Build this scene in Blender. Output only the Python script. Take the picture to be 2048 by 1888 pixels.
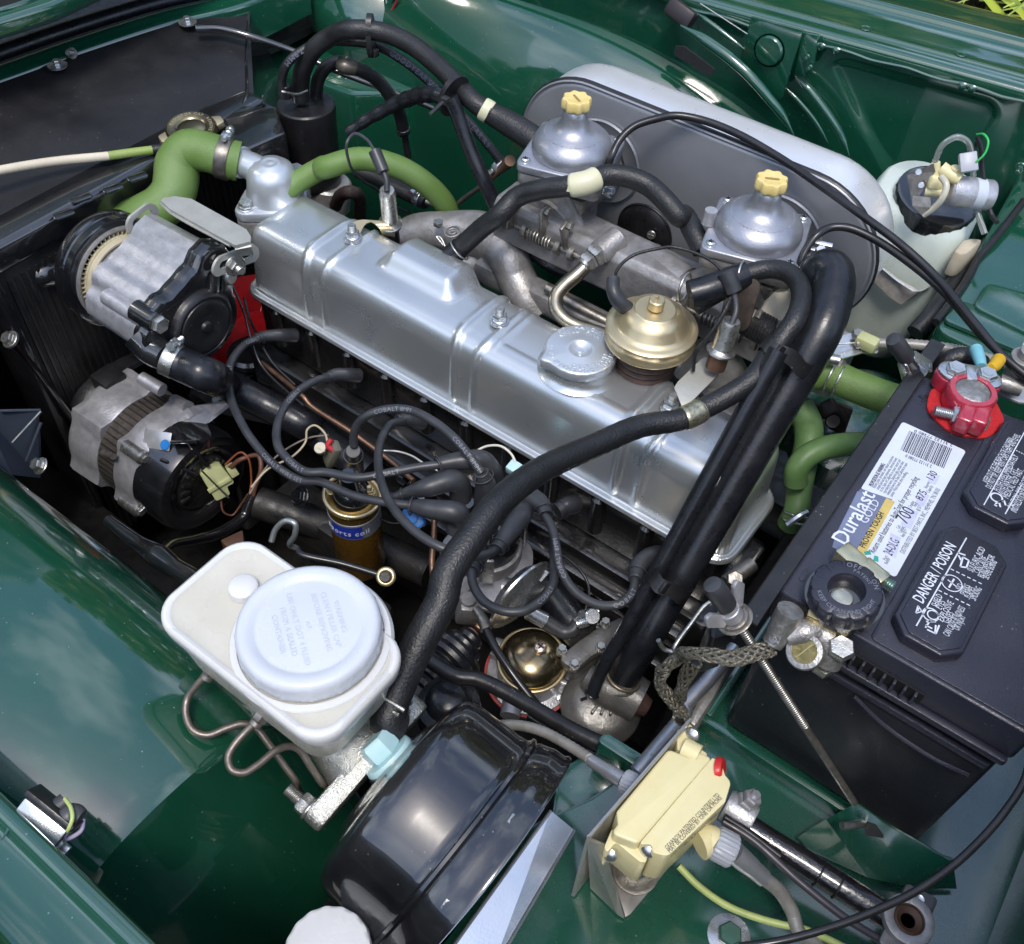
import bpy, bmesh, math, random
from math import radians, sin, cos, pi
from mathutils import Vector as V, Matrix as M
random.seed(7)
S = bpy.context.scene
for o in list(bpy.data.objects): bpy.data.objects.remove(o)
COL = S.collection
# ------------------------------------------------------------------ camera
# axes: X along the engine towards the bulkhead, Y across the car, Z up; origin = near corner of the battery top
CR = M(((0.80366914, 0.59373528, 0.03992912), (-0.4770523, 0.60271191, 0.63965574), (0.35572042, -0.53311985, 0.76762374)))
CP = V((0.05140913, -0.40561028, 0.54388381))
CF = 1951.976
cam_d = bpy.data.cameras.new('camera'); cam = bpy.data.objects.new('camera', cam_d); COL.objects.link(cam)
cam.matrix_world = M.Translation(CP) @ CR.transposed().to_4x4()
cam_d.lens = 36 * CF / 2048; cam_d.sensor_width = 36; cam_d.clip_start = .01; cam_d.clip_end = 200
S.camera = cam
# ------------------------------------------------------------------ sky and sun
SUN_EL, SUN_AZ = radians(66), radians(150)
wd = bpy.data.worlds.new('World'); S.world = wd; wd.use_nodes = True
nt = wd.node_tree; nt.nodes.clear()
wo = nt.nodes.new('ShaderNodeOutputWorld'); bg = nt.nodes.new('ShaderNodeBackground'); sk = nt.nodes.new('ShaderNodeTexSky')
sk.sky_type = 'NISHITA'; sk.sun_disc = False; sk.sun_elevation = SUN_EL; sk.sun_rotation = SUN_AZ; sk.air_density = 1.0; sk.dust_density = 1.6; sk.ozone_density = 1
tcw = nt.nodes.new('ShaderNodeTexCoord'); nzw = nt.nodes.new('ShaderNodeTexNoise'); rpw = nt.nodes.new('ShaderNodeValToRGB'); mxw = nt.nodes.new('ShaderNodeMix')
nzw.inputs['Scale'].default_value = 2.6; nzw.inputs['Detail'].default_value = 8; nzw.inputs['Roughness'].default_value = .55
rpw.color_ramp.elements[0].position = .46; rpw.color_ramp.elements[1].position = .80
mxw.data_type = 'RGBA'; mxw.inputs[7].default_value = (7.5, 8.1, 9.0, 1)      # white cloud added to vary and brighten the reflections
nt.links.new(tcw.outputs['Generated'], nzw.inputs['Vector']); nt.links.new(nzw.outputs['Fac'], rpw.inputs['Fac'])
nt.links.new(rpw.outputs['Color'], mxw.inputs[0]); nt.links.new(sk.outputs[0], mxw.inputs[6]); nt.links.new(mxw.outputs[2], bg.inputs[0])
bg.inputs[1].default_value = .15
nt.links.new(bg.outputs[0], wo.inputs[0])
sd = bpy.data.lights.new('sun', 'SUN'); sd.energy = 1.2; sd.angle = radians(14); sd.color = (1, .95, .88)
sun = bpy.data.objects.new('sun', sd); COL.objects.link(sun)
sdir = V((sin(SUN_AZ) * cos(SUN_EL), cos(SUN_AZ) * cos(SUN_EL), sin(SUN_EL)))
sun.rotation_euler = sdir.to_track_quat('Z', 'Y').to_euler(); sun.location = (0, 0, 3)
S.view_settings.view_transform = 'Standard'; S.view_settings.look = 'None'; S.view_settings.gamma = 1
S.view_settings.exposure = 0.92
S.render.engine = 'CYCLES'; S.render.resolution_x = 1024; S.render.resolution_y = 944
# ------------------------------------------------------------------ placing
def ray(u, v): return CR.transposed() @ V((u - 1024, 944 - v, -CF))
class Tile:            # a window on the survey of the bay; z, y or x names the plane a point lies on
    def __init__(s, x0, y0, k): s.a = (x0, y0, k)
    def __call__(s, a, b, z=None, y=None, x=None):
        r = ray(s.a[0] + a * s.a[2], s.a[1] + b * s.a[2])
        t = (z - CP.z) / r.z if z is not None else (y - CP.y) / r.y if y is not None else (x - CP.x) / r.x
        return CP + r * t
    def pts(s, L): return [s(*p) for p in L]
K7 = .34913
t0 = Tile(0, 0, 1.02145); ta = Tile(0, 0, K7); tb = Tile(650, 0, K7); tc = Tile(1348, 0, K7); td = Tile(0, 400, K7); te = Tile(650, 400, K7)
tg = Tile(1348, 400, K7); th = Tile(0, 800, K7); ti = Tile(600, 800, K7); tj = Tile(1348, 700, K7); tk = Tile(1348, 1100, K7); tl = Tile(0, 1388, K7)
tm = Tile(300, 1100, K7); tn = Tile(850, 1050, .29925); to = Tile(550, 1388, K7); tp = Tile(1100, 1388, .27056); tq = Tile(1500, 1388, .27332)
# ------------------------------------------------------------------ frames and meshes
XA, YA, ZA = V((1, 0, 0)), V((0, 1, 0)), V((0, 0, 1))
def FR(o, z=ZA, x=XA):
    z = V(z).normalized(); x = V(x); x = x - z * x.dot(z)
    if x.length < 1e-5: x = V((0, 1, 0)) - z * z.y
    x.normalize(); y = z.cross(x)
    m = M((x, y, z)).transposed().to_4x4(); m.translation = V(o); return m
def smooth(P, n=6):
    P = [V(p) for p in P]
    if len(P) < 3: return P
    Q = [P[0] * 2 - P[1]] + P + [P[-1] * 2 - P[-2]]; out = []
    for i in range(1, len(Q) - 2):
        a, b, c, d = Q[i - 1:i + 3]
        ta_, tb_, tc_ = 0, max((b - a).length, 1e-6) ** .5, 0
        t1 = max((b - a).length, 1e-6) ** .5; t2 = t1 + max((c - b).length, 1e-6) ** .5; t3 = t2 + max((d - c).length, 1e-6) ** .5
        for k in range(n):
            t = t1 + (t2 - t1) * k / n
            A1 = a * ((t1 - t) / t1) + b * (t / t1); A2 = b * ((t2 - t) / (t2 - t1)) + c * ((t - t1) / (t2 - t1)); A3 = c * ((t3 - t) / (t3 - t2)) + d * ((t - t2) / (t3 - t2))
            B1 = A1 * ((t2 - t) / t2) + A2 * (t / t2); B2 = A2 * ((t3 - t) / (t3 - t1)) + A3 * ((t - t1) / (t3 - t1))
            out.append(B1 * ((t2 - t) / (t2 - t1)) + B2 * ((t - t1) / (t2 - t1)))
    out.append(P[-1]); return out
def rpoly(P, r, n=5):            # polygon with rounded corners; r number or list
    out = []; L = len(P)
    for i in range(L):
        a, b, c = V(P[i - 1]), V(P[i]), V(P[(i + 1) % L]); rr = r[i] if isinstance(r, (list, tuple)) else r
        u, w = (a - b), (c - b); lu, lw = u.length, w.length; u.normalize(); w.normalize()
        ang = math.acos(max(-1, min(1, u.dot(w))))
        if rr < 1e-6 or ang > 3.1: out.append((b.x, b.y)); continue
        d = min(rr / math.tan(ang / 2), lu * .49, lw * .49); rr2 = d * math.tan(ang / 2)
        cen = b + (u + w).normalized() * (rr2 / sin(ang / 2)); p0 = b + u * d; p1 = b + w * d
        a0 = math.atan2(p0.y - cen.y, p0.x - cen.x); a1 = math.atan2(p1.y - cen.y, p1.x - cen.x)
        da = (a1 - a0 + pi) % (2 * pi) - pi
        for k in range(n + 1): t = a0 + da * k / n; out.append((cen.x + rr2 * cos(t), cen.y + rr2 * sin(t)))
    return out
def ngon(n, r, a0=0): return [(r * cos(a0 + 2 * pi * k / n), r * sin(a0 + 2 * pi * k / n)) for k in range(n)]
class G:
    def __init__(s): s.v = []; s.f = []
    def add(s, v, f, m=None):
        b = len(s.v); s.v += [(m @ V(p)) if m is not None else V(p) for p in v]; s.f += [tuple(b + i for i in q) for q in f]; return s
    def bm(s, bm, m=None):
        bm.verts.index_update(); s.add([v.co.copy() for v in bm.verts], [[v.index for v in f.verts] for f in bm.faces], m); bm.free(); return s
    def rings(s, R, closed=True, cap0=True, cap1=True, m=None):
        n = len(R[0]); v = [p for r in R for p in r]; f = []
        for i in range(len(R) - 1):
            for j in range(n if closed else n - 1):
                k = (j + 1) % n; f.append((i * n + j, i * n + k, (i + 1) * n + k, (i + 1) * n + j))
        if closed and cap0: f.append(tuple(range(n))[::-1])
        if closed and cap1: f.append(tuple((len(R) - 1) * n + j for j in range(n)))
        return s.add(v, f, m)
    def lathe(s, prof, fr, n=40, wob=None, caps=True):
        R = []
        for r, z in prof:
            r = max(r, 1e-5)
            R.append([V(((r + (wob(a, r, z) if wob else 0)) * cos(a), (r + (wob(a, r, z) if wob else 0)) * sin(a), z)) for a in [2 * pi * k / n for k in range(n)]])
        return s.rings(R, True, caps, caps, fr)
    def tube(s, P, r, n=14, k=6, caps=True, flat=None, wob=None):
        P = smooth(P, k); N = len(P); T = [(P[min(i + 1, N - 1)] - P[max(i - 1, 0)]).normalized() for i in range(N)]
        if isinstance(r, (int, float)): rr = [r] * N
        else:
            L = [0]
            for i in range(1, N): L.append(L[-1] + (P[i] - P[i - 1]).length)
            rr = []
            for i in range(N):
                t = L[i] / L[-1] * (len(r) - 1); j = min(int(t), len(r) - 2); rr.append(r[j] * (1 - t + j) + r[j + 1] * (t - j))
        up = V((.13, .21, .97)); nrm = (up - T[0] * up.dot(T[0])).normalized(); R = []
        for i in range(N):
            nrm = (nrm - T[i] * nrm.dot(T[i])).normalized(); b = T[i].cross(nrm); q = rr[i] + (wob(i) if wob else 0)
            R.append([P[i] + (nrm * cos(2 * pi * j / n) * (flat or 1) + b * sin(2 * pi * j / n)) * q for j in range(n)])
        return s.rings(R, True, caps, caps)
    def prism(s, pts, z0, z1, fr=None, bev=0, seg=2):
        bm = bmesh.new(); lo = [bm.verts.new((x, y, z0)) for x, y in pts]; f = bm.faces.new(lo)
        r = bmesh.ops.extrude_face_region(bm, geom=[f]); nv = [e for e in r['geom'] if isinstance(e, bmesh.types.BMVert)]
        for v_ in nv: v_.co.z = z1
        bmesh.ops.recalc_face_normals(bm, faces=bm.faces)
        if bev:
            top = [e for e in bm.edges if all(abs(v_.co.z - z1) < 1e-7 for v_ in e.verts) or all(abs(v_.co.z - z0) < 1e-7 for v_ in e.verts)]
            sh = [e for e in bm.edges if e not in top and len(e.link_faces) == 2 and e.calc_face_angle(0) > .6]
            bmesh.ops.bevel(bm, geom=top + sh, offset=bev, segments=seg, affect='EDGES', profile=.5, clamp_overlap=True)
        return s.bm(bm, fr)
    def box(s, sx, sy, sz, fr, bev=0, seg=2):      # centred on the frame
        return s.prism([(-sx / 2, -sy / 2), (sx / 2, -sy / 2), (sx / 2, sy / 2), (-sx / 2, sy / 2)], -sz / 2, sz / 2, fr, bev, seg)
    def cyl(s, r, z0, z1, fr, n=24, bev=.0006): return s.lathe([(0, z0), (r - bev, z0), (r, z0 + bev), (r, z1 - bev), (r - bev, z1), (0, z1)], fr, n, caps=False)
    def torus(s, R_, r, fr, n=48, k=10):
        R = [[V(((R_ + r * cos(b)) * cos(a), (R_ + r * cos(b)) * sin(a), r * sin(b))) for b in [2 * pi * j / k for j in range(k)]] for a in [2 * pi * i / n for i in range(n)]]
        return s.rings(R + [R[0]], True, False, False, fr)
    def hex(s, r, z0, z1, fr): 
        R = []
        for q, z in ((r * .9, z0), (r, z0 + r * .12), (r, z1 - r * .18), (r * .86, z1)): R.append([V((x, y, z)) for x, y in ngon(6, q)])
        return s.rings(R, True, True, True, fr)
    def thread(s, r, z0, z1, fr, pitch=.0012, n=16):
        pr = [(r * .86, z0)]; z = z0
        while z < z1: pr += [(r, z + pitch * .3), (r * .86, z + pitch)]; z += pitch
        return s.lathe(pr, fr, n)
def spring(P, R_, r, turns, n=8):
    P = smooth(P, 8); N = int(turns * 12); L = len(P) - 1; out = []
    for i in range(N + 1):
        t = i / N * L; j = min(int(t), L - 1); p = P[j].lerp(P[j + 1], t - j); T = (P[j + 1] - P[j]).normalized()
        a = V((.1, .2, .97)); a = (a - T * a.dot(T)).normalized(); b = T.cross(a); w = i / 12 * 2 * pi; out.append(p + (a * cos(w) + b * sin(w)) * R_)
    return out
def mesh(g, name, mat, ang=38, loc=V((0, 0, 0))):
    me = bpy.data.meshes.new(name); me.from_pydata([v - loc for v in g.v], [], g.f); me.validate(); me.update()
    me.polygons.foreach_set('use_smooth', [True] * len(me.polygons)); me.set_sharp_from_angle(angle=radians(ang))
    if mat is not None: me.materials.append(mat)
    return me
def thing(name, label, cat, loc, group=None):
    o = bpy.data.objects.new(name, None); COL.objects.link(o); o.location = loc; o.empty_display_size = .01
    o['label'] = label; o['category'] = cat
    if group: o['group'] = group
    return o
def wloc(o):
    l = V((0, 0, 0))
    while o: l = l + o.location; o = o.parent
    return l
def part(name, g, mat, parent, ang=38, label=None):
    base = wloc(parent) if parent else V((0, 0, 0))
    o = bpy.data.objects.new(name, mesh(g, name, mat, ang, base)); COL.objects.link(o); o.parent = parent
    if label: o['label'] = label
    return o
def single(name, g, mat, label, cat, group=None, ang=38):      # a thing that is one mesh
    c = sum((V(v) for v in g.v), V()) / len(g.v); c.z = min(v.z for v in g.v)
    o = bpy.data.objects.new(name, mesh(g, name, mat, ang, c)); COL.objects.link(o); o.location = c
    o['label'] = label; o['category'] = cat
    if group: o['group'] = group
    return o
def struct(name, g, mat, ang=38):
    o = bpy.data.objects.new(name, mesh(g, name, mat, ang)); COL.objects.link(o); o['kind'] = 'structure'; return o
# ------------------------------------------------------------------ materials
def mk(name, col, rough=.5, metal=0, col2=None, nscale=60, rvar=.1, bump=.0, bscale=400, coat=0, coat_r=.03, dust=0, dustcol=(.45, .45, .42), sss=0, trans=0, spec=.5, nlo=.35, nhi=.65, aniso=0, specks=0, ior=1.5):
    m = bpy.data.materials.new(name); m.use_nodes = True; n = m.node_tree; L = n.links; b = n.nodes['Principled BSDF']
    tc_ = n.nodes.new('ShaderNodeTexCoord'); src = tc_.outputs['Object']
    b.inputs['Metallic'].default_value = metal; b.inputs['Coat Weight'].default_value = coat; b.inputs['Coat Roughness'].default_value = coat_r; b.inputs['Coat IOR'].default_value = 1.8 if coat > .45 else 1.5
    b.inputs['Specular IOR Level'].default_value = spec; b.inputs['IOR'].default_value = ior
    if sss: b.inputs['Subsurface Weight'].default_value = sss; b.inputs['Subsurface Radius'].default_value = (1, .9, .75); b.inputs['Subsurface Scale'].default_value = .008
    if trans: b.inputs['Transmission Weight'].default_value = trans
    def noise(sc, det=4, ro=.55):
        q = n.nodes.new('ShaderNodeTexNoise'); q.inputs['Scale'].default_value = sc; q.inputs['Detail'].default_value = det; q.inputs['Roughness'].default_value = ro; L.new(src, q.inputs['Vector']); return q
    def mr(sock, a, c_, lo, hi):
        q = n.nodes.new('ShaderNodeMapRange'); q.inputs[1].default_value = a; q.inputs[2].default_value = c_; q.inputs[3].default_value = lo; q.inputs[4].default_value = hi; L.new(sock, q.inputs[0]); return q.outputs[0]
    def mix(f, c1, c2_):
        q = n.nodes.new('ShaderNodeMix'); q.data_type = 'RGBA'; L.new(f, q.inputs[0])
        for i, c_ in ((6, c1), (7, c2_)):
            if isinstance(c_, tuple): q.inputs[i].default_value = (*c_, 1)
            else: L.new(c_, q.inputs[i])
        return q.outputs[2]
    n1 = noise(nscale); c = mix(mr(n1.outputs['Fac'], nlo, nhi, 0, 1), col, col2 or tuple(x * .8 for x in col))
    if dust:
        n3 = noise(9, 6, .6); n4 = noise(1500, 2); f1 = mr(n3.outputs['Fac'], .4, .75, 0, dust); f2 = mr(n4.outputs['Fac'], .4, .65, 0.2, 1)
        q = n.nodes.new('ShaderNodeMath'); q.operation = 'MULTIPLY'; L.new(f1, q.inputs[0]); L.new(f2, q.inputs[1]); c = mix(q.outputs[0], c, dustcol)
    if specks:
        vo = n.nodes.new('ShaderNodeTexVoronoi'); vo.inputs['Scale'].default_value = 160; L.new(src, vo.inputs['Vector'])
        n5 = noise(40, 3); f1 = mr(vo.outputs['Distance'], .05, .11, 1, 0); f2 = mr(n5.outputs['Fac'], .5, .6, 0, specks)
        q = n.nodes.new('ShaderNodeMath'); q.operation = 'MULTIPLY'; L.new(f1, q.inputs[0]); L.new(f2, q.inputs[1]); c = mix(q.outputs[0], c, dustcol)
    L.new(c, b.inputs['Base Color'])
    n2 = noise(nscale * 1.7 + 11, 5); L.new(mr(n2.outputs['Fac'], .3, .7, max(.02, rough - rvar), min(1, rough + rvar)), b.inputs['Roughness'])
    if bump:
        nb = noise(bscale, 3); bp = n.nodes.new('ShaderNodeBump'); bp.inputs['Strength'].default_value = min(1, bump); bp.inputs['Distance'].default_value = .0008 if bump <= 1 else .0008 * bump
        L.new(nb.outputs['Fac'], bp.inputs['Height']); L.new(bp.outputs[0], b.inputs['Normal'])
    return m
GREEN = mk('green_enamel', (.0060, .063, .034), .13, 0, (.0053, .056, .030), 14, .05, .16, 120, 1, .05, .04, (.25, .3, .28), specks=.7)
GREEN2 = mk('green_enamel_dull', (.0075, .068, .042), .26, 0, (.0065, .058, .036), 30, .08, .15, 160, 1, .12, .1, (.25, .3, .28), specks=.6)
BLACKG = mk('black_gloss', (.005, .005, .007), .22, 0, (.01, .01, .012), 20, .05, .1, 60, .8, .04, .05, specks=.3)
BLACKS = mk('black_satin', (.008, .008, .010), .36, 0, (.014, .014, .016), 50, .1, .25, 300, 0, .1, .05, specks=.5)
BLACKD = mk('black_grime', (.008, .008, .009), .5, 0, (.016, .0145, .013), 45, .15, .6, 250, 0, .1, .12, (.10, .095, .09), specks=.4)
BOARD = mk('black_board', (.008, .008, .010), .45, 0, (.012, .012, .014), 12, .1, .35, 700, 0, .1, .06, (.2, .2, .2), specks=.8)
ROCK = mk('rocker_silver', (.60, .625, .635), .29, .78, (.57, .595, .605), 9, .03, .05, 1400, .25, .10, dust=.12, dustcol=(.40, .41, .40))
SILVER = mk('silver_paint', (.60, .635, .665), .34, .65, (.55, .585, .62), 20, .04, .08, 1200, .1, .15)
POLISH = mk('polished_alloy', (.78, .80, .83), .24, .92, (.62, .65, .69), 9, .09, .05, 500)
BRUSH = mk('airbox_silver', (.82, .83, .85), .3, .6, (.79, .80, .83), 18, .05, .04, 900)
CAST = mk('cast_alloy', (.50, .50, .53), .40, .6, (.38, .38, .40), 90, .1, .5, 500, specks=.3, dustcol=(.1, .1, .1))
CASTR = mk('rough_zinc_casting', (.58, .58, .54), .30, .9, (.46, .46, .42), 120, .06, 1.0, 900)
CASTD = mk('dirty_cast_alloy', (.36, .35, .35), .45, .55, (.24, .23, .22), 70, .12, .6, 350, dust=.3, dustcol=(.3, .28, .25))
PLATE = mk('airbox_backplate', (.30, .31, .335), .40, .4, (.27, .28, .305), 20, .08, .1, 700)
ZINC = mk('zinc_steel', (.62, .64, .66), .28, .9, (.54, .56, .57), 70, .06, .1, 900)
CASTV = mk('oily_cast_alloy', (.20, .195, .185), .42, .55, (.13, .125, .12), 50, .1, .5, 350, specks=.4, dustcol=(.08, .08, .08))
THR = mk('thread_steel', (.30, .29, .27), .4, .85, (.2, .19, .18), 120, .1)
BOLT = mk('bolt_steel', (.52, .52, .50), .32, .9, (.40, .39, .36), 120, .12, .3, 900)
STEEL = mk('dull_steel_pipe', (.33, .31, .28), .4, .8, (.2, .185, .165), 120, .1, .3, 700)
BRASS = mk('gold_passivate', (.66, .55, .34), .33, .8, (.62, .51, .31), 30, .05, .15, 900)
DOME = mk('dome_alloy', (.40, .41, .45), .36, .7, (.33, .34, .38), 50, .06, .25, 700, specks=.2, dustcol=(.1, .1, .1))
ENG = mk('engine_black', (.006, .006, .007), .36, 0, (.007, .007, .007), 60, .12, .7, 240, .6, .12, .02, (.1, .1, .09), specks=.3)
GOLDD = mk('dark_gold', (.32, .27, .15), .22, .95, (.12, .09, .07), 30, .08, .05, 300)
COPPER = mk('copper_pipe', (.26, .15, .10), .42, .7, (.17, .10, .07), 90)
RUB = mk('black_rubber', (.010, .0105, .012), .40, 0, (.016, .0165, .018), 60, .1, .8, 520, dust=.05, dustcol=(.12, .12, .13), specks=.4)
RUBS = mk('satin_rubber', (.008, .009, .012), .3, 0, (.013, .014, .018), 40, .08, .25, 240, dust=.04, dustcol=(.1, .1, .11), specks=.2)
LEAD = mk('plug_lead_rubber', (.027, .029, .034), .42, 0, (.045, .047, .053), 50, .06, .1, 500)
GHOSE = mk('green_hose', (.105, .19, .038), .42, 0, (.135, .225, .06), 22, .1, .7, 1100, dust=.2, dustcol=(.25, .3, .2))
GHOSED = mk('green_hose_aged', (.075, .15, .045), .5, 0, (.11, .2, .07), 35, .1, .3, 500)
WHITE = mk('milky_plastic', (.60, .60, .59), .25, 0, (.64, .64, .64), 20, .08, .06, 200, sss=.35)
WHITEB = mk('white_cap_plastic', (.52, .55, .61), .25, 0, (.56, .59, .64), 15, .08, .06, 300, sss=.25)
CREAMP = mk('aged_milky_plastic', (.56, .54, .47), .28, 0, (.50, .475, .40), 20, .08, .06, 200, sss=.3)
BOTTLE = mk('washer_bottle_plastic', (.60, .66, .61), .3, 0, (.54, .61, .56), 12, .08, .05, 200, sss=.35)
CREAM = mk('cream_plastic', (.70, .64, .38), .38, 0, (.66, .58, .31), 30, .08, .12, 700, sss=.1)
YELLOW = mk('yellow_knob', (.66, .53, .22), .45, 0, (.70, .54, .2), 80, .1, .2, 600, specks=.4, dustcol=(.2, .16, .1))
SLEEVE = mk('cream_sleeve', (.62, .60, .42), .35, 0, (.56, .54, .36), 30)
PALEB = mk('pale_blue_plastic', (.45, .66, .68), .35, 0, (.42, .62, .65), 30, sss=.2)
BATT = mk('battery_plastic', (.018, .019, .032), .27, 0, (.026, .027, .042), 8, .08, .3, 1100, dust=.10, dustcol=(.2, .2, .2), specks=.8)
BATTS = mk('battery_case_plastic', (.013, .013, .018), .38, 0, (.017, .017, .022), 30, .08, .4, 900, specks=.9)
REDP = mk('red_terminal_paint', (.42, .025, .05), .28, .1, (.36, .02, .045), 60, .08, .2, 400, .5, .1)
FELT = mk('red_felt', (.55, .015, .02), .9, 0, (.42, .01, .015), 500, .05, 1, 1500)
LEADM = mk('lead_metal', (.40, .39, .38), .40, .75, (.26, .25, .24), 160, .12, .7, 500)
COIL = mk('coil_gold', (.36, .23, .06), .3, .85, (.28, .17, .04), 40)
BROWNP = mk('coil_brown', (.15, .075, .013), .28, .5, (.2, .1, .015), 30)
BLUE = mk('blue_paint', (.02, .045, .38), .35)
BLUEL = mk('bright_blue', (.02, .2, .6), .4)
RED = mk('red_fan_paint', (.20, .005, .008), .35, 0, (.3, .006, .01), 30)
LABELW = mk('label_white', (.58, .62, .70), .4, 0, (.54, .58, .66), 60, .05)
LABELB = mk('label_blue_grey', (.12, .14, .22), .4, 0, (.14, .16, .25), 60)
LABELG = mk('label_gold', (.60, .46, .14), .35)
INKW = mk('white_ink', (.66, .70, .80), .5)
INKG = mk('grey_ink', (.17, .18, .22), .5)
INKB = mk('black_ink', (.03, .03, .05), .5)
INKT = mk('teal_ink', (.02, .35, .28), .5)
LILAC = mk('lilac_patch', (.50, .52, .68), .45)
BRAID = mk('braided_lead', (.27, .25, .20), .42, .7, (.14, .13, .10), 700, .1, 1, 900)
LAMN = mk('laminated_core', (.10, .085, .075), .5, .4, (.06, .05, .045), 200, .1, .4, 500)
SPIRAL = mk('grey_cable_sheath', (.30, .29, .27), .45, .3, (.22, .21, .19), 90, .1, .2, 600)
WIREY = mk('yellow_green_wire', (.42, .50, .17), .4)
WIREG = mk('green_wire', (.03, .45, .10), .4)
WIRER = mk('red_wire', (.45, .03, .04), .4)
WIREW = mk('tan_wire', (.45, .38, .25), .45)
WIREB = mk('brown_wire', (.14, .06, .04), .45)
WIREP = mk('lilac_wire', (.42, .36, .52), .4)
ORANGE = mk('orange_plastic', (.70, .42, .03), .4)
TEALP = mk('light_blue_plastic', (.20, .50, .58), .4)
CLEAR = mk('clear_tube', (.80, .84, .82), .12, 0, None, 30, .04, trans=.85)
DARKHOLE = mk('dark_recess', (.004, .004, .005), .7)
GREYP = mk('grey_nylon', (.34, .36, .40), .4, 0, (.30, .32, .36), 60)
GROUND = mk('driveway_concrete', (.30, .28, .25), .85, 0, (.24, .22, .20), 4, .05, .5, 60)
# ------------------------------------------------------------------ lettering
_tc = {}
def tmesh(body, size, ext=0.0):
    k = (body, round(size, 6), ext)
    if k not in _tc:
        c = bpy.data.curves.new('lettering', 'FONT'); c.body = body; c.size = size; c.extrude = ext; c.resolution_u = 2
        o = bpy.data.objects.new('lettering', c); me = bpy.data.meshes.new_from_object(o)
        vs = [v.co.copy() for v in me.vertices]; fs = [tuple(p.vertices) for p in me.polygons]
        bpy.data.objects.remove(o); bpy.data.meshes.remove(me); bpy.data.curves.remove(c)
        w = max([v.x for v in vs], default=size * .3); _tc[k] = (vs, fs, w)
    return _tc[k]
def text(g, body, size, fr, ext=.0001, ax='l', bold=0):
    vs, fs, w = tmesh(body, size, ext); dx = 0 if ax == 'l' else -w / 2 if ax == 'c' else -w
    g.add([v + V((dx, 0, 0)) for v in vs], fs, fr); return w
def chars(body, size, ext):
    out = []
    for ch in body:
        if ch == ' ': out.append((None, None, size * .28)); continue
        vs, fs, w = tmesh(ch, size, ext); out.append((vs, fs, w + size * .09))
    return out
def arctext(g, body, size, R_, a_mid, fr, ext=.0002, inward=False, z=0):   # letters round a circle
    C_ = chars(body, size, ext); tot = sum(c[2] for c in C_); s = 0
    for vs, fs, w in C_:
        t = (s + w / 2 - tot / 2) / R_; s += w
        a = a_mid + t if inward else a_mid - t
        if vs is None: continue
        p = V((R_ * cos(a), R_ * sin(a), z)); rot = M.Rotation(a + pi / 2 if inward else a - pi / 2, 4, 'Z')
        g.add([v + V((-w / 2, 0, 0)) for v in vs], fs, fr @ M.Translation(p) @ rot)
def tubetext(g, body, size, P, r, at=.5, flip=False, side=None, ext=.00008):      # letters along a hose
    P = smooth(P, 10); L = [0]
    for i in range(1, len(P)): L.append(L[-1] + (P[i] - P[i - 1]).length)
    C_ = chars(body, size, ext); tot = sum(c[2] for c in C_); s = 0
    for vs, fs, w in C_:
        d = at * L[-1] + (s + w / 2 - tot / 2) * (-1 if flip else 1); s += w
        if vs is None or d < 0 or d > L[-1]: continue
        j = max(i for i in range(len(L)) if L[i] <= d); j = min(j, len(P) - 2); T = (P[j + 1] - P[j]).normalized(); p = P[j] + T * (d - L[j])
        n_ = (side or (CP - p)); n_ = (n_ - T * n_.dot(T)).normalized(); x = -T if flip else T
        g.add([v + V((-w / 2, -size * .35, 0)) for v in vs], fs, FR(p + n_ * (r + .00015), n_, x))

# brake booster: tilt in degrees and centre of its front face
BTH = 15; BFP = (-.152, -.226, -.112)
# ================================================================== SETTING
def lerp(a, b, t): return a + (b - a) * t
g = G(); n_ = 40
g.rings([[V((lerp(-14, 14, i / n_), lerp(-14, 14, j / n_), -.92)) for j in range(n_ + 1)] for i in range(n_ + 1)], False)
struct('driveway', g, GROUND)
# ---- near inner wing: rolls over from the gutter, curves down to the chassis
def grid(fn, us, vs): return [[fn(u, v) for v in vs] for u in us]
NEARP = [(-.405, -.06), (-.385, -.05), (-.35, -.045), (-.30, -.05), (-.265, -.063), (-.238, -.085), (-.218, -.115), (-.206, -.155), (-.2, -.21), (-.198, -.3), (-.198, -.45), (-.198, -.68)]
def near_drop(x):
    if x < -.46: return 0
    d = (x + .46) / .21
    return .035 * min(d, 1) ** 2 + (max(0, x + .25)) * 2.3
NP = smooth([V((0, a, b)) for a, b in NEARP], 6)
xs = [-1.3 + i * .03 for i in range(28)] + [-.46 + i * .007 for i in range(30)] + [-.25, -.247, -.24] + [-.23 + i * .02 for i in range(10)]
g = G()
R = []
for x in xs:
    dr = near_drop(x); row = []
    for p in NP:
        w = .0016 * math.exp(-((x + .249) / .004) ** 2)
        row.append(V((x, p.y + (max(0, x + .3) * -.02), p.z - dr * (1 if p.z > -.3 else .3) + w)))
    R.append(row)
g.rings(R, False)
w1 = thing('inner_wing', 'near green inner wing panel curving down beside the white brake reservoir', 'inner wing', (-.5, -.3, -.6))
part('wheel_arch_panel', g, GREEN, w1, 60)
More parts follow.
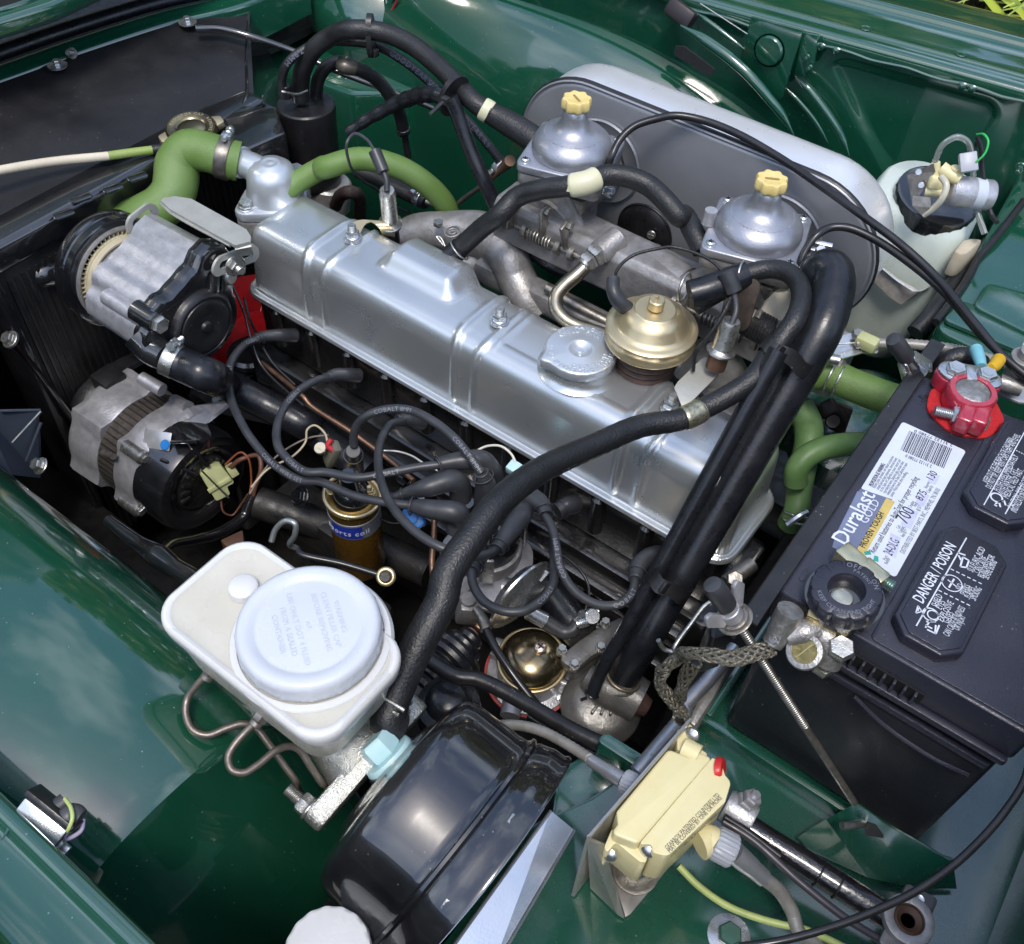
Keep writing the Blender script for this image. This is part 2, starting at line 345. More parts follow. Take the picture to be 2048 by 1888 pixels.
# lip, channel and outer wing along the near edge
prof = [(-.3925, -.062), (-.3925, -.004), (-.394, 0), (-.398, .001), (-.402, -.001), (-.405, -.006), (-.412, -.0075), (-.430, -.006), (-.440, -.001), (-.447, .008), (-.456, .013), (-.468, .012), (-.50, .005), (-.56, -.02), (-.64, -.08), (-.68, -.2), (-.69, -.5)]
PP = smooth([V((0, a, b)) for a, b in prof], 4)
g = G(); g.rings([[V((x, p.y + .0, p.z)) for p in PP] for x in [-1.3, -.9, -.6, -.4, -.3, -.2, -.1, 0, .3, .9]], False)
part('wing_flange', g, GREEN, w1, 60)
g = G(); g.tube([tl(0, 640, -.002), tl(50, 665, -.002), tl(65, 720, -.002), tl(40, 790, -.002), tl(0, 835, -.002)], .0009, 8); part('seam_sealer', g, GREEN, w1)
# ---- far inner wing
def fy(x): return .64 + .008 + max(0, (x + .43)) * .135 if x > -.43 else .648 + (x + .43) * .06
w2 = thing('inner_wing', 'far green inner wing with stamped panel behind the silver air cleaner', 'inner wing', (-.4, .66, -.5))
xs = [-1.25 + i * .025 for i in range(33)] + [-.44 + i * .004 for i in range(110)] + [0, .1, .3]
PSTAMP = [tuple(b) for b in reversed(rpoly([(-.272, .000), (-.258, .012), (-.098, .012), (-.088, .002), (-.105, -.11), (-.168, -.11), (-.215, -.055)], .012, 5))]
def wall(x, z):
    y = fy(x) + .006
    # stamped panel, 4 mm deep, rounded corners
    s_ = -1
    for i in range(len(PSTAMP)):
        a, b = PSTAMP[i - 1], PSTAMP[i]; ex, ez = b[0] - a[0], b[1] - a[1]; l = math.hypot(ex, ez); s_ = max(s_, ((x - a[0]) * ez - (z - a[1]) * ex) / l)
    y += .005 / (1 + math.exp(max(-30, min(30, s_ * 700))))
    return V((x, y, z))
g = G(); zs = [.028 - i * .003 for i in range(60)] + [-.17, -.2] + [-.25, -.35, -.6]
g.rings(grid(wall, xs, zs), False); part('side_panel', g, GREEN, w2, 70)
# wheel arch dome with its turned flange ridges
def arch(u, v):      # u along x, v across
    x = lerp(-1.16, -.20, u); k = (x + .66) / .50; h = max(0, 1 - abs(k) ** 2.6) ** .55
    zt = -.33 + .31 * h; yy = lerp(.73, .52, min(1, v * 1.5)); 
    a = min(1, v / .66)
    y = .74 - .17 * a - .03 * max(0, (v - .66) / .34); z = zt - .012 * a - .05 * a ** 4 - .055 * max(0, (a - .6) / .4) ** 2
    if v > .66: z = lerp(z, -.7, ((v - .66) / .34) ** 1.3)
    return V((x, y, z))
g = G(); g.rings(grid(arch, [i / 90 for i in range(91)], [i / 40 for i in range(41)]), False); part('wheel_arch_panel', g, GREEN, w2, 70)
def ridge(P, r, nm='pressed_ridge'):
    P = [p + V((0, r * .35, 0)) for p in P]; g = G(); g.tube(P, [r * .15, r * .8, r * .85, r * .85, r * .8, r * .7, r * .1], 12, 8); return part(nm, g, GREEN, w2)
ridge([tc(30, 150, y=.615), tc(170, 235, y=.612), tc(320, 345, y=.61), tc(430, 445, y=.61), tc(530, 560, y=.612), tc(610, 660, y=.615), tc(680, 780, y=.62)], .0075)
ridge([tc(690, 440, y=.656), tc(780, 530, y=.656), tc(870, 650, y=.656), tc(940, 760, y=.656), tc(1000, 900, y=.656)], .006)
ridge([tc(640, 505, y=.652), tc(730, 600, y=.652), tc(810, 700, y=.652), tc(880, 820, y=.652)], .003)
ridge([tc(130, 80, y=.64), tc(250, 170, y=.64), tc(400, 285, y=.64)], .004)
# hinge bracket plate with round blanking plug
A = [tc(440, 95, y=.642), tc(738, 175, y=.642), tc(690, 330, y=.642), tc(620, 560, y=.642), tc(585, 585, y=.642), tc(370, 375, y=.642)]
g = G(); g.prism([(p.x, p.z) for p in A], -.0, .004, M.Translation((0, .646, 0)) @ M.Rotation(pi / 2, 4, 'X'), .0012); part('stiffener_plate', g, GREEN, w2)
g = G(); c = tc(545, 290, y=.641); g.lathe([(0, .0042), (.010, .0042), (.0150, .0035), (.0168, .0015), (.0170, 0), (.0185, 0)], FR(c, -YA), 40); part('blanking_plug', g, GREEN, w2)
A = [tc(735, 180, y=.65), tc(830, 200, y=.65), tc(800, 380, y=.65), tc(760, 445, y=.65), tc(690, 430, y=.65)]
g = G(); g.prism([(p.x, p.z) for p in A], 0, .006, M.Translation((0, .654, 0)) @ M.Rotation(pi / 2, 4, 'X'), .0015); part('stiffener_plate', g, GREEN, w2)
for a, b in ((765, 325), (780, 385), (1985, 960)):
    g = G(); c = tc(a, b, y=.644 if a < 1000 else .69); q = FR(c, -YA); g.cyl(.006 if a > 1000 else .0028, -.002, .001, q); g.hex(.0045 if a > 1000 else .002, .001, .006, q); g.cyl(.0026, .006, .012, q) if a > 1000 else 0; part('screw', g, GREEN2, w2)
# gutter band with two beads and spot-weld dimples
g = G()
prof = [(.0, .026), (.0, .034), (.002, .038), (.008, .040), (.022, .0405), (.025, .0425), (.028, .0405), (.055, .0405), (.085, .042), (.092, .047), (.10, .048), (.108, .045), (.118, .040), (.165, .036), (.19, .030), (.215, .016), (.225, -.02), (.225, -.3)]
PP = smooth([V((0, a, b)) for a, b in prof], 3)
g.rings([[V((x, fy(x) - .002 + p.y + .0, p.z)) for p in PP] for x in [-1.25 + i * .05 for i in range(36)]], False); part('gutter_flange', g, GREEN, w2, 50)
for i, x in enumerate((-.255, -.15, -.40, -.06)):
    g = G(); g.lathe([(0, -.0006), (.003, -.0006), (.0046, .0004), (.0056, .0008), (.0062, 0)], M.Translation((x, fy(x) + .036, .0405)), 24); part('weld_dimple', g, GREEN, w2)
g = G(); pts = [V((x, fy(x) - .0015, .027 + .0012 * sin(x * 90))) for x in [-.45 + i * .02 for i in range(26)]]; g.tube(pts, .0022, 8, 3); part('sealer_bead', g, GREEN2, w2)
for x in (-.30, -.285, -.268, -.13, -.12): 
    g = G(); g.lathe([(0, .003), (.0035, .002), (.005, 0)], FR((x, fy(x) - .003, .026), -YA), 10, wob=lambda a, r, z: .0007 * sin(a * 3)); part('sealer_blob', g, GREEN2, w2)
g = G(); A = [tc(10, 262, y=.606), tc(62, 262, y=.606), tc(240, 395, y=.606), tc(205, 435, y=.606), tc(5, 312, y=.606)]
c = sum(A, V()) / 5; g.prism([(p.x, p.z) for p in A], 0, .002, M.Translation((0, .606, 0)) @ M.Rotation(pi / 2, 4, 'X')); single('hook_tape_patch', g, mk('hook_tape', (.008, .009, .011), .9, 0, (.02, .02, .022), 600, .05, 1, 900), 'small black hook tape strip stuck on the far green wing', 'tape')
# ---- chassis bottom, bulkhead shelf, firewall, heater plenum box
g = G(); g.box(2.2, 1.5, .02, M.Translation((-.4, .2, -.70))); struct('chassis_floor', g, BLACKD)
bk = thing('bulkhead', 'green painted bulkhead shelf and firewall under the battery', 'bulkhead', (.1, 0, -.21))
def plan(P, z0, z1, bev=.0): 
    g = G(); g.prism(P, z0, z1, None, bev); return g
part('battery_shelf', plan(rpoly([(-.075, -.50), (.6, -.50), (.6, .62), (-.04, .62), (-.025, .30), (-.012, .25), (-.008, .0), (-.015, -.015), (-.05, -.115), (-.075, -.16)], .008, 3), -.215, -.205, .003), GREEN2, bk)
g = G(); g.prism(rpoly([(-.50, -.68), (.63, -.68), (.63, .0), (.42, .0), (.32, .08), (.1, .3), (-.5, .3)], .01, 3), 0, .012, FR((.24, 0, 0), XA, YA), .002); part('firewall', g, GREEN, bk)
# tray wall round the battery foot
for nm, A in (('tray_lip', [(-.012, -.012), (.19, -.012), (.19, -.006), (-.012, -.006)]), ('tray_lip', [(-.012, -.005), (-.006, -.005), (-.006, .27), (-.012, .27)])): part(nm, plan(A, -.206, -.188, .001), GREEN2, bk)
part('shelf_step', plan(rpoly([tuple(tp(a, b, -.185).xy) for a, b in ((330, 335), (425, 285), (745, 485), (690, 570))], .004, 3), -.24, -.185, .005), GREEN2, bk)
part('shelf_step', plan(rpoly([tuple(tp(a, b, -.225).xy) for a, b in ((60, 560), (330, 400), (600, 560), (350, 860), (0, 1000))], .006, 3), -.30, -.225, .005), GREEN2, bk)
# heater plenum
g = G(); g.prism(rpoly([(-.02, .405), (.6, .37), (.6, .95), (-.055, .95)], .015, 4), -.35, -.062, None, .004); part('plenum_box', g, GREEN, bk)
g = G(); g.prism(rpoly([tuple(tg(a, b, -.06).xy) for a, b in ((1775, 500), (2300, 640), (2200, 900), (1690, 640))], .01, 5), -.061, -.052, None, .004); part('plenum_pressing', g, GREEN2, bk)
g = G(); g.prism(rpoly([tuple(tg(a, b, -.06).xy) for a, b in ((1640, 590), (2250, 800), (2200, 980), (1530, 700))], .006, 5), -.061, -.056, None, .002); part('plenum_pressing', g, GREEN2, bk)
g = G(); g.tube([tg(2005, 5, -.05), tg(1850, 210, -.055), tg(1740, 340, -.06), tg(1690, 440, -.06), tg(1600, 570, -.06), tg(1500, 700, -.062)], .004, 10); g.tube([tg(1985, 35, -.07), tg(1800, 260, -.075), tg(1640, 430, -.08), tg(1480, 650, -.09), tg(1380, 760, -.1)], .009, 10); part('rubber_seal', g, RUB, bk)
# pressed dome and bracket glimpsed below the green heater hoses
g = G(); g.lathe([(0, .02), (.03, .019), (.06, .012), (.085, -.004), (.09, -.03)], M.Translation(tj(1080, 390, -.20)) @ M.Scale(.8, 4, XA), 40); part('floor_pressing', g, GREEN2, bk)
# ---- gearbox tunnel and chassis rails in the dark
g = G()
g.prism([(-.2, 0), (.2, 0), (.2, .2), (.12, .3), (-.12, .3), (-.2, .2)], 0, .5, FR((-.06, .2, -.62), XA, YA), .01); part('transmission_tunnel', g, BLACKD, bk)
g = G(); g.box(1.2, .06, .09, M.Translation((-.5, -.09, -.55)), .01); g.box(1.2, .06, .09, M.Translation((-.5, .48, -.55)), .01); single('chassis_rail', g, BLACKD, 'black chassis rails low down on both sides of the engine', 'chassis')
# ---- front: radiator shield, slam panel, rubber seal, bonnet
g = G(); zS = -.075
A = [V((-.855, -.30, -.10)), V((-.855, .327, -.10)), ta(1425, 20, -.07), ta(1200, 70, -.062), ta(0, 460, -.062), V((-1.09, -.2, -.062))]
bmx = bmesh.new(); vs = [bmx.verts.new(p) for p in A]; f_ = bmx.faces.new(vs); bmx.normal_update(); bmesh.ops.solidify(bmx, geom=[f_], thickness=.002); g.bm(bmx)
sh = single('radiator_air_shield', g, BOARD, 'black fibreboard cover over the radiator gap at the front', 'air shield')
g = G(); A = [ta(1425, 20, -.071), ta(1390, 600, -.1), V((-.80, .36, -.14)), V((-.83, .42, -.3)), V((-1.05, .55, -.3)), V((-1.03, .50, -.10))]
bmx = bmesh.new(); f_ = bmx.faces.new([bmx.verts.new(p) for p in A]); bmesh.ops.triangulate(bmx, faces=bmx.faces); bmx.normal_update(); bmesh.ops.solidify(bmx, geom=bmx.faces[:], thickness=.002); g.bm(bmx)
g2 = G(); g2.tube([ta(1428, 20, -.068), ta(1410, 300, -.085), ta(1392, 600, -.098), ta(1300, 670, -.1)], .0022, 8); 
t = thing('side_baffle', 'black side baffle with bright rolled edge beside the radiator', 'baffle', (-.9, .45, -.3)); part('baffle_plate', g, BLACKG, t); part('rolled_edge', g2, BLACKG, t)
fp = thing('front_panel', 'green front panel edge carrying the washer bolts of the shield', 'front panel', (-1.05, .2, -.2))
def sweep(P, prof, m=None):          # profile (out, up) swept along P in plan
    P = smooth(P, 6); R = []
    for i, p in enumerate(P):
        T = (P[min(i + 1, len(P) - 1)] - P[max(i - 1, 0)]); T.z = 0; T.normalize(); o_ = V((-T.y, T.x, 0))
        R.append([p + o_ * a + ZA * b for a, b in prof])
    g = G(); g.rings(R, False); return g
LIP = [V((-1.09, -.5, -.06)), V((-1.09, -.1, -.06)), ta(0, 462, -.06), ta(480, 290, -.06), ta(980, 130, -.06), ta(1400, 28, -.06), V((-.975, .55, -.06))]
part('slam_lip', sweep(LIP, [(-.002, -.05), (-.001, -.004), (.0, .0), (.004, .002), (.010, .0015), (.014, .004), (.020, .0055), (.03, .005), (.038, .0), (.046, -.012), (.05, -.05), (.05, -.2)]), GREEN, fp, 60)
g = G(); g.tube([p + V((-.050, .008, .004)) for p in LIP], .010, 16); g.tube([p + V((-.064, .01, -.003)) for p in LIP], .006, 12)
sl = single('bonnet_seal', g, RUBS, 'black rubber bonnet seal running along the front panel', 'seal')
bn = thing('open_bonnet', 'open green bonnet standing at the front with an oval lightening hole', 'bonnet', (-1.12, .2, .0))
g = G(); TH = radians(72); fr = M.Translation((-1.085, .2, .012)) @ M.Rotation(pi - TH, 4, 'Y') @ M.Rotation(0, 4, 'Z')
# outer skin as a thin slab leaning back over the front of the car
g.box(1.0, 1.15, .010, M.Translation((-1.13 - .5 * cos(TH), .2, .03 + .5 * sin(TH))) @ M.Rotation(TH, 4, 'Y'), .003); part('bonnet_skin', g, GREEN, bn)
g = G(); fr = M.Translation((-1.07, .0, .010)); R = []
hole = ta(60, -20, .01)
bmx = bmesh.new(); out = [(-.30, -.7), (.028, -.7), (.028, .12), (.0, .35), (-.02, .7), (-.30, .7)]
hc = tuple(ta(60, -30, .03).xy)
ho = [(hc[0] + .028 * cos(a), hc[1] + .055 * sin(a)) for a in [2 * pi * k / 32 for k in range(32)]]
fr0 = [ta(0, 215, .012), ta(130, 175, .012), ta(330, 110, .012), ta(560, 0, .012)]
ov = [V((-1.045, -.7, .012)), V((-1.04, -.1, .012))] + fr0 + [V((-.99, .5, .012)), V((-1.3, .7, .012)), V((-1.3, -.7, .012))]
g.prism([tuple(p.xy) for p in ov], .008, .030, None, .006, 3); rim = G(); rim.torus(1, .09, M.Translation((hc[0], hc[1], .030)) @ M.Scale(.03, 4, XA) @ M.Scale(.058, 4, YA) @ M.Scale(.05, 4, ZA), 48, 12)
part('bonnet_frame', g, GREEN, bn); part('hole_rim', rim, GREEN, bn)
g = G(); g.lathe([(0, .0312), (.97, .0312), (1, .0302)], M.Translation((hc[0], hc[1], 0)) @ M.Scale(.029, 4, XA) @ M.Scale(.057, 4, YA), 40); part('lightening_hole', g, DARKHOLE, bn)
def washer_bolt(c, label, r=.0105, mat=ZINC, cat='bolt'):
    t = thing('washer_bolt', label, cat, c, 'bolts holding the radiator shield'); q = FR(c)
    g = G(); g.lathe([(.004, 0), (r, 0), (r, .0012), (.006, .0022), (.004, .0022)], q, 32); part('washer', g, mat, t)
    g = G(); g.hex(.0048, .002, .0075, q); part('hex_head', g, mat, t); return t
washer_bolt(ta(330, 378, -.058), 'zinc bolt and washer on the shield, nearer the camera', .0115)
washer_bolt(ta(1075, 130, -.058), 'zinc bolt and washer fixing the black rod to the front panel', .0115)
g = G(); q = FR(ta(415, 305, -.055), V((.4, -.8, .5))); g.lathe([(.003, 0), (.0065, 0), (.0065, .0012), (.003, .0014)], q); g.thread(.0035, 0, .010, q); single('stud', g, BOLT, 'dull steel stud poking through the green front lip', 'stud')
g = G(); g.box(.32, 1.7, .01, M.Translation((-1.16, .2, -.15))); part('gap_backing', g, BLACKD, fp); g = G(); g.box(.01, 1.7, .8, M.Translation((-1.10, .2, -.55))); part('gap_backing', g, BLACKD, fp)  # black panels added so the open gaps at the front read as shade
g = G(); g.lathe([(.13, -.16), (.13, -.05), (.125, -.02), (.11, .005), (.08, .022), (.04, .03), (0, .032)], FR((-.93, .66, -.07), V((.35, -.5, 1))), 48); part('headlamp_bucket', g, GREEN, fp)
g = G(); g.prism(rpoly([(-1.12, .47), (-.86, .50), (-.80, .56), (-.80, .75), (-1.12, .75)], .02, 4), -.5, -.17, None, .01); part('inner_corner_panel', g, GREEN, fp)
t = thing('stay_rod', 'long black radiator stay rod with flattened bolted end', 'rod', ta(1150, 165, -.06))
g = G(); P = [ta(1120, 165, -.055), ta(1250, 165, -.058), ta(1420, 205, -.066), ta(1700, 300, -.075), tb(60, 405, -.09), tb(500, 570, -.12), tb(620, 620, -.13)]; g.tube(P, [.0050, .0052, .0040, .0035, .0035, .0035, .0035], 12); part('rod', g, BLACKG, t)
# ---- radiator
rd = thing('radiator', 'black radiator with pressed top tank at the front of the engine', 'radiator', (-.87, .14, -.6))
g = G(); fr = M.Translation((-.865, .13, -.13)); g.prism(rpoly([(-.03, -.195), (.028, -.195), (.028, .205), (-.03, .205)], .012, 4), 0, .034, fr, .008, 3); part('top_tank', g, BLACKG, rd)
g = G(); g.box(.046, .385, .46, M.Translation((-.865, .135, -.36)), .002); part('core', g, BLACKD, rd)
g = G()
for i in range(44): g.box(.003, .003, .45, M.Translation((-.841, -.05 + i * .0086, -.365)))
c_ = part('core_fin', g, BLACKS, rd); c_['kind'] = 'stuff'
for y in (-.066, .336): g = G(); g.box(.06, .012, .5, M.Translation((-.86, y, -.36)), .002); part('side_bracket', g, BLACKG, rd)
for a, b in ((470, 1140), (370, 1235), (650, 1085), (790, 1020)):
    c = ta(a, b, -.0962); g = G(); g.prism(rpoly([(-.011, -.0065), (.011, -.0065), (.011, .0065), (-.011, .0065)], .004, 4), 0, .003, FR(c, ZA, V((.25, 1, 0))), .0014); part('tank_pressing', g, BLACKG, rd)
g = G(); fr = FR(ta(1480, 690, -.09)); A = [ta(1270, 690, -.093).xy, ta(1390, 610, -.093).xy, ta(1580, 622, -.093).xy, ta(1640, 770, -.093).xy, ta(1390, 880, -.093).xy]
g.prism(rpoly([tuple(p) for p in A], .006, 4), -.13, -.091, None, .003); part('corner_bracket', g, BLACKG, rd)
t = thing('pressure_cap', 'gold coloured radiator cap with embossed rim on the radiator', 'radiator cap', ta(1100, 760, -.088)); q = FR(ta(1100, 752, -.086), V((.1, -.1, 1)))
g = G(); g.lathe([(0, .006), (.012, .006), (.016, .0045), (.019, .0065), (.027, .0065), (.030, .003), (.030, -.006), (.026, -.008)], q, 64); part('cap_top', g, GOLDD, t)
g = G()
for s in (0, pi): g.prism(rpoly([(.022, -.011), (.038, -.006), (.038, .006), (.022, .011)], .003, 3), -.004, .004, q @ M.Rotation(s + 1.2, 4, 'Z'), .001)
part('cap_ear', g, BRASS, t); g = G(); arctext(g, 'RADIATOR CAP . REMOVE SLOWLY .', .0055, .021, 1.4, q, .0004, z=.0066); part('lettering', g, BRASS, t)
t = thing('overflow_tube', 'pale translucent overflow tube with green coolant running left from the radiator cap', 'tube', ta(400, 920, -.09))
P = [ta(-200, 1020, -.06), ta(0, 975, -.065), ta(300, 925, -.075), ta(620, 893, -.085)]; g = G(); g.tube(P, .0048, 14); part('clear_tube', g, mk('yellowed_tube', (.66, .60, .46), .25, 0, (.6, .52, .4), 20, coat=.3), t)
g = G(); g.tube([ta(620, 893, -.085), ta(760, 873, -.088), ta(880, 858, -.09)], .0049, 14); part('coolant_filled_end', g, mk('coolant_tube', (.22, .32, .06), .25, 0, (.3, .36, .12), 20, coat=.3), t)
g = G(); g.tube([ta(872, 858, -.09), ta(930, 852, -.091), ta(1000, 850, -.094)], .0056, 14); part('end_sleeve', g, RUB, t)
# black cross pipe and strut left of the pump, slate plastic duct
t = thing('crossover_pipe', 'fat glossy black pipe curving into the radiator beside the air pump', 'pipe', td(250, 420, -.2)); g = G()
g.tube([td(100, 640, -.22), td(110, 520, -.19), td(160, 440, -.165), td(240, 425, -.16), td(420, 400, -.17)], [.010, .013, .0145, .0145, .0145], 20); part('pipe', g, BLACKG, t)
g = G(); g.torus(.0155, .0025, FR(td(115, 500, -.18), V((.1, .1, 1)))); part('pipe_flange', g, BLACKG, t)
t = thing('radiator_strut', 'flat black radiator strut with a steel bolt at its top', 'strut', td(60, 800, -.3)); g = G()
g.tube([td(60, 790, -.20), td(200, 960, -.25), td(420, 1260, -.34)], .009, 8, flat=.4); part('strut', g, BLACKG, t); g = G(); q = FR(td(62, 800, -.195), V((-.1, -.5, .8))); g.cyl(.010, -.002, .002, q); g.hex(.0075, .002, .008, q); part('strut_bolt', g, BOLT, t)
SLATE = mk('slate_plastic', (.05, .065, .095), .4, 0, (.06, .075, .105), 30, .06, .1, 200)
t = thing('air_duct', 'slate coloured ribbed plastic duct at the left edge', 'duct', th(80, 200, -.35)); g = G()
A = [th(-200, -150, -.28), th(-100, 65, -.28), th(220, 60, -.30), th(235, 240, -.34), th(235, 430, -.40), th(60, 430, -.34), th(-200, 200, -.3)]
bmx = bmesh.new(); f_ = bmx.faces.new([bmx.verts.new(p) for p in A]); bmesh.ops.triangulate(bmx, faces=bmx.faces); bmx.normal_update(); bmesh.ops.solidify(bmx, geom=bmx.faces[:], thickness=.003); g.bm(bmx); part('duct_panel', g, SLATE, t)
for A in ([th(235, 65, -.298), th(70, 245, -.315)], [th(235, 130, -.31), th(150, 350, -.35)], [th(0, 62, -.28), th(230, 58, -.299)]): g = G(); g.tube(A, .0018, 8); part('duct_rib', g, SLATE, t)
# garden plants beyond the far wing
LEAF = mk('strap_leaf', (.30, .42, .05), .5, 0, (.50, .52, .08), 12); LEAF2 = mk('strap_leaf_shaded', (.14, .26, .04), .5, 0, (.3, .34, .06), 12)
PLN = ['yellow green strap leaved plant at the top right corner', 'strap leaved plant left of the corner clump', 'low strap leaved plant nearest the green wing', 'tall strap leaved plant at the right picture edge', 'strap leaved plant behind the corner clump', 'small strap leaved plant at the far left of the bed']
for k, (px, py) in enumerate(((.25, 3.2), (-.35, 3.35), (.05, 2.75), (.85, 3.2), (.45, 3.8), (-.8, 3.6))):
    t = thing('garden_plant', PLN[k], 'plant', (px, py, -.92), 'plants in the bed beyond the wing')
    for m_ in range(2):
        g = G()
        for i in range(110):
            a = random.uniform(0, 2 * pi); l = random.uniform(.3, .7); w = random.uniform(.014, .032); h = random.uniform(.25, .6)
            b0 = t.location + V((random.uniform(-.25, .25), random.uniform(-.25, .25), 0)); d = V((cos(a), sin(a), 0)); s_ = V((-sin(a), cos(a), 0)); R = []
            for j in range(7): u = j / 6; R.append([b0 + d * l * u + ZA * h * (u * 2 - 1.4 * u * u) + s_ * w * sin(pi * (.12 + .88 * u)) * q_ + ZA * (.004 if q_ == 0 else 0) for q_ in (-1, 0, 1)])
            g.rings(R, False)
        part('foliage', g, (LEAF, LEAF2)[m_], t)
g = G(); g.box(2.6, 2.2, .05, M.Translation((.1, 3.4, -.915)), .02); struct('planting_bed', g, mk('bed_mulch', (.06, .04, .03), .9, 0, (.14, .10, .08), 30, .05, 1, 120))
# leafy mass of garden trees round the drive, seen only as reflections in the paint
g = G(); rnd = random.Random(11)
for i in range(15000):
    a = radians(rnd.uniform(25, 330)); rad = rnd.uniform(6.6, 7.8); top = 2.3 + .7 * sin(a * 7) + .5 * sin(a * 17 + 1) + (1.6 if a < 2.3 else 0); z = -.9 + (top + .9) * rnd.random() ** .8
    c = V((-.4 + rad * cos(a), rad * sin(a), z)); u = V((rnd.uniform(-1, 1), rnd.uniform(-1, 1), rnd.uniform(-1, 1))).normalized() * .2; w = u.cross(V((rnd.uniform(-1, 1), rnd.uniform(-1, 1), rnd.uniform(-1, 1)))).normalized() * .14
    g.add([c - u - w, c + u - w, c + u + w, c - u + w], [(0, 1, 2, 3)])
o_ = struct('garden_hedge', g, mk('hedge_leaf', (.16, .17, .035), .6, 0, (.30, .27, .07), 1.5, .1)); o_['kind'] = 'stuff'
# ================================================================== ENGINE
HX0, HX1, HY0, HY1 = -.702, -.066, .1365, .2535
eng = thing('engine_block', 'black engine block and cylinder head below the silver rocker cover', 'engine', (-.39, .2, -.6))
g = G(); g.prism(rpoly([(-.695, .150), (-.075, .150), (-.075, .250), (-.695, .250)], .01, 4), -.285, -.2015, None, .004); part('cylinder_head', g, ENG, eng)
g = G(); g.prism(rpoly([(-.705, .128), (-.06, .128), (-.06, .262), (-.705, .262)], .01, 4), -.60, -.287, None, .006); part('crankcase', g, ENG, eng)
g = G(); g.prism(rpoly([(-.70, .138), (-.068, .138), (-.068, .252), (-.70, .252)], .02, 5), -.2042, -.2008, None, .0006); part('gasket', g, mk('cork_gasket', (.03, .02, .012), .8), eng)
g = G()
for i in range(11): g.cyl(.008, -.27, -.213, M.Translation((-.66 + i * .056, .149, 0)), 16, .003)
g.box(.6, .02, .02, M.Translation((-.38, .122, -.315)), .006); g.box(.6, .03, .012, M.Translation((-.38, .115, -.36)), .004)
for i in range(8): g.box(.014, .03, .06, M.Translation((-.64 + i * .075, .118, -.36)), .005)
part('head_ribs', g, ENG, eng)
for x in (-.22, -.33, -.45, -.55): g = G(); q = FR((x, .126, -.335), -YA); g.cyl(.011, 0, .006, q); g.hex(.009, .006, .012, q); part('core_bolt', g, BLACKG, eng)
g = G(); g.prism(rpoly([(-.755, .06), (-.706, .06), (-.706, .27), (-.755, .27)], .01, 4), -.60, -.335, None, .01); g.cyl(.03, -.335, -.32, M.Translation((-.73, .15, 0)), 24, .004); part('timing_cover', g, ENG, eng)
# rocker cover pressing
HT = [(-1, -.2008), (0, -.2008), (.0004, -.1975), (.0015, -.1958), (.0035, -.1956), (.005, -.1968), (.0075, -.197), (.0088, -.1955), (.0094, -.192)] + [(.0096 + .0024 * i / 14, -.190 + .056 * i / 14) for i in range(15)] + [(.0128, -.1288), (.0145, -.1225), (.0175, -.1165), (.022, -.1122), (.028, -.1095), (.036, -.1082), (.05, -.108), (.09, -.108)]
def hh(d):
    for i in range(len(HT) - 1):
        if d <= HT[i + 1][0]: a, b = HT[i], HT[i + 1]; return a[1] + (b[1] - a[1]) * (d - a[0]) / (b[0] - a[0])
    return -.108
def sst(t): t = max(0, min(1, t)); return t * t * (3 - 2 * t)
RIBS = (-.588, -.384, -.186)
def rk(x, y):
    R_ = .024; qx = min(x - HX0, HX1 - x); qy = min(y - HY0, HY1 - y); d = min(qx, qy)
    cx, cy = x, y; sx = -1 if x - HX0 < HX1 - x else 1; sy = -1 if y - HY0 < HY1 - y else 1
    gx, gy = (sx, 0) if qx < qy else (0, sy)
    if qx < R_ and qy < R_:
        ax, ay = R_ - qx, R_ - qy; r_ = math.hypot(ax, ay); d = R_ - r_
        gx, gy = sx * ax / (r_ + 1e-9), sy * ay / (r_ + 1e-9)
        if d < 0: cx -= gx * -d; cy -= gy * -d; d = 0
    z = hh(d); e = .0003; sl = (hh(d + e) - hh(max(0, d - e))) / (2 * e); k = 1 / math.sqrt(1 + sl * sl); nx, ny, nz = gx * sl * k, gy * sl * k, k
    if d < .0085: return V((cx, cy, z))
    a = 0; fade = sst((d - .0085) / .002)
    for rx in RIBS:
        w = .0125 + .004 * sst((d - .012) / .02); u = abs(x - rx)
        a += .0026 * math.exp(-((u - w) / .0034) ** 2) - .0016 * (u < w) * sst((w - u) / .005)
    dz = 0
    fx = sst((x + .534) / .019) * sst((-.428 - x) / .019); fyy = sst((y - .182) / .019)
    dz += .017 * fx * fyy
    # recessed panel on the top between the second and third stud
    px = min(x + .358, -.207 - x); py = min(y - .170, .239 - y); pd = min(px, py)
    a += .0014 * math.exp(-(pd / .0028) ** 2) - .0010 * sst(pd / .004) if pd > -.01 else 0
    a *= fade
    if ny > .5 and fx > 0: cy += .004 * fx * fade
    return V((cx + nx * a, cy + ny * a, z + nz * a + dz * sst((nz - .15) / .5) ))
off = [h[0] for h in HT[1:-2]]
def span(a, b, st): 
    c = off[-1]; n = int((b - a - 2 * c) / st); return [a + o for o in off] + [a + c + (b - a - 2 * c) * i / n for i in range(1, n)] + [b - o for o in reversed(off)]
g = G(); g.rings([[rk(x, y) for y in span(HY0, HY1, .0022)] for x in span(HX0, HX1, .0019)], False)
rc = thing('rocker_cover', 'long silver painted rocker cover running diagonally across the engine', 'rocker cover', (-.38, .195, -.2)); part('cover_shell', g, ROCK, rc, 60)
g = G(); c = V((-.27, .206, -.108)); c = te(1465, 850, -.085); c.z = -.108
g.lathe([(.040, -.001), (.036, .002), (.0335, .006), (.033, .012)], M.Translation(c), 48); part('filler_neck', g, ROCK, rc)
cap = thing('oil_filler_cap', 'round silver oil filler cap with embossed lettering on the rocker cover', 'filler cap', c + ZA * .012)
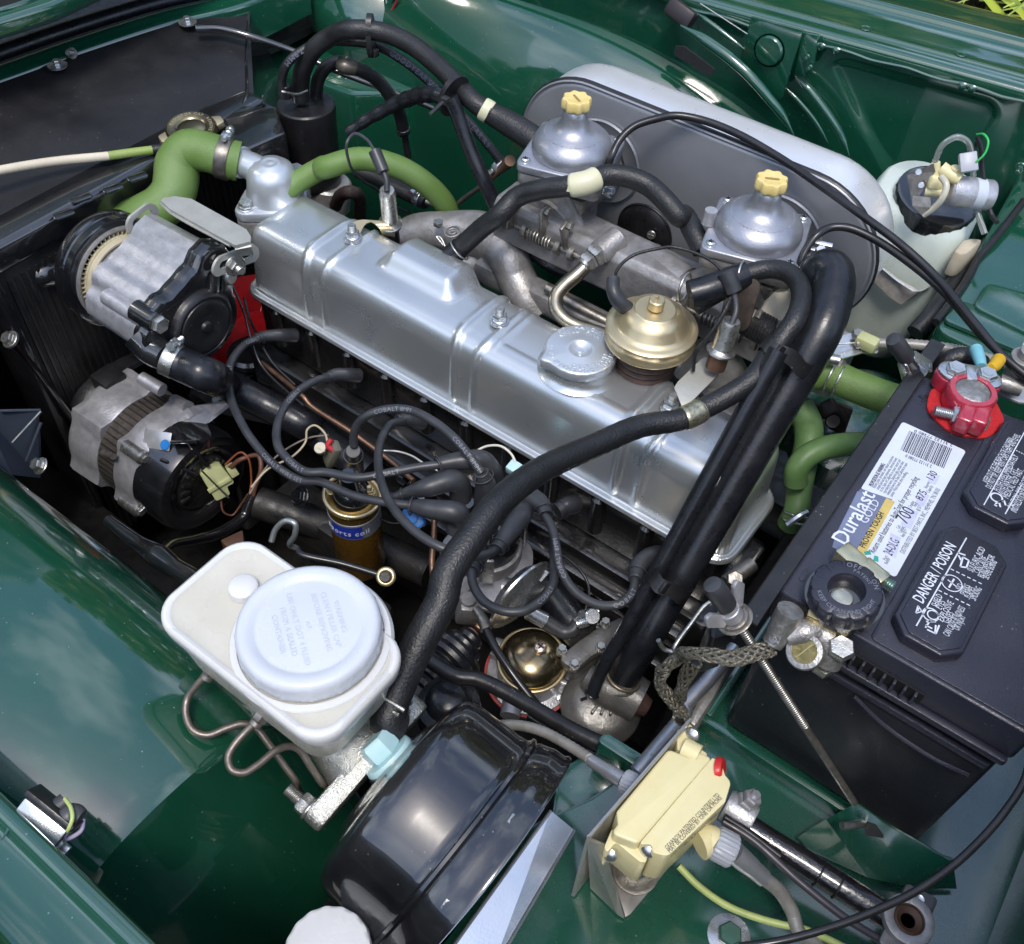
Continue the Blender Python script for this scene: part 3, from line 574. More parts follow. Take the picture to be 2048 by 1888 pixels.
def lobes(a, r, z): return (.0002 * cos(24 * a) if r > .033 else 0) + .0065 * (math.exp(-((((a - 1.0 + pi) % (2 * pi)) - pi) / .16) ** 2) + math.exp(-((((a - 1.0) % (2 * pi)) - pi) / .16) ** 2)) * (r > .02)
g = G(); q = M.Translation(c + ZA * .0105) @ M.Scale(.82, 4, ZA); g.lathe([(0, .0125), (.0022, .0125), (.0030, .0112), (.0055, .0112), (.0065, .0122), (.009, .0128), (.0108, .0152), (.0122, .0156), (.0135, .0150), (.0315, .0148), (.0335, .0142), (.0345, .0125), (.0348, .004), (.0335, .001), (.031, .000)], q, 96, wob=lobes); part('cap_body', g, SILVER, cap, 50)
g = G(); z = .0149
for s_, R_, a in (('HAVOLINE', .0275, 1.75), ('FINA', .022, 1.6), ('AC', .028, .75), ('CASTROL - DUCKHAMS', .0275, -.55), ('MOBIL', .0222, -.1), ('ESSO', .022, -1.0), ('OC-4', .0265, -2.35), ('BP', .028, 2.8), ('SHELL', .0225, 2.65)): arctext(g, s_, .0066, R_, a, q, .0009, z=z)
part('embossed_lettering', g, SILVER, cap)
def stud_nut(c, label, s_=1.0):
    t = thing('rocker_nut', label, 'nut', c, 'nuts holding the rocker cover'); q = FR(c)
    g = G(); g.lathe([(.004, 0), (.0100, 0), (.0100, .0014), (.006, .002)], q, 28); g.lathe([(.004, .0018), (.0096, .0018), (.0096, .0032), (.004, .0032)], q, 24); part('washer', g, ZINC, t)
    g = G(); g.hex(.0075, .0033, .0105, q); g.lathe([(.0075, .0033), (.0078, .0045), (.007, .0052)], q); part('nut', g, ZINC, t)
    g = G(); g.thread(.0046, .0104, .0165, q); g.cyl(.0040, .0162, .0172, q); part('stud_end', g, BOLT, t); return t
for (a, b), l in zip(((160, 215), (1000, 690), (1980, 1185)), ('front rocker cover nut beside the gold hose clip', 'middle rocker cover nut between the oil cap and the raised hump', 'rear rocker cover nut next to the black breather hose')):
    p = te(a, b, -.1045); p.z = -.1062; stud_nut(p, l)
# lifting tab / clip behind front nut, tab behind others
t = thing('hose_clip_strap', 'olive gold strap clip under the front rocker nut', 'clip', te(260, 160, -.104)); g = G()
P = [te(150, 215, -.1045), te(200, 130, -.10), te(270, 115, -.099), te(340, 150, -.101), te(360, 185, -.11), te(362, 215, -.125)]; R = []
Q = smooth(P, 5); g.rings([[p + V((-.006, -.004, 0)), p + V((.006, .004, 0)), p + V((.006, .004, -.0012)), p + V((-.006, -.004, -.0012))] for p in Q], True); part('strap', g, BRASS, t)
# ---- thermostat housing
TZ = -.10; c = ta(1555, 990, TZ + .01)
th_ = thing('thermostat_housing', 'silver painted thermostat housing with domed top at the engine front', 'thermostat housing', c - ZA * .05)
g = G(); g.lathe([(0, .014), (.004, .0135), (.006, .0128), (.008, .0138), (.012, .013), (.0135, .0118), (.018, .011), (.024, .006), (.028, -.002), (.0295, -.014), (.033, -.03), (.036, -.036)], FR(c), 48)
part('dome', g, SILVER, th_, 50)
b1, b2 = ta(1410, 1190, TZ - .018), ta(1700, 990, TZ - .018); m_ = FR(V((c.x, c.y, b1.z - .012)))
A = []
for k in range(28):
    a = 2 * pi * k / 28; A.append((c.x + .037 * cos(a), c.y + .037 * sin(a)))
import mathutils
def hull(P):
    P = sorted(set(P)); 
    def half(Q):
        o = []
        for p in Q:
            while len(o) > 1 and (o[-1][0] - o[-2][0]) * (p[1] - o[-2][1]) - (o[-1][1] - o[-2][1]) * (p[0] - o[-2][0]) <= 0: o.pop()
            o.append(p)
        return o
    a = half(P); b = half(P[::-1]); return a[:-1] + b[:-1]
A = hull(A + [(b1.x + .013 * cos(a), b1.y + .013 * sin(a)) for a in [k * pi / 8 for k in range(16)]] + [(b2.x + .013 * cos(a), b2.y + .013 * sin(a)) for a in [k * pi / 8 for k in range(16)]])
g = G(); g.prism(A, b1.z - .012, b1.z, None, .003); part('flange', g, SILVER, th_)
g = G(); g.prism([(x * .99 + c.x * .01, y * .99 + c.y * .01) for x, y in A], b1.z - .06, b1.z - .0125, None, .002); part('water_pump_casting', g, CASTD, th_)
for b_ in (b1, b2): g = G(); q = FR(b_); g.cyl(.0095, 0, .0016, q); g.hex(.0078, .0018, .009, q); part('flange_bolt', g, ZINC, th_)
o0 = ta(1370, 925, -.092); g = G(); g.tube([c + V((.0, 0, -.010)), c.lerp(o0, .5) + ZA * -.002, o0], [.019, .016, .0150], 24); part('outlet_pipe', g, SILVER, th_)
bead = (o0 - c).normalized(); g = G(); g.torus(.0160, .0022, FR(o0 - bead * .004, bead)); part('pipe_bead', g, SILVER, th_)
# green top hose and bypass hose
hz = -.092
P = [o0 - bead * .0, ta(1290, 905, hz + .004), ta(1180, 870, hz + .008), ta(1080, 865, hz + .006), ta(1020, 940, hz - .006), ta(1010, 1030, hz - .018), ta(990, 1110, hz - .028), ta(930, 1180, hz - .036), ta(840, 1230, hz - .042), ta(760, 1265, hz - .05), ta(700, 1300, hz - .07)]
tt = thing('top_radiator_hose', 'fat green moulded radiator hose bending down to the radiator', 'hose', P[4]); g = G(); g.tube(P, [.0220, .0220, .0222, .0238, .0250, .0250, .0245, .024, .0235, .023, .023], 28, 8, wob=lambda i: random.uniform(-.00006, .00006)); part('hose_body', g, GHOSE, tt)
def clamp(p, d, r, w, label, mat=BOLT, screw=None, name='hose_clamp', group=None, parent=None):
    t = thing(name, label, 'hose clamp', p, group) if parent is None else parent
    d = V(d).normalized(); q = FR(p, d, screw if screw is not None else ZA); g = G()
    g.lathe([(r, -w / 2), (r + .0011, -w / 2), (r + .0013, -w / 2 + .0006), (r + .0013, w / 2 - .0006), (r + .0011, w / 2), (r, w / 2)], q, 40); part('band', g, mat, t)
    if screw is not None:
        g = G(); q2 = q @ M.Translation((r + .0042, 0, 0)) @ M.Rotation(pi / 2, 4, 'X'); g.box(.0065, w * .8, .011, q @ M.Translation((r + .003, 0, 0)), .001); part('screw_housing', g, ZINC, t)
        g = G(); g.cyl(.0036, -.012, -.004, q2 @ M.Translation((0, 0, .0))); g.lathe([(.001, -.0155), (.0046, -.0155), (.0048, -.0115), (.003, -.011)], q2, 20); g.thread(.003, .003, .011, q2); part('clamp_screw', g, ZINC, t)
    return t
cp = ta(1290, 903, hz + .0035); clamp(cp, P[2] - P[0], .0234, .014, 'wide steel clamp on the green top hose', mk('aged_clamp', (.22, .20, .18), .4, .8, (.12, .11, .1), 90), V((.35, .35, 1)))
P = [ta(1640, 1090, -.105), ta(1740, 1020, -.095), ta(1850, 960, -.085), tb(0, 960, -.075), tb(200, 910, -.07), tb(400, 950, -.08), tb(560, 1040, -.10), tb(680, 1160, -.13), tb(725, 1290, -.165), tb(720, 1400, -.2)]
g = G(); g.tube(P, [.0122, .0125, .0128, .0130, .0130, .0128, .0124], 24, 8); single('heater_hose', g, GHOSE, 'green heater hose arching behind the thermostat housing', 'hose')
# rust brown bypass elbow
g = G(); g.tube([tb(60, 1180, -.2), tb(90, 1120, -.17), tb(150, 1100, -.15), tb(195, 1130, -.17), tb(200, 1260, -.22)], .008, 12); single('bypass_elbow', g, mk('brown_rubber', (.045, .03, .028), .5), 'short brown black hose elbow between rocker cover and gold strap', 'hose')
g = G(); c = tb(20, 1080, -.22); g.cyl(.030, -.03, .012, FR(c, V((.1, .1, 1))), 32, .003); single('pulley_housing', g, CASTD, 'round grey casting half hidden behind the thermostat housing', 'casting')
# ---- lambda-style sensor with lead (upper left of rocker)
def capsule_sensor(base, top, w, label, nm='vacuum_sensor'):
    d = (top - base); L_ = d.length; q = FR(base, d); t = thing(nm, label, 'sensor', base, 'temperature switches with rubber leads')
    g = G(); g.lathe([(0, 0), (w * 1.0, 0), (w * 1.0, L_ * .35), (w * 1.0, L_ * .35)], q, 24); part('sleeve', g, COPPER if 'gold' in label else BLACKS, t)
    g = G(); g.lathe([(w * .9, L_ * .30), (w * 1.45, L_ * .34), (w * 1.5, L_ * .38), (w * 1.1, L_ * .42), (w, L_ * .45), (w, L_ * .93), (w * .85, L_), (0, L_)], q, 28); part('steel_can', g, BOLT, t); return t
capsule_sensor(tb(385, 1380, -.135), tb(355, 1090, -.055), .0088, 'steel capped switch standing behind the front rocker nut')
g = G(); P = [tb(355, 1095, -.054), tb(352, 1030, -.045), tb(330, 970, -.038)]; g.tube(P, .003, 10); g.tube([tb(335, 985, -.039), tb(285, 865, -.025)], [.0064, .0068], 14)
P2 = [tb(285, 865, -.025), tb(240, 800, -.018), tb(170, 765, -.015), tb(125, 820, -.02), tb(135, 920, -.04), tb(200, 1020, -.09), tb(330, 1110, -.15)]; g.tube(P2, .0016, 8, 8); single('sensor_lead', g, LEAD, 'thin black looped lead with rubber boot above the front green hose', 'lead')
# ================================================================== air pump
AX = V((1, 0, 0)); pc = V((0, .043, -.158))
pm = thing('air_pump', 'cast alloy air injection pump with black rear cover and pulley', 'air pump', (-.73, .043, -.22))
def fx(x, c=pc): return M.Translation((x, c.y, c.z)) @ M.Rotation(pi / 2, 4, 'Y')      # local z = +X, local x = -Z
q = fx(-.80)
g = G(); g.lathe([(.030, .004), (.050, .002), (.052, -.006), (.061, -.010), (.0635, -.006), (.0635, .001), (.061, .0025), (.060, .006), (.0635, .008), (.064, .017), (.061, .019), (.054, .019), (.052, .012)], q, 72, caps=False); part('pulley', g, BLACKG, pm)
g = G(); g.lathe([(.052, .012), (.0555, .014), (.0555, .0215), (.0535, .0225), (.0515, .0215)], q, 72, caps=False); part('pulley_rim', g, CASTD, pm)
IV = mk('ivory_plastic', (.58, .52, .36), .45, 0, (.48, .42, .28), 60, dust=.2)
g = G(); g.lathe([(.0515, .014), (.0515, .018), (.049, .018), (.049, .014)], q, 72, caps=False); g.torus(.0445, .0022, q @ M.Translation((0, 0, .020)), 64, 10); g.lathe([(.043, .022), (.0465, .0245), (.0475, .028), (.044, .030), (.040, .028)], q, 72, caps=False)
part('filter_fan', g, IV, pm)
g = G()
for k in range(56): g.box(.0072, .0008, .007, q @ M.Rotation(2 * pi * k / 56, 4, 'Z') @ M.Translation((.0475, 0, .018)))
o_ = part('fan_vanes', g, IV, pm); o_['kind'] = 'stuff'
g = G(); g.lathe([(.030, -.002), (.046, .0), (.0485, .014)], q, 60, caps=False); part('fan_recess', g, mk('tan_recess', (.2, .17, .12), .6), pm)
PR = [(0, .046), (.3, .047), (.62, .056), (.9, .082), (1.02, .088), (1.18, .089), (1.32, .082), (1.5, .067), (1.8, .062), (2.05, .062), (2.2, .069), (2.38, .072), (2.55, .068), (2.75, .074), (3.0, .074), (3.2, .068), (3.5, .056), (4.0, .045), (5.0, .045), (2 * pi, .046)]
def sect(x, scale=1, k=1.0, n=120):      # lobed casting outline, angles in the YZ plane; k < 1 rounds the lobes off
    out = []
    for q_ in range(n):
        a = 2 * pi * q_ / n
        for m_ in range(len(PR) - 1):
            if PR[m_][0] <= a <= PR[m_ + 1][0]: t = (a - PR[m_][0]) / (PR[m_ + 1][0] - PR[m_][0]); r = lerp(PR[m_][1], PR[m_ + 1][1], t * t * (3 - 2 * t)); break
        r = (.046 + (r - .046) * k) * scale; out.append(V((x, pc.y + r * cos(a), pc.z + r * sin(a))))
    return out
g = G(); g.rings([sect(-.778, .82, .05), sect(-.764, .84, .08), sect(-.757, .87, .3), sect(-.753, .93, .7), sect(-.748, .97, .88), sect(-.700, .97, .9), sect(-.668, .97, .92), sect(-.6675, .95, .9)]); part('pump_body', g, CAST, pm, 30)
g = G(); g.cyl(.034, -.79, -.77, M.Translation((0, pc.y, pc.z)) @ M.Rotation(pi / 2, 4, 'Y'), 40); part('front_bearing', g, CAST, pm)
g = G(); g.rings([sect(-.6675, .97), sect(-.6665, 1.0), sect(-.662, 1.015), sect(-.6615, .99), sect(-.655, .985), sect(-.6535, 1.005), sect(-.6490, 1.0), sect(-.6470, .96), sect(-.6465, .90)]); part('rear_cover', g, BLACKG, pm, 30)
g = G(); g.tube([V((-.646, pc.y + .026, pc.z + .052)), V((-.644, pc.y + .018, pc.z + .036))], .006, 10); g.tube([V((-.646, pc.y + .036, pc.z + .045)), V((-.644, pc.y + .030, pc.z + .030))], .005, 10); part('cover_webs', g, BLACKG, pm)
q2 = M.Translation((-.6455, .038, -.152)) @ M.Rotation(pi / 2, 4, 'Y') @ M.Scale(.84, 4, XA) @ M.Scale(.84, 4, YA); g = G(); g.lathe([(.047, -.003), (.046, .003), (.043, .007), (.0405, .008), (.0395, .0065), (.037, .0065), (.036, .0085), (.034, .009), (.022, .009), (.018, .0078), (.008, .0078), (.006, .0105), (.003, .0112), (0, .0112)], q2, 64); part('bearing_cap', g, BLACKS, pm)
q3 = FR(td(895, 700, x=-.648), XA); g = G(); g.cyl(.012, -.03, .002, q3, 24, .002); part('bolt_boss', g, BLACKG, pm); g = G(); g.hex(.0095, .002, .0095, q3); part('cover_bolt', g, BOLT, pm)
g = G(); g.tube([V((-.72, -.012, -.122)), V((-.663, -.012, -.122))], .009, 16); part('through_bolt_tube', g, CAST, pm)
ip0, ip1 = td(870, 850, x=-.655), td(960, 905, x=-.632); g = G(); g.tube([ip0 + V((-.015, .0, .01)), ip0, ip1], [.018, .0165, .0148], 22); part('outlet_spigot', g, BLACKG, pm)
# adjusting bracket
ab = thing('pump_bracket', 'dull zinc slotted bracket bridging the top of the air pump', 'bracket', (-.7, .09, -.08))
DZ = mk('dull_zinc', (.50, .50, .46), .38, .45, (.42, .42, .38), 50, .08, .2, 400)
A = [ta(940, 1150, -.066), ta(1010, 1145, -.062), ta(1100, 1155, -.060), ta(1430, 1340, -.082), ta(1440, 1380, -.086), ta(1430, 1415, -.09), ta(1350, 1420, -.092), ta(1330, 1410, -.092), ta(1000, 1220, -.074), ta(925, 1160, -.068)]
g = G(); bmx = bmesh.new(); cz = sum((p.z for p in A)) / len(A); A = [ta(*ab_, z=-.060) for ab_ in ((940, 1150), (1010, 1140), (1100, 1155), (1415, 1330), (1440, 1370), (1435, 1400), (1350, 1422), (1320, 1405), (980, 1215), (925, 1165))]
fl = [bmx.verts.new(p) for p in A]; f_ = bmx.faces.new(fl); bmx.normal_update(); bmesh.ops.solidify(bmx, geom=[f_], thickness=.0035); g.bm(bmx); part('top_strap', g, DZ, ab)
g = G(); g.tube([ta(925, 1165, z=-.0618), ta(980, 1217, z=-.0618), ta(1320, 1407, z=-.0618)], .0018, 8); part('folded_edge', g, DZ, ab)
g = G(); bmx = bmesh.new(); f_ = bmx.faces.new([bmx.verts.new(p) for p in (ta(1345, 1420, z=-.0605), ta(1437, 1402, z=-.0605), td(1450, 300, x=-.640), td(1350, 320, x=-.640))]); bmx.normal_update(); bmesh.ops.solidify(bmx, geom=[f_], thickness=.002); g.bm(bmx); part('folded_tab', g, DZ, ab)
def slot_plate(cx, L_, W_, sl, sw, fr, mat, par, nm, bow=.0, t_=.003):
    N = 24; out = []; inn = []
    def stad(L2, W2): 
        o = []
        for k in range(N): a = pi / 2 - pi * k / (N - 1); o.append((L2 / 2 - W2 / 2 + W2 / 2 * cos(a), W2 / 2 * sin(a)))
        for k in range(N): a = -pi / 2 - pi * k / (N - 1); o.append((-L2 / 2 + W2 / 2 + W2 / 2 * cos(a), W2 / 2 * sin(a)))
        return o
    O, I = stad(L_, W_), stad(sl, sw); b_ = lambda p: p[1] + bow * (1 - (p[0] / (L_ / 2)) ** 2)
    R = [[V((p[0], b_(p), z)) for p in X_] for X_, z in ((O, 0), (O, t_), (I, t_), (I, 0), (O, 0))]
    g = G(); g.rings([[r[k] for r in R[:4]] for k in range(len(O))] + [[r[0] for r in R[:4]]], True, False, False, fr); return part(nm, g, mat, par)
p = td(1345, 350, x=-.640); dv = (td(1490, 290, x=-.640) - td(1190, 410, x=-.640)).normalized(); slot_plate(0, .062, .021, .045, .0085, FR(p, XA, dv), DZ, ab, 'slotted_arm', .005)
p = td(810, 110, x=-.755); dv = (td(900, 60, x=-.755) - td(770, 160, x=-.755)).normalized(); slot_plate(0, .042, .022, .026, .010, FR(p, XA, dv), DZ, ab, 'slotted_ear', .003)
q4 = FR(td(1340, 370, x=-.638), V((1, -.25, .1))); g = G(); g.cyl(.0115, .002, .004, q4); g.hex(.0088, .004, .011, q4); g.thread(.0045, .011, .016, q4); part('adjuster_nut', g, BOLT, ab)
q4 = FR(td(1315, 440, x=-.642), XA); g = G(); g.cyl(.0085, -.01, .004, q4, 20, .002); part('pivot_pin', g, BOLT, ab)
# pump outlet hose
P = [ip1, td(1060, 950, x=-.615), td(1180, 1000, x=-.590), td(1300, 1060, y=.055), td(1500, 1160, y=.075), td(1750, 1290, y=.09), ti(60, 160, y=.10), ti(220, 290, y=.10), ti(400, 420, y=.10)]
g = G(); g.tube(P, [.0175, .0185, .0185, .0185, .018, .018, .018], 24, 8); t = thing('air_hose', 'thick satin black air hose leaving the air pump towards the coil', 'hose', P[2]); part('hose_body', g, RUBS, t)
g = G(); tubetext(g, 'SAE J30', .008, P[1:4], .0185, .75, side=V((.4, -.7, .7))); part('printed_lettering', g, INKG, t)
d = (P[1] - P[0]).normalized(); clamp(ip1.lerp(P[1], .25), d, .0168, .013, 'bright steel worm clamp where the air hose leaves the pump', BOLT, V((.1, .5, .9)))
# ================================================================== alternator
ac = V((0, -.012, -.372)); al = thing('alternator', 'alloy alternator with brown laminated band and black end cover', 'alternator', (-.73, -.012, -.44))
def ring_x(x, r, wob=None, n=72, c=ac): return [V((x, c.y + (r + (wob(a) if wob else 0)) * cos(a), c.z + (r + (wob(a) if wob else 0)) * sin(a))) for a in [2 * pi * k / n for k in range(n)]]
def ears(a): return sum(.009 * math.exp(-((((a - a0 + pi) % (2 * pi)) - pi) / .12) ** 2) for a0 in (2.2, 3.35, 4.6, 1.05, -.2))
g = G(); g.rings([ring_x(-.822, .052), ring_x(-.816, .060), ring_x(-.808, .0675, ears), ring_x(-.800, .069, ears), ring_x(-.760, .0675, ears), ring_x(-.757, .0665, ears)]); part('front_housing', g, CAST, al, 35)
g = G(); g.rings([ring_x(-.757, .0655), ring_x(-.728, .0655)]); part('laminated_band', g, LAMN, al)
for k in range(40):
    a = .6 + k * .115; g = G(); g.box(.027, .0016, .0012, M.Translation((-.7425, ac.y + .0657 * cos(a), ac.z + .0657 * sin(a))) @ M.Rotation(a - pi / 2, 4, 'X'), 0); part('lamination', g, BLACKD, al)
g = G(); g.rings([ring_x(-.728, .0665, ears), ring_x(-.724, .068, ears), ring_x(-.697, .068, ears), ring_x(-.690, .064, ears), ring_x(-.688, .058)]); part('rear_housing', g, CAST, al, 35)
g = G(); g.rings([ring_x(-.700, .064), ring_x(-.698, .0665), ring_x(-.658, .066), ring_x(-.650, .063), ring_x(-.648, .055), ring_x(-.650, .045), ring_x(-.655, .040)]); part('end_cover', g, BLACKG, al)
g = G(); g.lathe([(.04, -.66), (.036, -.652), (.02, -.650), (0, -.652)], M.Translation((0, ac.y, ac.z)) @ M.Rotation(pi / 2, 4, 'Y'), 40)
for k in range(10): g.box(.004, .012, .004, M.Translation((-.649, ac.y, ac.z)) @ M.Rotation(k * .35, 4, 'X') @ M.Translation((0, .030, 0)))
part('end_grille', g, BLACKD, al)
g = G(); c = th(1060, 240, x=-.655); g.box(.03, .004, .022, FR(c, V((.5, -.5, .8)), V((.7, .6, 0))), .003); g.tube([th(1040, 190, x=-.66), th(1190, 380, x=-.64)], .0025, 8); g.tube([th(920, 340, x=-.665), th(1130, 430, x=-.64)], .0022, 8); part('cover_clip', g, BLACKG, al)
for a in (2.2, 3.35, 4.6): g = G(); q = FR((-.690, ac.y + .070 * cos(a), ac.z + .070 * sin(a)), XA); g.cyl(.0085, -.03, .002, q, 20, .002); g.hex(.0055, .002, .006, q); part('through_bolt', g, BOLT, al)
g = G(); A = [td(930, 1340, x=-.70), td(1100, 1180, x=-.70), td(1150, 1200, x=-.70), td(1290, 1150, x=-.66), td(1320, 1160, x=-.66), td(1200, 1270, x=-.68), td(1050, 1320, x=-.69)]
bmx = bmesh.new(); f_ = bmx.faces.new([bmx.verts.new(p) for p in A]); bmesh.ops.triangulate(bmx, faces=bmx.faces); bmx.normal_update(); bmesh.ops.solidify(bmx, geom=bmx.faces[:], thickness=.006); g.bm(bmx); part('mounting_ear', g, CAST, al)
for P_ in ([td(1000, 1150, x=-.73), td(1080, 1190, x=-.70)], [td(810, 1020, x=-.74), td(930, 1090, x=-.71)]): g = G(); g.tube(P_, .008, 12); part('mounting_lug', g, CAST, al)
g = G(); c = th(900, 230, x=-.695); c = c + (CP - c).normalized() * .012; q = FR(c, V((.1, -.65, .75)), V((.85, .35, .1))); g.box(.036, .021, .0012, q, .0004); part('data_plate', g, mk('plate_steel', (.55, .57, .6), .35, .6), al)
g = G(); g.lathe([(0, .0016), (.0055, .0016), (.0062, .0008)], q @ M.Translation((.012, -.004, .0006)), 20); part('blue_rivet', g, BLUEL, al)
g = G(); g.tube([th(590, 300, x=-.74), th(650, 325, x=-.72)], .004, 10); part('tie_bar', g, STEEL, al)
# belt guard / black brackets around alternator top
g = G(); g.tube([td(440, 1200, x=-.83), td(500, 1100, x=-.83), td(620, 1000, x=-.83), td(800, 900, x=-.83)], .012, 8, flat=.5); g.box(.03, .03, .025, M.Translation(td(630, 1040, x=-.81)), .002); single('fan_guard', g, BLACKS, 'black fan rim and bracket behind the alternator', 'bracket')
# yellow connector plug and harness
cp = thing('alternator_plug', 'pale yellow green connector block clipped to the alternator', 'connector', th(1230, 460, x=-.635)); q = FR(th(1240, 455, x=-.64), V((.85, -.4, .35)), V((.3, .1, -.9)))
YG = mk('yellow_green_nylon', (.48, .50, .26), .4, 0, (.42, .44, .22), 40)
g = G(); g.prism(rpoly([(-.022, -.012), (.020, -.014), (.022, .004), (.010, .006), (.012, .016), (-.016, .014), (-.022, .004)], .003, 3), -.008, .010, q, .0015); part('connector_body', g, YG, cp)
g = G(); g.box(.006, .030, .003, q @ M.Translation((.002, 0, .0115)), .001); g.box(.014, .010, .012, q @ M.Translation((0, .021, 0)), .001); part('connector_rib', g, YG, cp)
g = G(); g.tube([th(1150, 400, x=-.63), th(1240, 490, x=-.625), th(1310, 560, x=-.62)], .0011, 8); part('wire_clip', g, BOLT, cp)
def wire(P, r, mat, label, nm='wire', cat='wire', group=None, k=8): g = G(); g.tube(P, r * .7, 10, k); return single(nm, g, mat, label, cat, group)
wire([th(1310, 400, x=-.635), th(1380, 340, x=-.62), th(1480, 320, x=-.61), th(1495, 400, x=-.60), th(1460, 500, x=-.60), th(1450, 560, x=-.60)], .0042, WIREB, 'thick brown alternator cable looping to the harness')
wire([th(1290, 370, x=-.635), th(1380, 300, x=-.62), th(1420, 330, x=-.61), th(1440, 460, x=-.605), th(1430, 540, x=-.60)], .0018, mk('rust_wire', (.25, .07, .03), .45), 'thin rust red wire beside the brown alternator cable')
wire([th(1265, 570, x=-.63), th(1280, 640, x=-.625), th(1330, 660, x=-.62), th(1380, 600, x=-.615), th(1420, 540, x=-.605)], .0018, WIREB, 'thin dark brown wire looping below the connector')
hz = [th(1450, 545, x=-.60), th(1400, 660, x=-.60), th(1280, 750, x=-.595), th(1120, 800, x=-.585), th(980, 830, x=-.57), th(930, 870, x=-.555)]
g = G(); g.tube(hz, [.0062, .0068, .0065, .0062, .0065, .0070], 14, 8); single('wiring_harness', g, BLACKG, 'glossy taped black harness curving below the alternator', 'harness')
g = G(); g.tube([th(620, 690, -.17), th(760, 800, -.16), th(900, 890, -.15), th(1000, 960, -.14), th(1100, 1020, -.13), th(1180, 1080, -.12), tm(340, 230, -.12)], [.005, .006, .007, .0105, .008, .0085, .0085], 16, 8); single('main_harness', g, BLACKG, 'thick taped black loom running along the near wing under the reservoir', 'harness')
# red fan glimpses
fan = thing('cooling_fan', 'red cooling fan glimpsed between pump and rocker cover', 'fan', (-.775, .2, -.35))
for k in range(8):
    g = G(); q = M.Translation((-.770, .19, -.375)) @ M.Rotation(k * 2 * pi / 8 + .35, 4, 'X') @ M.Rotation(.5, 4, 'Z'); g.prism(rpoly([(.03, -.02), (.10, -.03), (.10, .03), (.03, .02)], .008, 3), 0, .004, q @ M.Rotation(0, 4, 'X') @ M.Rotation(pi / 2, 4, 'Y') @ M.Rotation(pi / 2, 4, 'Z'), .001); part('fan_blade', g, RED, fan)
g = G(); g.cyl(.05, -.02, .03, M.Translation((-.77, .19, -.375)) @ M.Rotation(pi / 2, 4, 'Y')); part('fan_hub', g, RED, fan)
# ================================================================== air cleaner, carburettors, manifold
AY = .432
ab2 = thing('air_cleaner', 'long silver air cleaner box with rounded ends and grey backplate', 'air cleaner', (-.31, .46, -.145))
def stadium(x0, x1, zc, R_, n=24):
    o = []
    for k in range(n + 1): a = -pi / 2 + pi * k / n; o.append((x1 + R_ * cos(a), zc + R_ * sin(a)))
    for k in range(n + 1): a = pi / 2 + pi * k / n; o.append((x0 + R_ * cos(a), zc + R_ * sin(a)))
    return o
SX0, SX1, SZ = -.438, -.180, -.0605
qa = FR((0, AY, 0), -YA, XA)
def strings(L, m=None):      # loft of stadiums (R, depth)
    return [[V((a, b, d)) for a, b in stadium(SX0, SX1, SZ, r)] for r, d in L]
g = G(); g.rings(strings([(.060, -.062), (.072, -.061), (.079, -.057), (.0822, -.050), (.083, -.044), (.0832, -.001), (.0828, .0005), (.0815, 0)]), True, True, False, qa); part('box_shell', g, BRUSH, ab2, 50)
g = G(); g.rings(strings([(.0812, -.004), (.0845, -.0035), (.0848, -.001), (.0843, .002), (.0830, .0028), (.0815, .0015), (.080, .001), (.0785, .0022), (.077, .0024), (.05, .0024), (.01, .0024)]), True, False, True, qa); part('backplate', g, PLATE, ab2, 50)
g = G(); g.rings(strings([(.084, -.0045), (.0862, -.003), (.0862, .000), (.0845, .0015)]), True, False, False, qa)
part('rubber_edge', g, BLACKS, ab2, 50)
g = G(); c = tb(1830, 1330, y=.428); g.lathe([(0, .006), (.020, .006), (.030, .004), (.034, 0)], FR(c, -YA), 48); g.torus(.0335, .0016, FR(c, -YA)); part('throat_cover', g, BLACKS, ab2)
g = G(); q = FR(tb(1870, 1345, y=.418), V((.2, -1, .3))); g.cyl(.005, 0, .002, q); g.box(.007, .0012, .0014, q @ M.Translation((0, 0, .002)), .0002); g.box(.0012, .007, .0014, q @ M.Translation((0, 0, .0021)), .0002); part('cross_screw', g, BOLT, ab2)
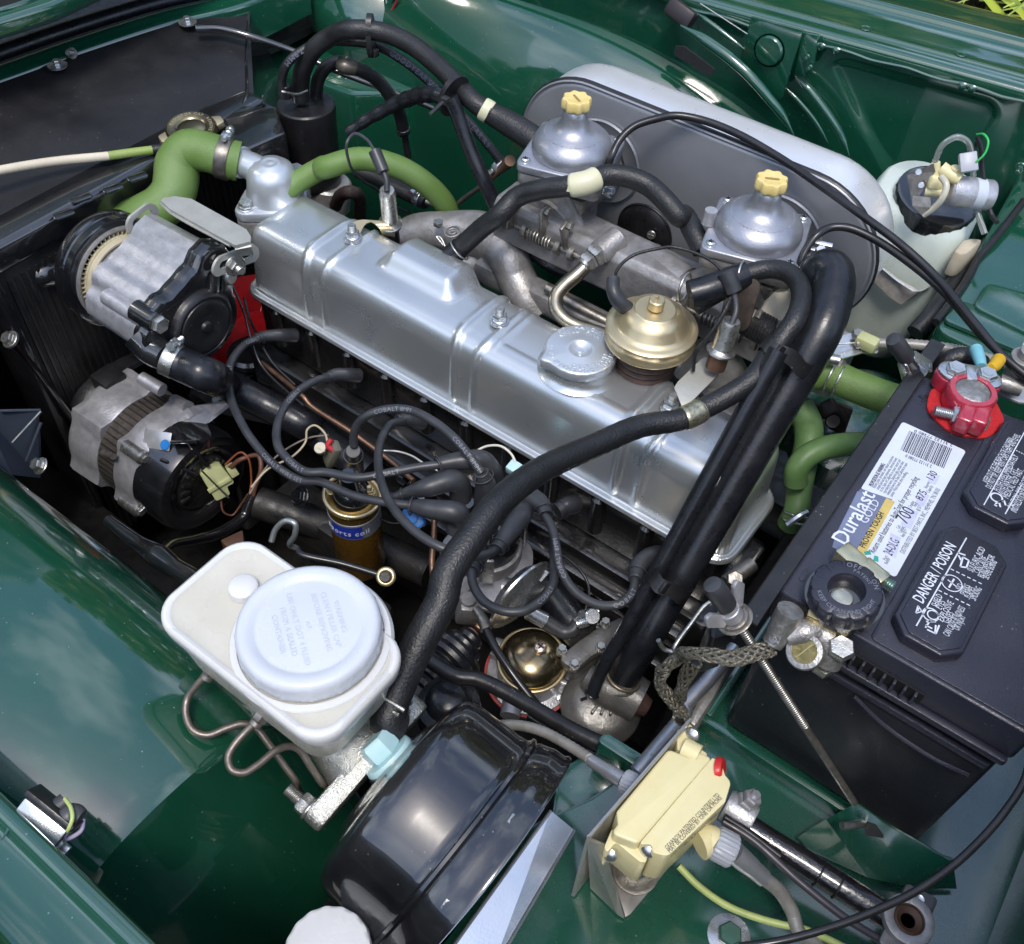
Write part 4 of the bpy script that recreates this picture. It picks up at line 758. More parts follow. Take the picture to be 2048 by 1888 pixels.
def carb(cx, cy, label, idx):
    t = thing('carburettor', label, 'carburettor', (cx, cy, -.11), 'twin carburettors against the air cleaner')
    q = M.Translation((cx, cy, 0))
    prof = [(.041, -.010), (.0415, -.006), (.041, -.002), (.0400, .0005), (.0376, .0045), (.0338, .0080), (.0288, .0106), (.0236, .0128), (.0192, .0152), (.0160, .0185), (.0139, .0232), (.0126, .0290), (.0118, .0355), (.0105, .0365)]
    g = G(); g.lathe(prof, q, 64); part('suction_dome', g, DOME, t, 50)
    sc = [(a * .0405, b * .0405) for a, b in ((1, 1), (-1, 1), (-1, -1), (1, -1))]
    A = hull([(.0455 * cos(k * pi / 24), .0455 * sin(k * pi / 24)) for k in range(48)] + [(x * .92 + .0085 * cos(k * pi / 6), y * .92 + .0085 * sin(k * pi / 6)) for x, y in sc for k in range(12)])
    g = G(); g.prism(A, -.0195, -.0105, q @ M.Rotation(.28, 4, 'Z'), .0016); part('dome_flange', g, DOME, t, 50)
    g = G(); g.prism([(x * .97, y * .97) for x, y in A], -.034, -.0205, q @ M.Rotation(.28, 4, 'Z'), .002); part('body_flange', g, CASTD, t)
    for x, y in sc:
        p = M.Rotation(.28, 4, 'Z') @ V((x * .92, y * .92, 0)); g = G(); qq = q @ M.Translation(p); g.lathe([(0, -.0068), (.0030, -.0068), (.0042, -.0078), (.0044, -.0100), (.0062, -.0101), (.0062, -.0107)], qq, 20); part('cross_screw', g, ZINC, t)
        g = G(); g.box(.005, .001, .0008, qq @ M.Translation((0, 0, -.0066)) @ M.Rotation(.5, 4, 'Z')); g.box(.001, .005, .0008, qq @ M.Translation((0, 0, -.00655)) @ M.Rotation(.5, 4, 'Z')); part('screw_slot', g, DARKHOLE, t)
    g = G(); g.tube([V((cx, cy - .035, -.062)), V((cx, AY - .004, -.062))], .029, 28); g.box(.055, .05, .05, M.Translation((cx, cy, -.075)), .008); g.cyl(.026, -.135, -.10, M.Translation((cx, cy, 0)), 28, .004)
    g.prism(hull([(.036 * cos(k * pi / 12) , .036 * sin(k * pi / 12)) for k in range(24)] + [(s * .045, 0) for s in (-1, 1)]), 0, .008, FR((cx, cy - .040, -.062), YA, XA), .002); part('carb_body', g, CASTD, t)
    g = G(); g.lathe([(.030, 0), (.048, 0), (.0485, .002), (.047, .0035), (.045, .002), (.030, .002)], FR((cx, AY - .0035, -.055), -YA), 56, caps=False); part('mounting_ring', g, PLATE, t)
    g = G(); arctext(g, 'STROMBERG CD . MADE IN U.K . PRICE AUTOMOTIVE' if idx else 'ZENITH . STROMBERG . MADE IN ENGLAND', .0048, .0300, -1.35, q, .0010, inward=True, z=.0096); part('embossed_lettering', g, CAST, t)
    # yellow scalloped damper knob
    w = lambda a, r, z: .0011 * cos(8 * a) if r > .009 else 0
    g = G(); g.lathe([(.0095, .0360), (.0118, .0362), (.0138, .0380), (.0142, .0400), (.0142, .0455), (.0132, .0475), (.0115, .0480), (.0085, .0468), (0, .0466)], q, 64, wob=w); kn = part('damper_knob', g, YELLOW, t, 40)
    g = G(); g.box(.013, .0022, .0012, q @ M.Translation((0, 0, .0472)) @ M.Rotation(-.5 + idx * 1.0, 4, 'Z'), .0005); part('knob_slot', g, mk('knob_slot_brown', (.30, .22, .08), .6), kn)  # slot bar in a darker brown than the knob
    # linkage: shafts, levers, springs, screws and a fuel inlet
    g = G(); y_ = cy - .055; g.tube([V((cx - .055, y_, -.085)), V((cx + .06, y_, -.085))], .0035, 10)
    for dx in (-.045, -.015, .028, .045): g.cyl(.0085, -.002, .004, FR((cx + dx, y_, -.085), XA), 16)
    g.tube(spring([V((cx - .008, y_, -.085)), V((cx + .022, y_, -.085))], .007, .001, 8), .0011, 6, 1)
    for dx, dz in ((-.03, .012), (.038, .016), (.01, .02)): g.box(.004, .012, .035, M.Translation((cx + dx, y_ - .004, -.08 + dz)) @ M.Rotation(.3 * dx * 30, 4, 'X'), .001); g.hex(.005, 0, .005, FR((cx + dx + .002, y_ - .004, -.066 + dz), XA))
    g.box(.02, .012, .016, M.Translation((cx + .03, cy - .030, -.045)), .002); part('linkage', g, STEEL, t)
    g = G(); g.tube([V((cx - .043, cy - .018, -.010)), V((cx - .043, cy - .018, .004))], [.0075, .0072, .006], 16) if idx else 0
    if idx: part('boss', g, CAST, t)
    g = G(); q5 = FR((cx + .05, cy - .01, -.03), V((1, -.6, .6))); g.box(.018, .012, .010, q5, .002); g.hex(.005, .004, .010, q5); g.thread(.003, .01, .018, q5); part('idle_trimmer', g, ZINC, t)
    return t
carb(-.412, .362, 'front carburettor with yellow knob, further from the battery', 0)
carb(-.199, .362, 'rear carburettor with yellow knob and blue clip beside the thick hose', 1)
# intake manifold
im = thing('intake_manifold', 'grey cast intake manifold with balance rail and curved runners', 'manifold', (-.33, .31, -.2))
g = G(); g.prism(rpoly([(.306, -.113), (.352, -.113), (.354, -.066), (.348, -.062), (.312, -.062), (.306, -.07)], .006, 4), 0, .40, M(((0, 0, 1, -.47), (1, 0, 0, 0), (0, 1, 0, 0), (0, 0, 0, 1))), .005); part('balance_rail', g, CASTD, im, 40)
g = G(); g.box(.37, .03, .028, M.Translation((-.30, .305, -.158)), .008); part('lower_rail', g, CASTD, im)
for P, r in (([te(420, 250, -.17), te(520, 185, -.155), te(700, 180, -.145), te(880, 195, -.14), te(1010, 250, -.135), te(1080, 300, -.13)], [.020, .021, .023, .026, .028, .024]),
             ([te(1000, 260, -.130), te(1050, 330, -.135), te(1090, 430, -.15), te(1150, 560, -.165), te(1210, 660, -.18)], [.024, .023, .022, .021, .020]),
             ([te(820, 380, -.18), te(950, 360, -.17), te(1060, 320, -.15)], [.022, .023, .024]),
             ([tg(140, 900, -.13), tg(230, 1000, -.15), tg(300, 1100, -.18), tg(330, 1200, -.2)], [.03, .032, .03, .028]),
             ([tg(60, 500, -.08), tg(-150, 350, -.08)], [.022, .02])):
    g = G(); g.tube(P, r, 24, 8); part('runner', g, CASTD, im)
g = G(); c = te(730, 180, -.123); g.torus(.009, .0012, FR(c, V((-.1, -.2, 1)))); g.torus(.0045, .001, FR(c, V((-.1, -.2, 1)))); part('cast_mark', g, CASTD, im)
g = G(); g.prism(rpoly([tuple(tg(a, b, -.14).xy) for a, b in ((130, 950), (360, 980), (440, 1150), (400, 1260), (180, 1200))], .01), -.2, -.14, None, .006); part('rear_flange', g, CASTD, im)
for a, b, s in ((650, 145, .005), (1110, 180, .004)): g = G(); q = FR(te(a, b, -.12)); g.hex(.006, 0, .006, q); part('manifold_bolt', g, BOLT, im)
g = G(); g.tube([te(1270, 500, -.135), te(1450, 610, -.14), te(1640, 710, -.145)], .0055, 12); part('steel_tie_tube', g, STEEL, im)
# stub carb seats between rail and carburettors
for cx in (-.412, -.199): g = G(); g.tube([V((cx, .345, -.075)), V((cx, .325, -.080))], .032, 24); g.prism(hull([(.034 * cos(k * pi / 12), .034 * sin(k * pi / 12)) for k in range(24)] + [(s * .044, 0) for s in (-1, 1)]), 0, .007, FR((cx, .330, -.075), -YA, XA), .002); part('carb_seat', g, CASTD, im)
# banjo fitting and gold pipe
eg = thing('egr_pipe', 'bent brassy steel pipe with hex union screwed into the balance rail', 'pipe', te(1500, 400, -.09))
u0, u1 = te(1640, 250, -.062), te(1500, 360, -.072); d = (u1 - u0).normalized(); q = FR(u0, d); L_ = (u1 - u0).length
g = G(); g.cyl(.0130, -.012, L_ * .55, q, 28, .002); part('boss', g, CASTD, eg); g = G(); g.hex(.0128, L_ * .5, L_ * .78, q); part('union_nut', g, BOLT, eg); g = G(); g.hex(.0108, L_ * .8, L_ * 1.1, q); g.cyl(.0085, L_, L_ * 1.2, q); part('union_nut', g, BOLT, eg)
g = G(); P = [te(1500, 370, -.073), te(1440, 430, -.080), te(1370, 490, -.088), te(1325, 550, -.096), te(1325, 620, -.105), te(1370, 680, -.112), te(1440, 720, -.115), te(1560, 760, -.115), te(1640, 790, -.115)]; g.tube(P, .0074, 20, 8); part('pipe', g, mk('brassy_steel', (.40, .36, .28), .3, .95, (.30, .26, .20), 60, .08), eg)
# gold diaphragm valve
vc = V((-.231, .236, 0)); gv = thing('gold_diaphragm_valve', 'gold passivated dome valve behind the oil filler cap', 'valve', vc + V((0, 0, -.12)))
q = M.Translation(vc)
g = G(); g.lathe([(.0385, -.075), (.0425, -.0745), (.0428, -.072), (.0415, -.0705), (.0418, -.0615), (.0430, -.0605), (.0430, -.0590), (.0415, -.0578), (.0385, -.0572), (.0350, -.0562), (.0325, -.0535), (.0290, -.0470), (.0250, -.0420), (.0205, -.0398), (.0190, -.0392), (.0185, -.0385), (0, -.0382)], q, 72); part('valve_dome', g, BRASS, gv, 50)
g = G(); g.lathe([(.0075, -.037), (.0075, -.0285), (.0065, -.0275), (0, -.0275)], q, 28); g.box(.0015, .005, .006, q @ M.Translation((0, 0, -.0265)), .0005); part('valve_stem_guide', g, BRASS, gv)
g = G()
for k in range(5): g.torus(.029 - .001 * k, .004, M.Translation(vc + V((0, 0, -.082 - .008 * k))), 40, 8)
g.cyl(.026, -.13, -.076, q, 32); part('heat_collar', g, mk('rusty_collar', (.10, .055, .045), .6, .2, (.05, .035, .03), 120), gv)
g = G(); P = [te(1735, 625, -.045), te(1690, 590, -.038), te(1655, 530, -.03), te(1650, 450, -.024)]; g.tube(P, [.0070, .0072, .0066, .0062], 16, 8); single('vacuum_elbow', g, LEAD, 'rubber elbow plugged onto the gold valve', 'elbow')
wire([te(1655, 460, -.025), te(1680, 390, -.015), te(1760, 320, -.005), te(1900, 280, .0), te(2000, 270, .0), tg(200, 340, .0), tg(290, 420, -.003)], .0022, RUB, 'thin vacuum line arching from the gold valve to the rear carburettor', 'vacuum_line', 'tube')
# rear switch with bracket
sb, st = tg(235, 960, -.075), tg(330, 690, -.025); capsule_sensor(sb, st, .0092, 'steel capped switch on the zinc bracket behind the gold valve')
g = G(); g.tube([tg(330, 710, -.026), tg(355, 640, -.018), tg(350, 560, -.012), tg(335, 520, -.010)], .0028, 10); g.tube([tg(345, 525, -.010), tg(300, 410, .004)], [.0072, .0080], 16); single('sensor_boot', g, LEAD, 'grey rubber boot and lead above the zinc bracket switch', 'lead')
g = G(); P = [tg(325, 560, -.012), tg(290, 640, -.02), tg(200, 780, -.04), tg(125, 870, -.06), tg(110, 980, -.08)]; g.tube(P, .0018, 8, 8); single('vacuum_line', g, RUB, 'slim black line dropping from the rubber boot beside the gold valve', 'tube')
g = G(); A = [tg(0, 1080, -.088), tg(20, 1050, -.088), tg(150, 925, -.085), tg(175, 910, -.085), tg(265, 960, -.085), tg(250, 1010, -.085), tg(110, 1150, -.09), tg(50, 1200, -.095)]
bmx = bmesh.new(); f_ = bmx.faces.new([bmx.verts.new(p) for p in A]); bmesh.ops.triangulate(bmx, faces=bmx.faces); bmx.normal_update(); bmesh.ops.solidify(bmx, geom=bmx.faces[:], thickness=.0025); g.bm(bmx); single('switch_bracket', g, DZ, 'folded zinc bracket between rocker cover rear nut and steel switch', 'bracket')
g = G(); g.prism(rpoly([(-.012, -.02), (.012, -.02), (.010, .03), (-.010, .03)], .008), 0, .004, FR(tg(390, 620, -.035), V((.2, -.9, .35)), V((1, .2, 0))), .001); g.hex(.004, 0, .008, FR(tg(320, 650, -.04), V((.2, -.9, .3)))); single('lifting_eye', g, mk('rust_steel', (.10, .075, .06), .55, .6, (.05, .04, .035), 100), 'dark rusty lever plate right of the rubber boot', 'bracket')
t = thing('choke_cover', 'cream round choke disc glimpsed between the two black hoses', 'disc', tg(600, 660, -.09)); g = G(); q = FR(tg(608, 660, -.06), V((.4, -.6, .5)), V((.1, .3, .9))); g.lathe([(0, .003), (.016, .003), (.0185, .001), (.019, -.003)], q @ M.Scale(1.5, 4, XA), 36); part('disc', g, mk('cream_disc', (.60, .56, .44), .5), t); g = G(); g.torus(.005, .0012, FR(tg(590, 755, -.065), V((.4, -.6, .5)))); part('disc_ring', g, CREAM, t)
g = G()
for k in range(9): g.torus(.012, .003, FR(tg(420 + k * 16, 690 + k * 9, -.065), V((1, .2, -.1))), 24, 8)
single('bellows', g, RUB, 'small black ribbed bellows under the rear carburettor', 'bellows')
g = G(); q = FR(tg(830, 320, -.005), V((.1, -.4, .9)), V((1, .3, 0)))
for k in range(4): g.box(.018, .004, .002, q @ M.Translation((0, (k - 1.5) * .0065, .002 * k)), .0005)
g.hex(.005, 0, .012, q); single('cable_bracket', g, ZINC, 'small zinc cable bracket right of the rear carburettor dome', 'bracket')
# ================================================================== washer bottle
wb = thing('washer_bottle', 'translucent pale green washer bottle with black lid', 'bottle', (-.09, .55, -.25))
def rr(cx, cy, sx, sy, r, z, tw=0, n=6):
    m_ = M.Rotation(tw, 4, 'Z'); return [m_ @ V((a, b, 0)) + V((cx, cy, z)) for a, b in rpoly([(-sx / 2, -sy / 2), (sx / 2, -sy / 2), (sx / 2, sy / 2), (-sx / 2, sy / 2)], r, n)]
bx, by, tw = -.098, .575, .10
g = G(); g.rings([rr(bx - .014, by - .006, .078, .075, .02, -.232, tw), rr(bx - .012, by - .002, .094, .092, .022, -.225, tw), rr(bx - .008, by, .102, .104, .02, -.19, tw), rr(bx - .006, by, .108, .110, .02, -.155, tw), rr(bx - .004, by, .112, .114, .02, -.115, tw), rr(bx - .004, by, .114, .116, .022, -.080, tw), rr(bx - .004, by + .001, .112, .115, .03, -.055, tw), rr(bx - .003, by + .002, .104, .108, .036, -.040, tw), rr(bx - .002, by + .003, .096, .100, .036, -.034, tw)])
part('bottle_body', g, BOTTLE, wb, 60)
lc = V((bx + .008, by - .014, -.033)); q = FR(lc, V((.12, -.12, 1)))
g = G(); g.lathe([(.0405, -.014), (.0425, -.012), (.0430, .004), (.0418, .0075), (.038, .0085), (0, .0085)], q, 64, wob=lambda a, r, z: .0004 * cos(40 * a) if r > .0422 else 0); part('lid', g, BLACKG, wb)
g = G(); A = [tg(1170, 380, y=.505), tg(1290, 470, y=.505), tg(1400, 530, y=.508), tg(1480, 490, y=.525)]; B = [tg(1125, 450, y=.505), tg(1240, 560, y=.505), tg(1300, 600, y=.508), tg(1400, 540, y=.53)]
g.rings([[a, b, b + V((0, .004, 0)), a + V((0, .004, 0))] for a, b in zip(A, B)]); part('retaining_band', g, mk('mottled_band', (.42, .40, .38), .6, 0, (.30, .27, .25), 200, dust=.3), wb)
g = G(); g.tube([tg(1185, 385, y=.503), tg(1290, 470, y=.503), tg(1390, 525, y=.503), tg(1480, 490, y=.52)], .0013, 8); part('band_wire', g, ZINC, wb)
A = [tg(1700, 215, -.045), tg(1770, 220, -.045), tg(1755, 250, -.048), tg(1660, 350, -.055), tg(1620, 370, -.058), tg(1570, 360, -.06), tg(1650, 240, -.048)]
g = G(); g.prism([tuple(p.xy) for p in A], -.075, -.045, None, .004); part('spout', g, mk('aged_spout', (.50, .45, .34), .6, 0, (.4, .34, .24), 50), wb)
wp = thing('washer_pump', 'small steel washer pump with cream plastic head on the black lid', 'pump', lc + ZA * .01)
g = G(); a_, b_ = tc(1560, 1075, y=.53), tc(1740, 1115, y=.54); c0 = tc(1590, 1090, y=.53); d = (tc(1745, 1110, y=.545) - c0).normalized(); L_ = .038; q = FR(c0, d); g.lathe([(.0130, -.004), (.0148, -.002), (.0148, L_), (.0138, L_ + .002), (0, L_ + .002)], q, 40); part('motor_can', g, CAST, wp)
g = G(); g.cyl(.0149, .020, .030, q, 36, .0001); part('paper_label', g, mk('pump_label', (.5, .55, .62), .4), wp)
g = G(); g.tube([tc(1530, 960, y=.528), tc(1600, 1010, y=.528), tc(1640, 1030, y=.528)], .0065, 14); g.box(.017, .013, .018, FR(tc(1505, 1035, y=.525), d), .003); g.tube([tc(1500, 930, y=.525), tc(1500, 1020, y=.525)], .0042, 12); g.tube([tc(1440, 1090, y=.52), tc(1560, 1100, y=.525)], .0055, 12); g.tube([tc(1620, 960, y=.53), tc(1600, 1010, y=.53)], .0055, 12); part('pump_head', g, CREAM, wp)
g = G(); A = [tc(1340, 1000, y=.522), tc(1490, 935, y=.522), tc(1500, 980, y=.522), tc(1370, 1180, y=.516)]; bmx = bmesh.new(); f_ = bmx.faces.new([bmx.verts.new(p) for p in A]); bmx.normal_update(); bmesh.ops.solidify(bmx, geom=[f_], thickness=.002); g.bm(bmx)
A = [tc(1370, 1120, y=.505), tc(1470, 1130, y=.505), tc(1480, 1190, y=.500), tc(1420, 1230, y=.498), tc(1370, 1180, y=.5)]; bmx = bmesh.new(); f_ = bmx.faces.new([bmx.verts.new(p) for p in A]); bmx.normal_update(); bmesh.ops.solidify(bmx, geom=[f_], thickness=.002); g.bm(bmx); part('pump_bracket', g, STEEL, wp)
for a, b in ((1400, 985), (1415, 1060), (1440, 1165)): g = G(); g.cyl(.0032, 0, .003, FR(tc(a, b, y=.515), V((.2, -.8, .4)))); part('rivet', g, ZINC, wp)
g = G(); g.tube([tc(1530, 1010, y=.51), tc(1560, 1060, y=.505), tc(1540, 1130, y=.50), tc(1490, 1190, y=.50), tc(1430, 1230, y=.50)], .0032, 12, 8); part('short_tube', g, mk('milk_tube', (.55, .52, .42), .3, 0, None, 30, coat=.3), wp)
g = G(); g.box(.016, .018, .007, FR(tc(1685, 930, y=.53), V((.2, -.6, .6)), V((1, .3, .6))), .001); part('spade_connector', g, GREYP, wp)
wire([tc(1495, 925, y=.525), tc(1540, 830, y=.53), tc(1620, 785, y=.535), tc(1680, 810, y=.54), tc(1705, 890, y=.545), tc(1715, 1020, y=.55), tc(1730, 1180, y=.545), tc(1780, 1340, y=.53)], .0042, CLEAR, 'clear washer tube looping over the washer pump', 'washer_tube', 'tube')
wire([tc(1730, 930, y=.53), tc(1780, 880, y=.535), tc(1800, 810, y=.54), tc(1775, 770, y=.545), tc(1735, 770, y=.55)], .0016, WIREG, 'bright green wire curling above the washer pump')
wire([tc(1735, 780, y=.55), tc(1760, 850, y=.55), tc(1765, 950, y=.55), tc(1790, 1130, y=.545), tc(1820, 1230, y=.54), tc(1850, 1275, y=.53)], .0034, RUB, 'black washer pump wire hanging right of the bottle')
wire([tc(1740, 790, y=.552), tc(1725, 850, y=.552), tc(1745, 905, y=.54)], .0014, RUB, 'short black wire from the washer pump connector')
# hardware at the top right corner of the wing
g = G(); q = FR(tc(40, 75, y=.63), V((.1, -.8, .4)), V((1, 0, -.3))); g.box(.036, .02, .020, q, .004); single('bonnet_buffer', g, mk('dark_plum_rubber', (.02, .014, .018), .5), 'black rubber buffer block on the far green wing', 'buffer')
wire([tc(150, 20, y=.63), tc(290, 110, y=.628), tc(420, 195, y=.626)], .001, BOLT, 'thin straight wire across the far wing corner')
wire([tb(330, 150, y=.6), tb(360, 90, y=.6), tb(400, 30, y=.6), tb(420, -30, y=.6)], .0022, WIRER, 'red wire hanging at the top of the far wing', group=None)
wire([tb(345, 150, y=.605), tb(350, 80, y=.605), tb(385, 20, y=.605), tb(405, -30, y=.605)], .0026, RUB, 'black wire beside the red wire at the top of the far wing')
wire([tb(325, 145, y=.604), tb(355, 60, y=.604), tb(350, 0, y=.604)], .0018, GREYP, 'grey wire beside the red wire at the top of the far wing')
# ================================================================== charcoal canister
cx_ = ta(1750, 590, x=-.80); cn = thing('charcoal_canister', 'black charcoal canister with three hoses on its lid', 'canister', cx_ - ZA * .12); q = FR(cx_)
g = G(); g.lathe([(.028, -.115), (.033, -.11), (.0345, -.10), (.0355, -.02), (.0365, -.008), (.036, -.002), (.034, 0), (0, 0)], q, 56); part('canister_body', g, BLACKS, cn)
for a, b in ((1640, 540), (1725, 560), (1815, 600)): g = G(); g.cyl(.007, -.004, .012, FR(ta(a, b, x=-.80)), 18); part('hose_nipple', g, BLACKS, cn)
g = G(); g.tube([ta(1690, 590, x=-.775), ta(1680, 550, x=-.775), ta(1620, 525, x=-.775), ta(1700, 540, x=-.77), ta(1760, 520, x=-.77)], .0014, 8); part('wire_clip', g, BOLT, cn)
# ================================================================== hoses over the engine
PATH = {}
def hose(P, r, mat, label, n=20, nm='rubber_hose', cat='hose', rib=0, txt=None, group=None, k=8):
    t = thing(nm, label, cat, P[len(P) // 2], group); g = G(); PATH[t.name] = smooth(P, 12)
    g.tube(P, r, n, k, wob=(lambda i: rib * (i % 2)) if rib else None); part('hose_body', g, mat, t)
    if txt:
        g = G(); rr_ = r if isinstance(r, (int, float)) else r[0]
        for s_, sz, at, fl, m_ in txt: 
            g = G(); tubetext(g, s_, sz, P, rr_, at, fl); part('printed_lettering', g, m_, t)
    return t
def sleeve(t, a, b, r, mat, nm='sleeve', w=None):
    Q = PATH[t.name]; i0 = min(range(len(Q)), key=lambda i: (Q[i] - a).length); i1 = min(range(len(Q)), key=lambda i: (Q[i] - b).length)
    if i1 - i0 < 2: i0, i1 = max(0, i0 - 1), min(len(Q) - 1, i1 + 1)
    g = G(); g.tube([Q[i0]] + Q[i0:i1 + 1] + [Q[i1]], [r - .0008] + [r] * (i1 - i0 + 1) + [r - .0008], 28, 2); return part(nm, g, mat, t)
# big canister-to-carburettor hose
P = [ta(1725, 575, x=-.80), ta(1720, 500, x=-.80), ta(1735, 400, x=-.79), ta(1800, 280, x=-.77), ta(1900, 205, x=-.75), tb(150, 170, x=-.72), tb(330, 185, x=-.69), tb(500, 260, x=-.65), tb(640, 370, x=-.61), tb(760, 490, x=-.57), tb(860, 590, x=-.54), tb(960, 655, x=-.52)]
t = hose(P, .0105, RUB, 'thickest black hose looping from the canister over to the front carburettor', rib=.0002)
P2 = [tb(960, 655, x=-.52), tb(1100, 735, x=-.49), tb(1250, 840, x=-.455), tb(1370, 935, x=-.43), tb(1450, 1000, x=-.415), tb(1480, 1060, x=-.41)]; g = G(); g.tube([tb(930, 640, x=-.525)] + P2, [.0115, .0135, .0142, .0142, .0138, .0135], 24, 8); part('outer_sleeve', g, RUB, t)
a_, b_ = tb(890, 625, x=-.53), tb(945, 655, x=-.522); sleeve(t, a_, b_, .0122, SLEEVE, 'cream_band', .010)
# slimmer printed hose alongside
P = [ta(1620, 560, x=-.80), ta(1615, 460, x=-.80), ta(1650, 360, x=-.79), ta(1740, 285, x=-.78), ta(1850, 240, x=-.77), tb(150, 240, x=-.74), tb(300, 265, x=-.71), tb(480, 370, x=-.67), tb(620, 490, x=-.64), tb(740, 610, x=-.60), tb(860, 740, x=-.565), tb(950, 850, x=-.54), tb(1010, 925, x=-.525)]
FAINT = mk('faint_print', (.14, .16, .22), .5)
t = hose(P, .0052, RUB, 'slim printed hose running beside the thick canister hose', txt=[('GOODYEAR SAE J30R9', .0085, .62, False, FAINT), ('5/16 7.9MM', .0085, .18, True, FAINT), ('GOODYEAR R9', .0085, .86, False, FAINT)])
clamp(tb(1000, 945, x=-.53), P[-1] - P[-2], .0055, .008, 'small screw clamp where the slim printed hose ends', ZINC, V((-.6, -.4, .6)))
g = G(); g.tube([tb(1060, 920, x=-.50), tb(1030, 950, x=-.515), tb(980, 990, x=-.53), tb(930, 1030, x=-.54)], [.0062, .0062, .0046, .0046], 14); single('brown_union', g, mk('brown_union', (.20, .11, .07), .45), 'brown pipe union beyond the cable tie', 'union')
wire([tb(890, 1070, x=-.54), tb(780, 1150, x=-.57), tb(650, 1270, x=-.60)], .0042, STEEL, 'straight steel fuel pipe behind the green heater hose', 'fuel_pipe', 'pipe')
# short canister vent hose with clip
P = [ta(1810, 615, x=-.80), ta(1812, 530, x=-.80), ta(1830, 440, x=-.79), ta(1880, 375, x=-.78), ta(1960, 355, x=-.77), tb(110, 380, x=-.74), tb(200, 400, x=-.73), tb(300, 460, x=-.72), tb(380, 560, x=-.71), tb(430, 660, x=-.71), tb(452, 760, x=-.71)]
t = hose(P, .0078, RUB, 'braided vent hose curving from the canister down to a black pipe', rib=.0002)
sleeve(t, tb(115, 375, x=-.742), tb(160, 390, x=-.735), .0088, mk('vent_clamp', (.16, .14, .12), .4, .7), 'clamp_band', .009)
g = G(); g.tube([tb(455, 760, x=-.71), tb(465, 830, x=-.71), tb(478, 900, x=-.71)], .0045, 12); part('lower_pipe', g, BLACKS, t); sleeve(t, tb(448, 735, x=-.71), tb(453, 765, x=-.71), .0092, BLACKG, 'lower_clip', .008)
# taped branch loom from the cable tie
P = [tb(130, 760, x=-.70), tb(250, 680, x=-.68), tb(400, 600, x=-.65), tb(520, 550, x=-.62), tb(620, 540, x=-.59), tb(710, 565, x=-.565)]; g = G(); g.tube(P, [.006, .007, .008, .009, .009, .008], 14, 8, wob=lambda i: .0006 * sin(i * 1.3)); single('taped_loom', g, RUBS, 'black taped loom branching left from the cable tie', 'harness')
P = [tb(715, 560, x=-.56), tb(760, 660, x=-.55), tb(830, 850, x=-.53), tb(900, 1010, x=-.51), tb(980, 1180, x=-.49), te(1050, 170, x=-.465), te(1150, 260, x=-.44), te(1300, 370, x=-.41), te(1450, 425, x=-.375), te(1700, 480, x=-.32), te(1950, 500, x=-.27)]
t = hose(P, [.0085, .0082, .0082, .0085, .0088, .0090, .0092, .0092, .0088, .0085, .0085], RUBS, 'long black hose diving from the cable tie under the balance rail')
g = G(); tubetext(g, 'SAE J20', .009, P[6:9], .0092, .4); part('printed_lettering', g, INKG, t)
ct = thing('cable_tie', 'black cable tie binding the hoses left of the cream band', 'cable tie', tb(720, 540, x=-.56)); g = G(); d = (tb(860, 590, x=-.54) - tb(760, 490, x=-.57)); q = FR(tb(735, 545, x=-.565), d, V((0, .3, 1))); g.lathe([(.0165, -.003), (.0178, -.003), (.0178, .003), (.0165, .003)], q @ M.Scale(1.35, 4, XA), 32); part('tie_strap', g, BLACKS, ct); g = G(); g.tube([tb(690, 570, x=-.54), tb(600, 655, x=-.54)], .002, 6, flat=.5); g.box(.008, .008, .007, FR(tb(690, 575, x=-.54)), .001); part('tie_tail', g, BLACKS, ct)
ct = thing('cable_tie', 'black cable tie round both hoses at the top of the loop', 'cable tie', tb(265, 190, x=-.69)); g = G(); q = FR(tb(262, 205, x=-.705), tb(330, 185, x=-.69) - tb(150, 170, x=-.72), V((0, 0, 1))); g.lathe([(.0145, -.003), (.0155, -.003), (.0155, .003), (.0145, .003)], q @ M.Scale(1.6, 4, XA), 32); part('tie_strap', g, BLACKS, ct); g = G(); g.box(.010, .008, .008, FR(tb(280, 300, x=-.70)), .001); part('tie_head', g, BLACKS, ct)
# breather: rocker hump to rear carburettor with cream sleeve
P = [te(745, 300, z=-.098), te(800, 250, -.088), te(900, 160, -.066), te(1000, 85, -.045), tb(1100, 1130, -.03), tb(1240, 1085, -.016), tb(1400, 1065, -.006), tb(1500, 1045, -.001), tb(1600, 1005, .002), tb(1720, 1010, .002), tb(1850, 1060, -.002), tb(1960, 1160, -.008), tc(30, 1240, -.016), tg(60, 90, -.022), tg(120, 200, -.028), tg(165, 290, -.035)]
t = hose(P, .0102, RUB, 'black breather hose with cream sleeve rising from the rocker cover hump', rib=.0002, n=24)
a_, b_ = tb(1405, 1066, -.006), tb(1555, 1028, -.001); sleeve(t, a_, b_, .0116, SLEEVE, 'cream_sleeve', .028)
g = G(); d = P[1] - P[0]; g.tube([P[0] - d * .5, P[0] + d * .6], [.0120, .0125, .0112], 20); part('hose_cuff', g, RUBS, t)
g = G(); g.tube([te(690, 270, -.10), te(660, 215, -.095), te(640, 210, -.095), te(680, 262, -.1)], .001, 6); g.torus(.0124, .001, FR(te(770, 285, -.092), d)); part('wire_clip', g, BOLT, t)
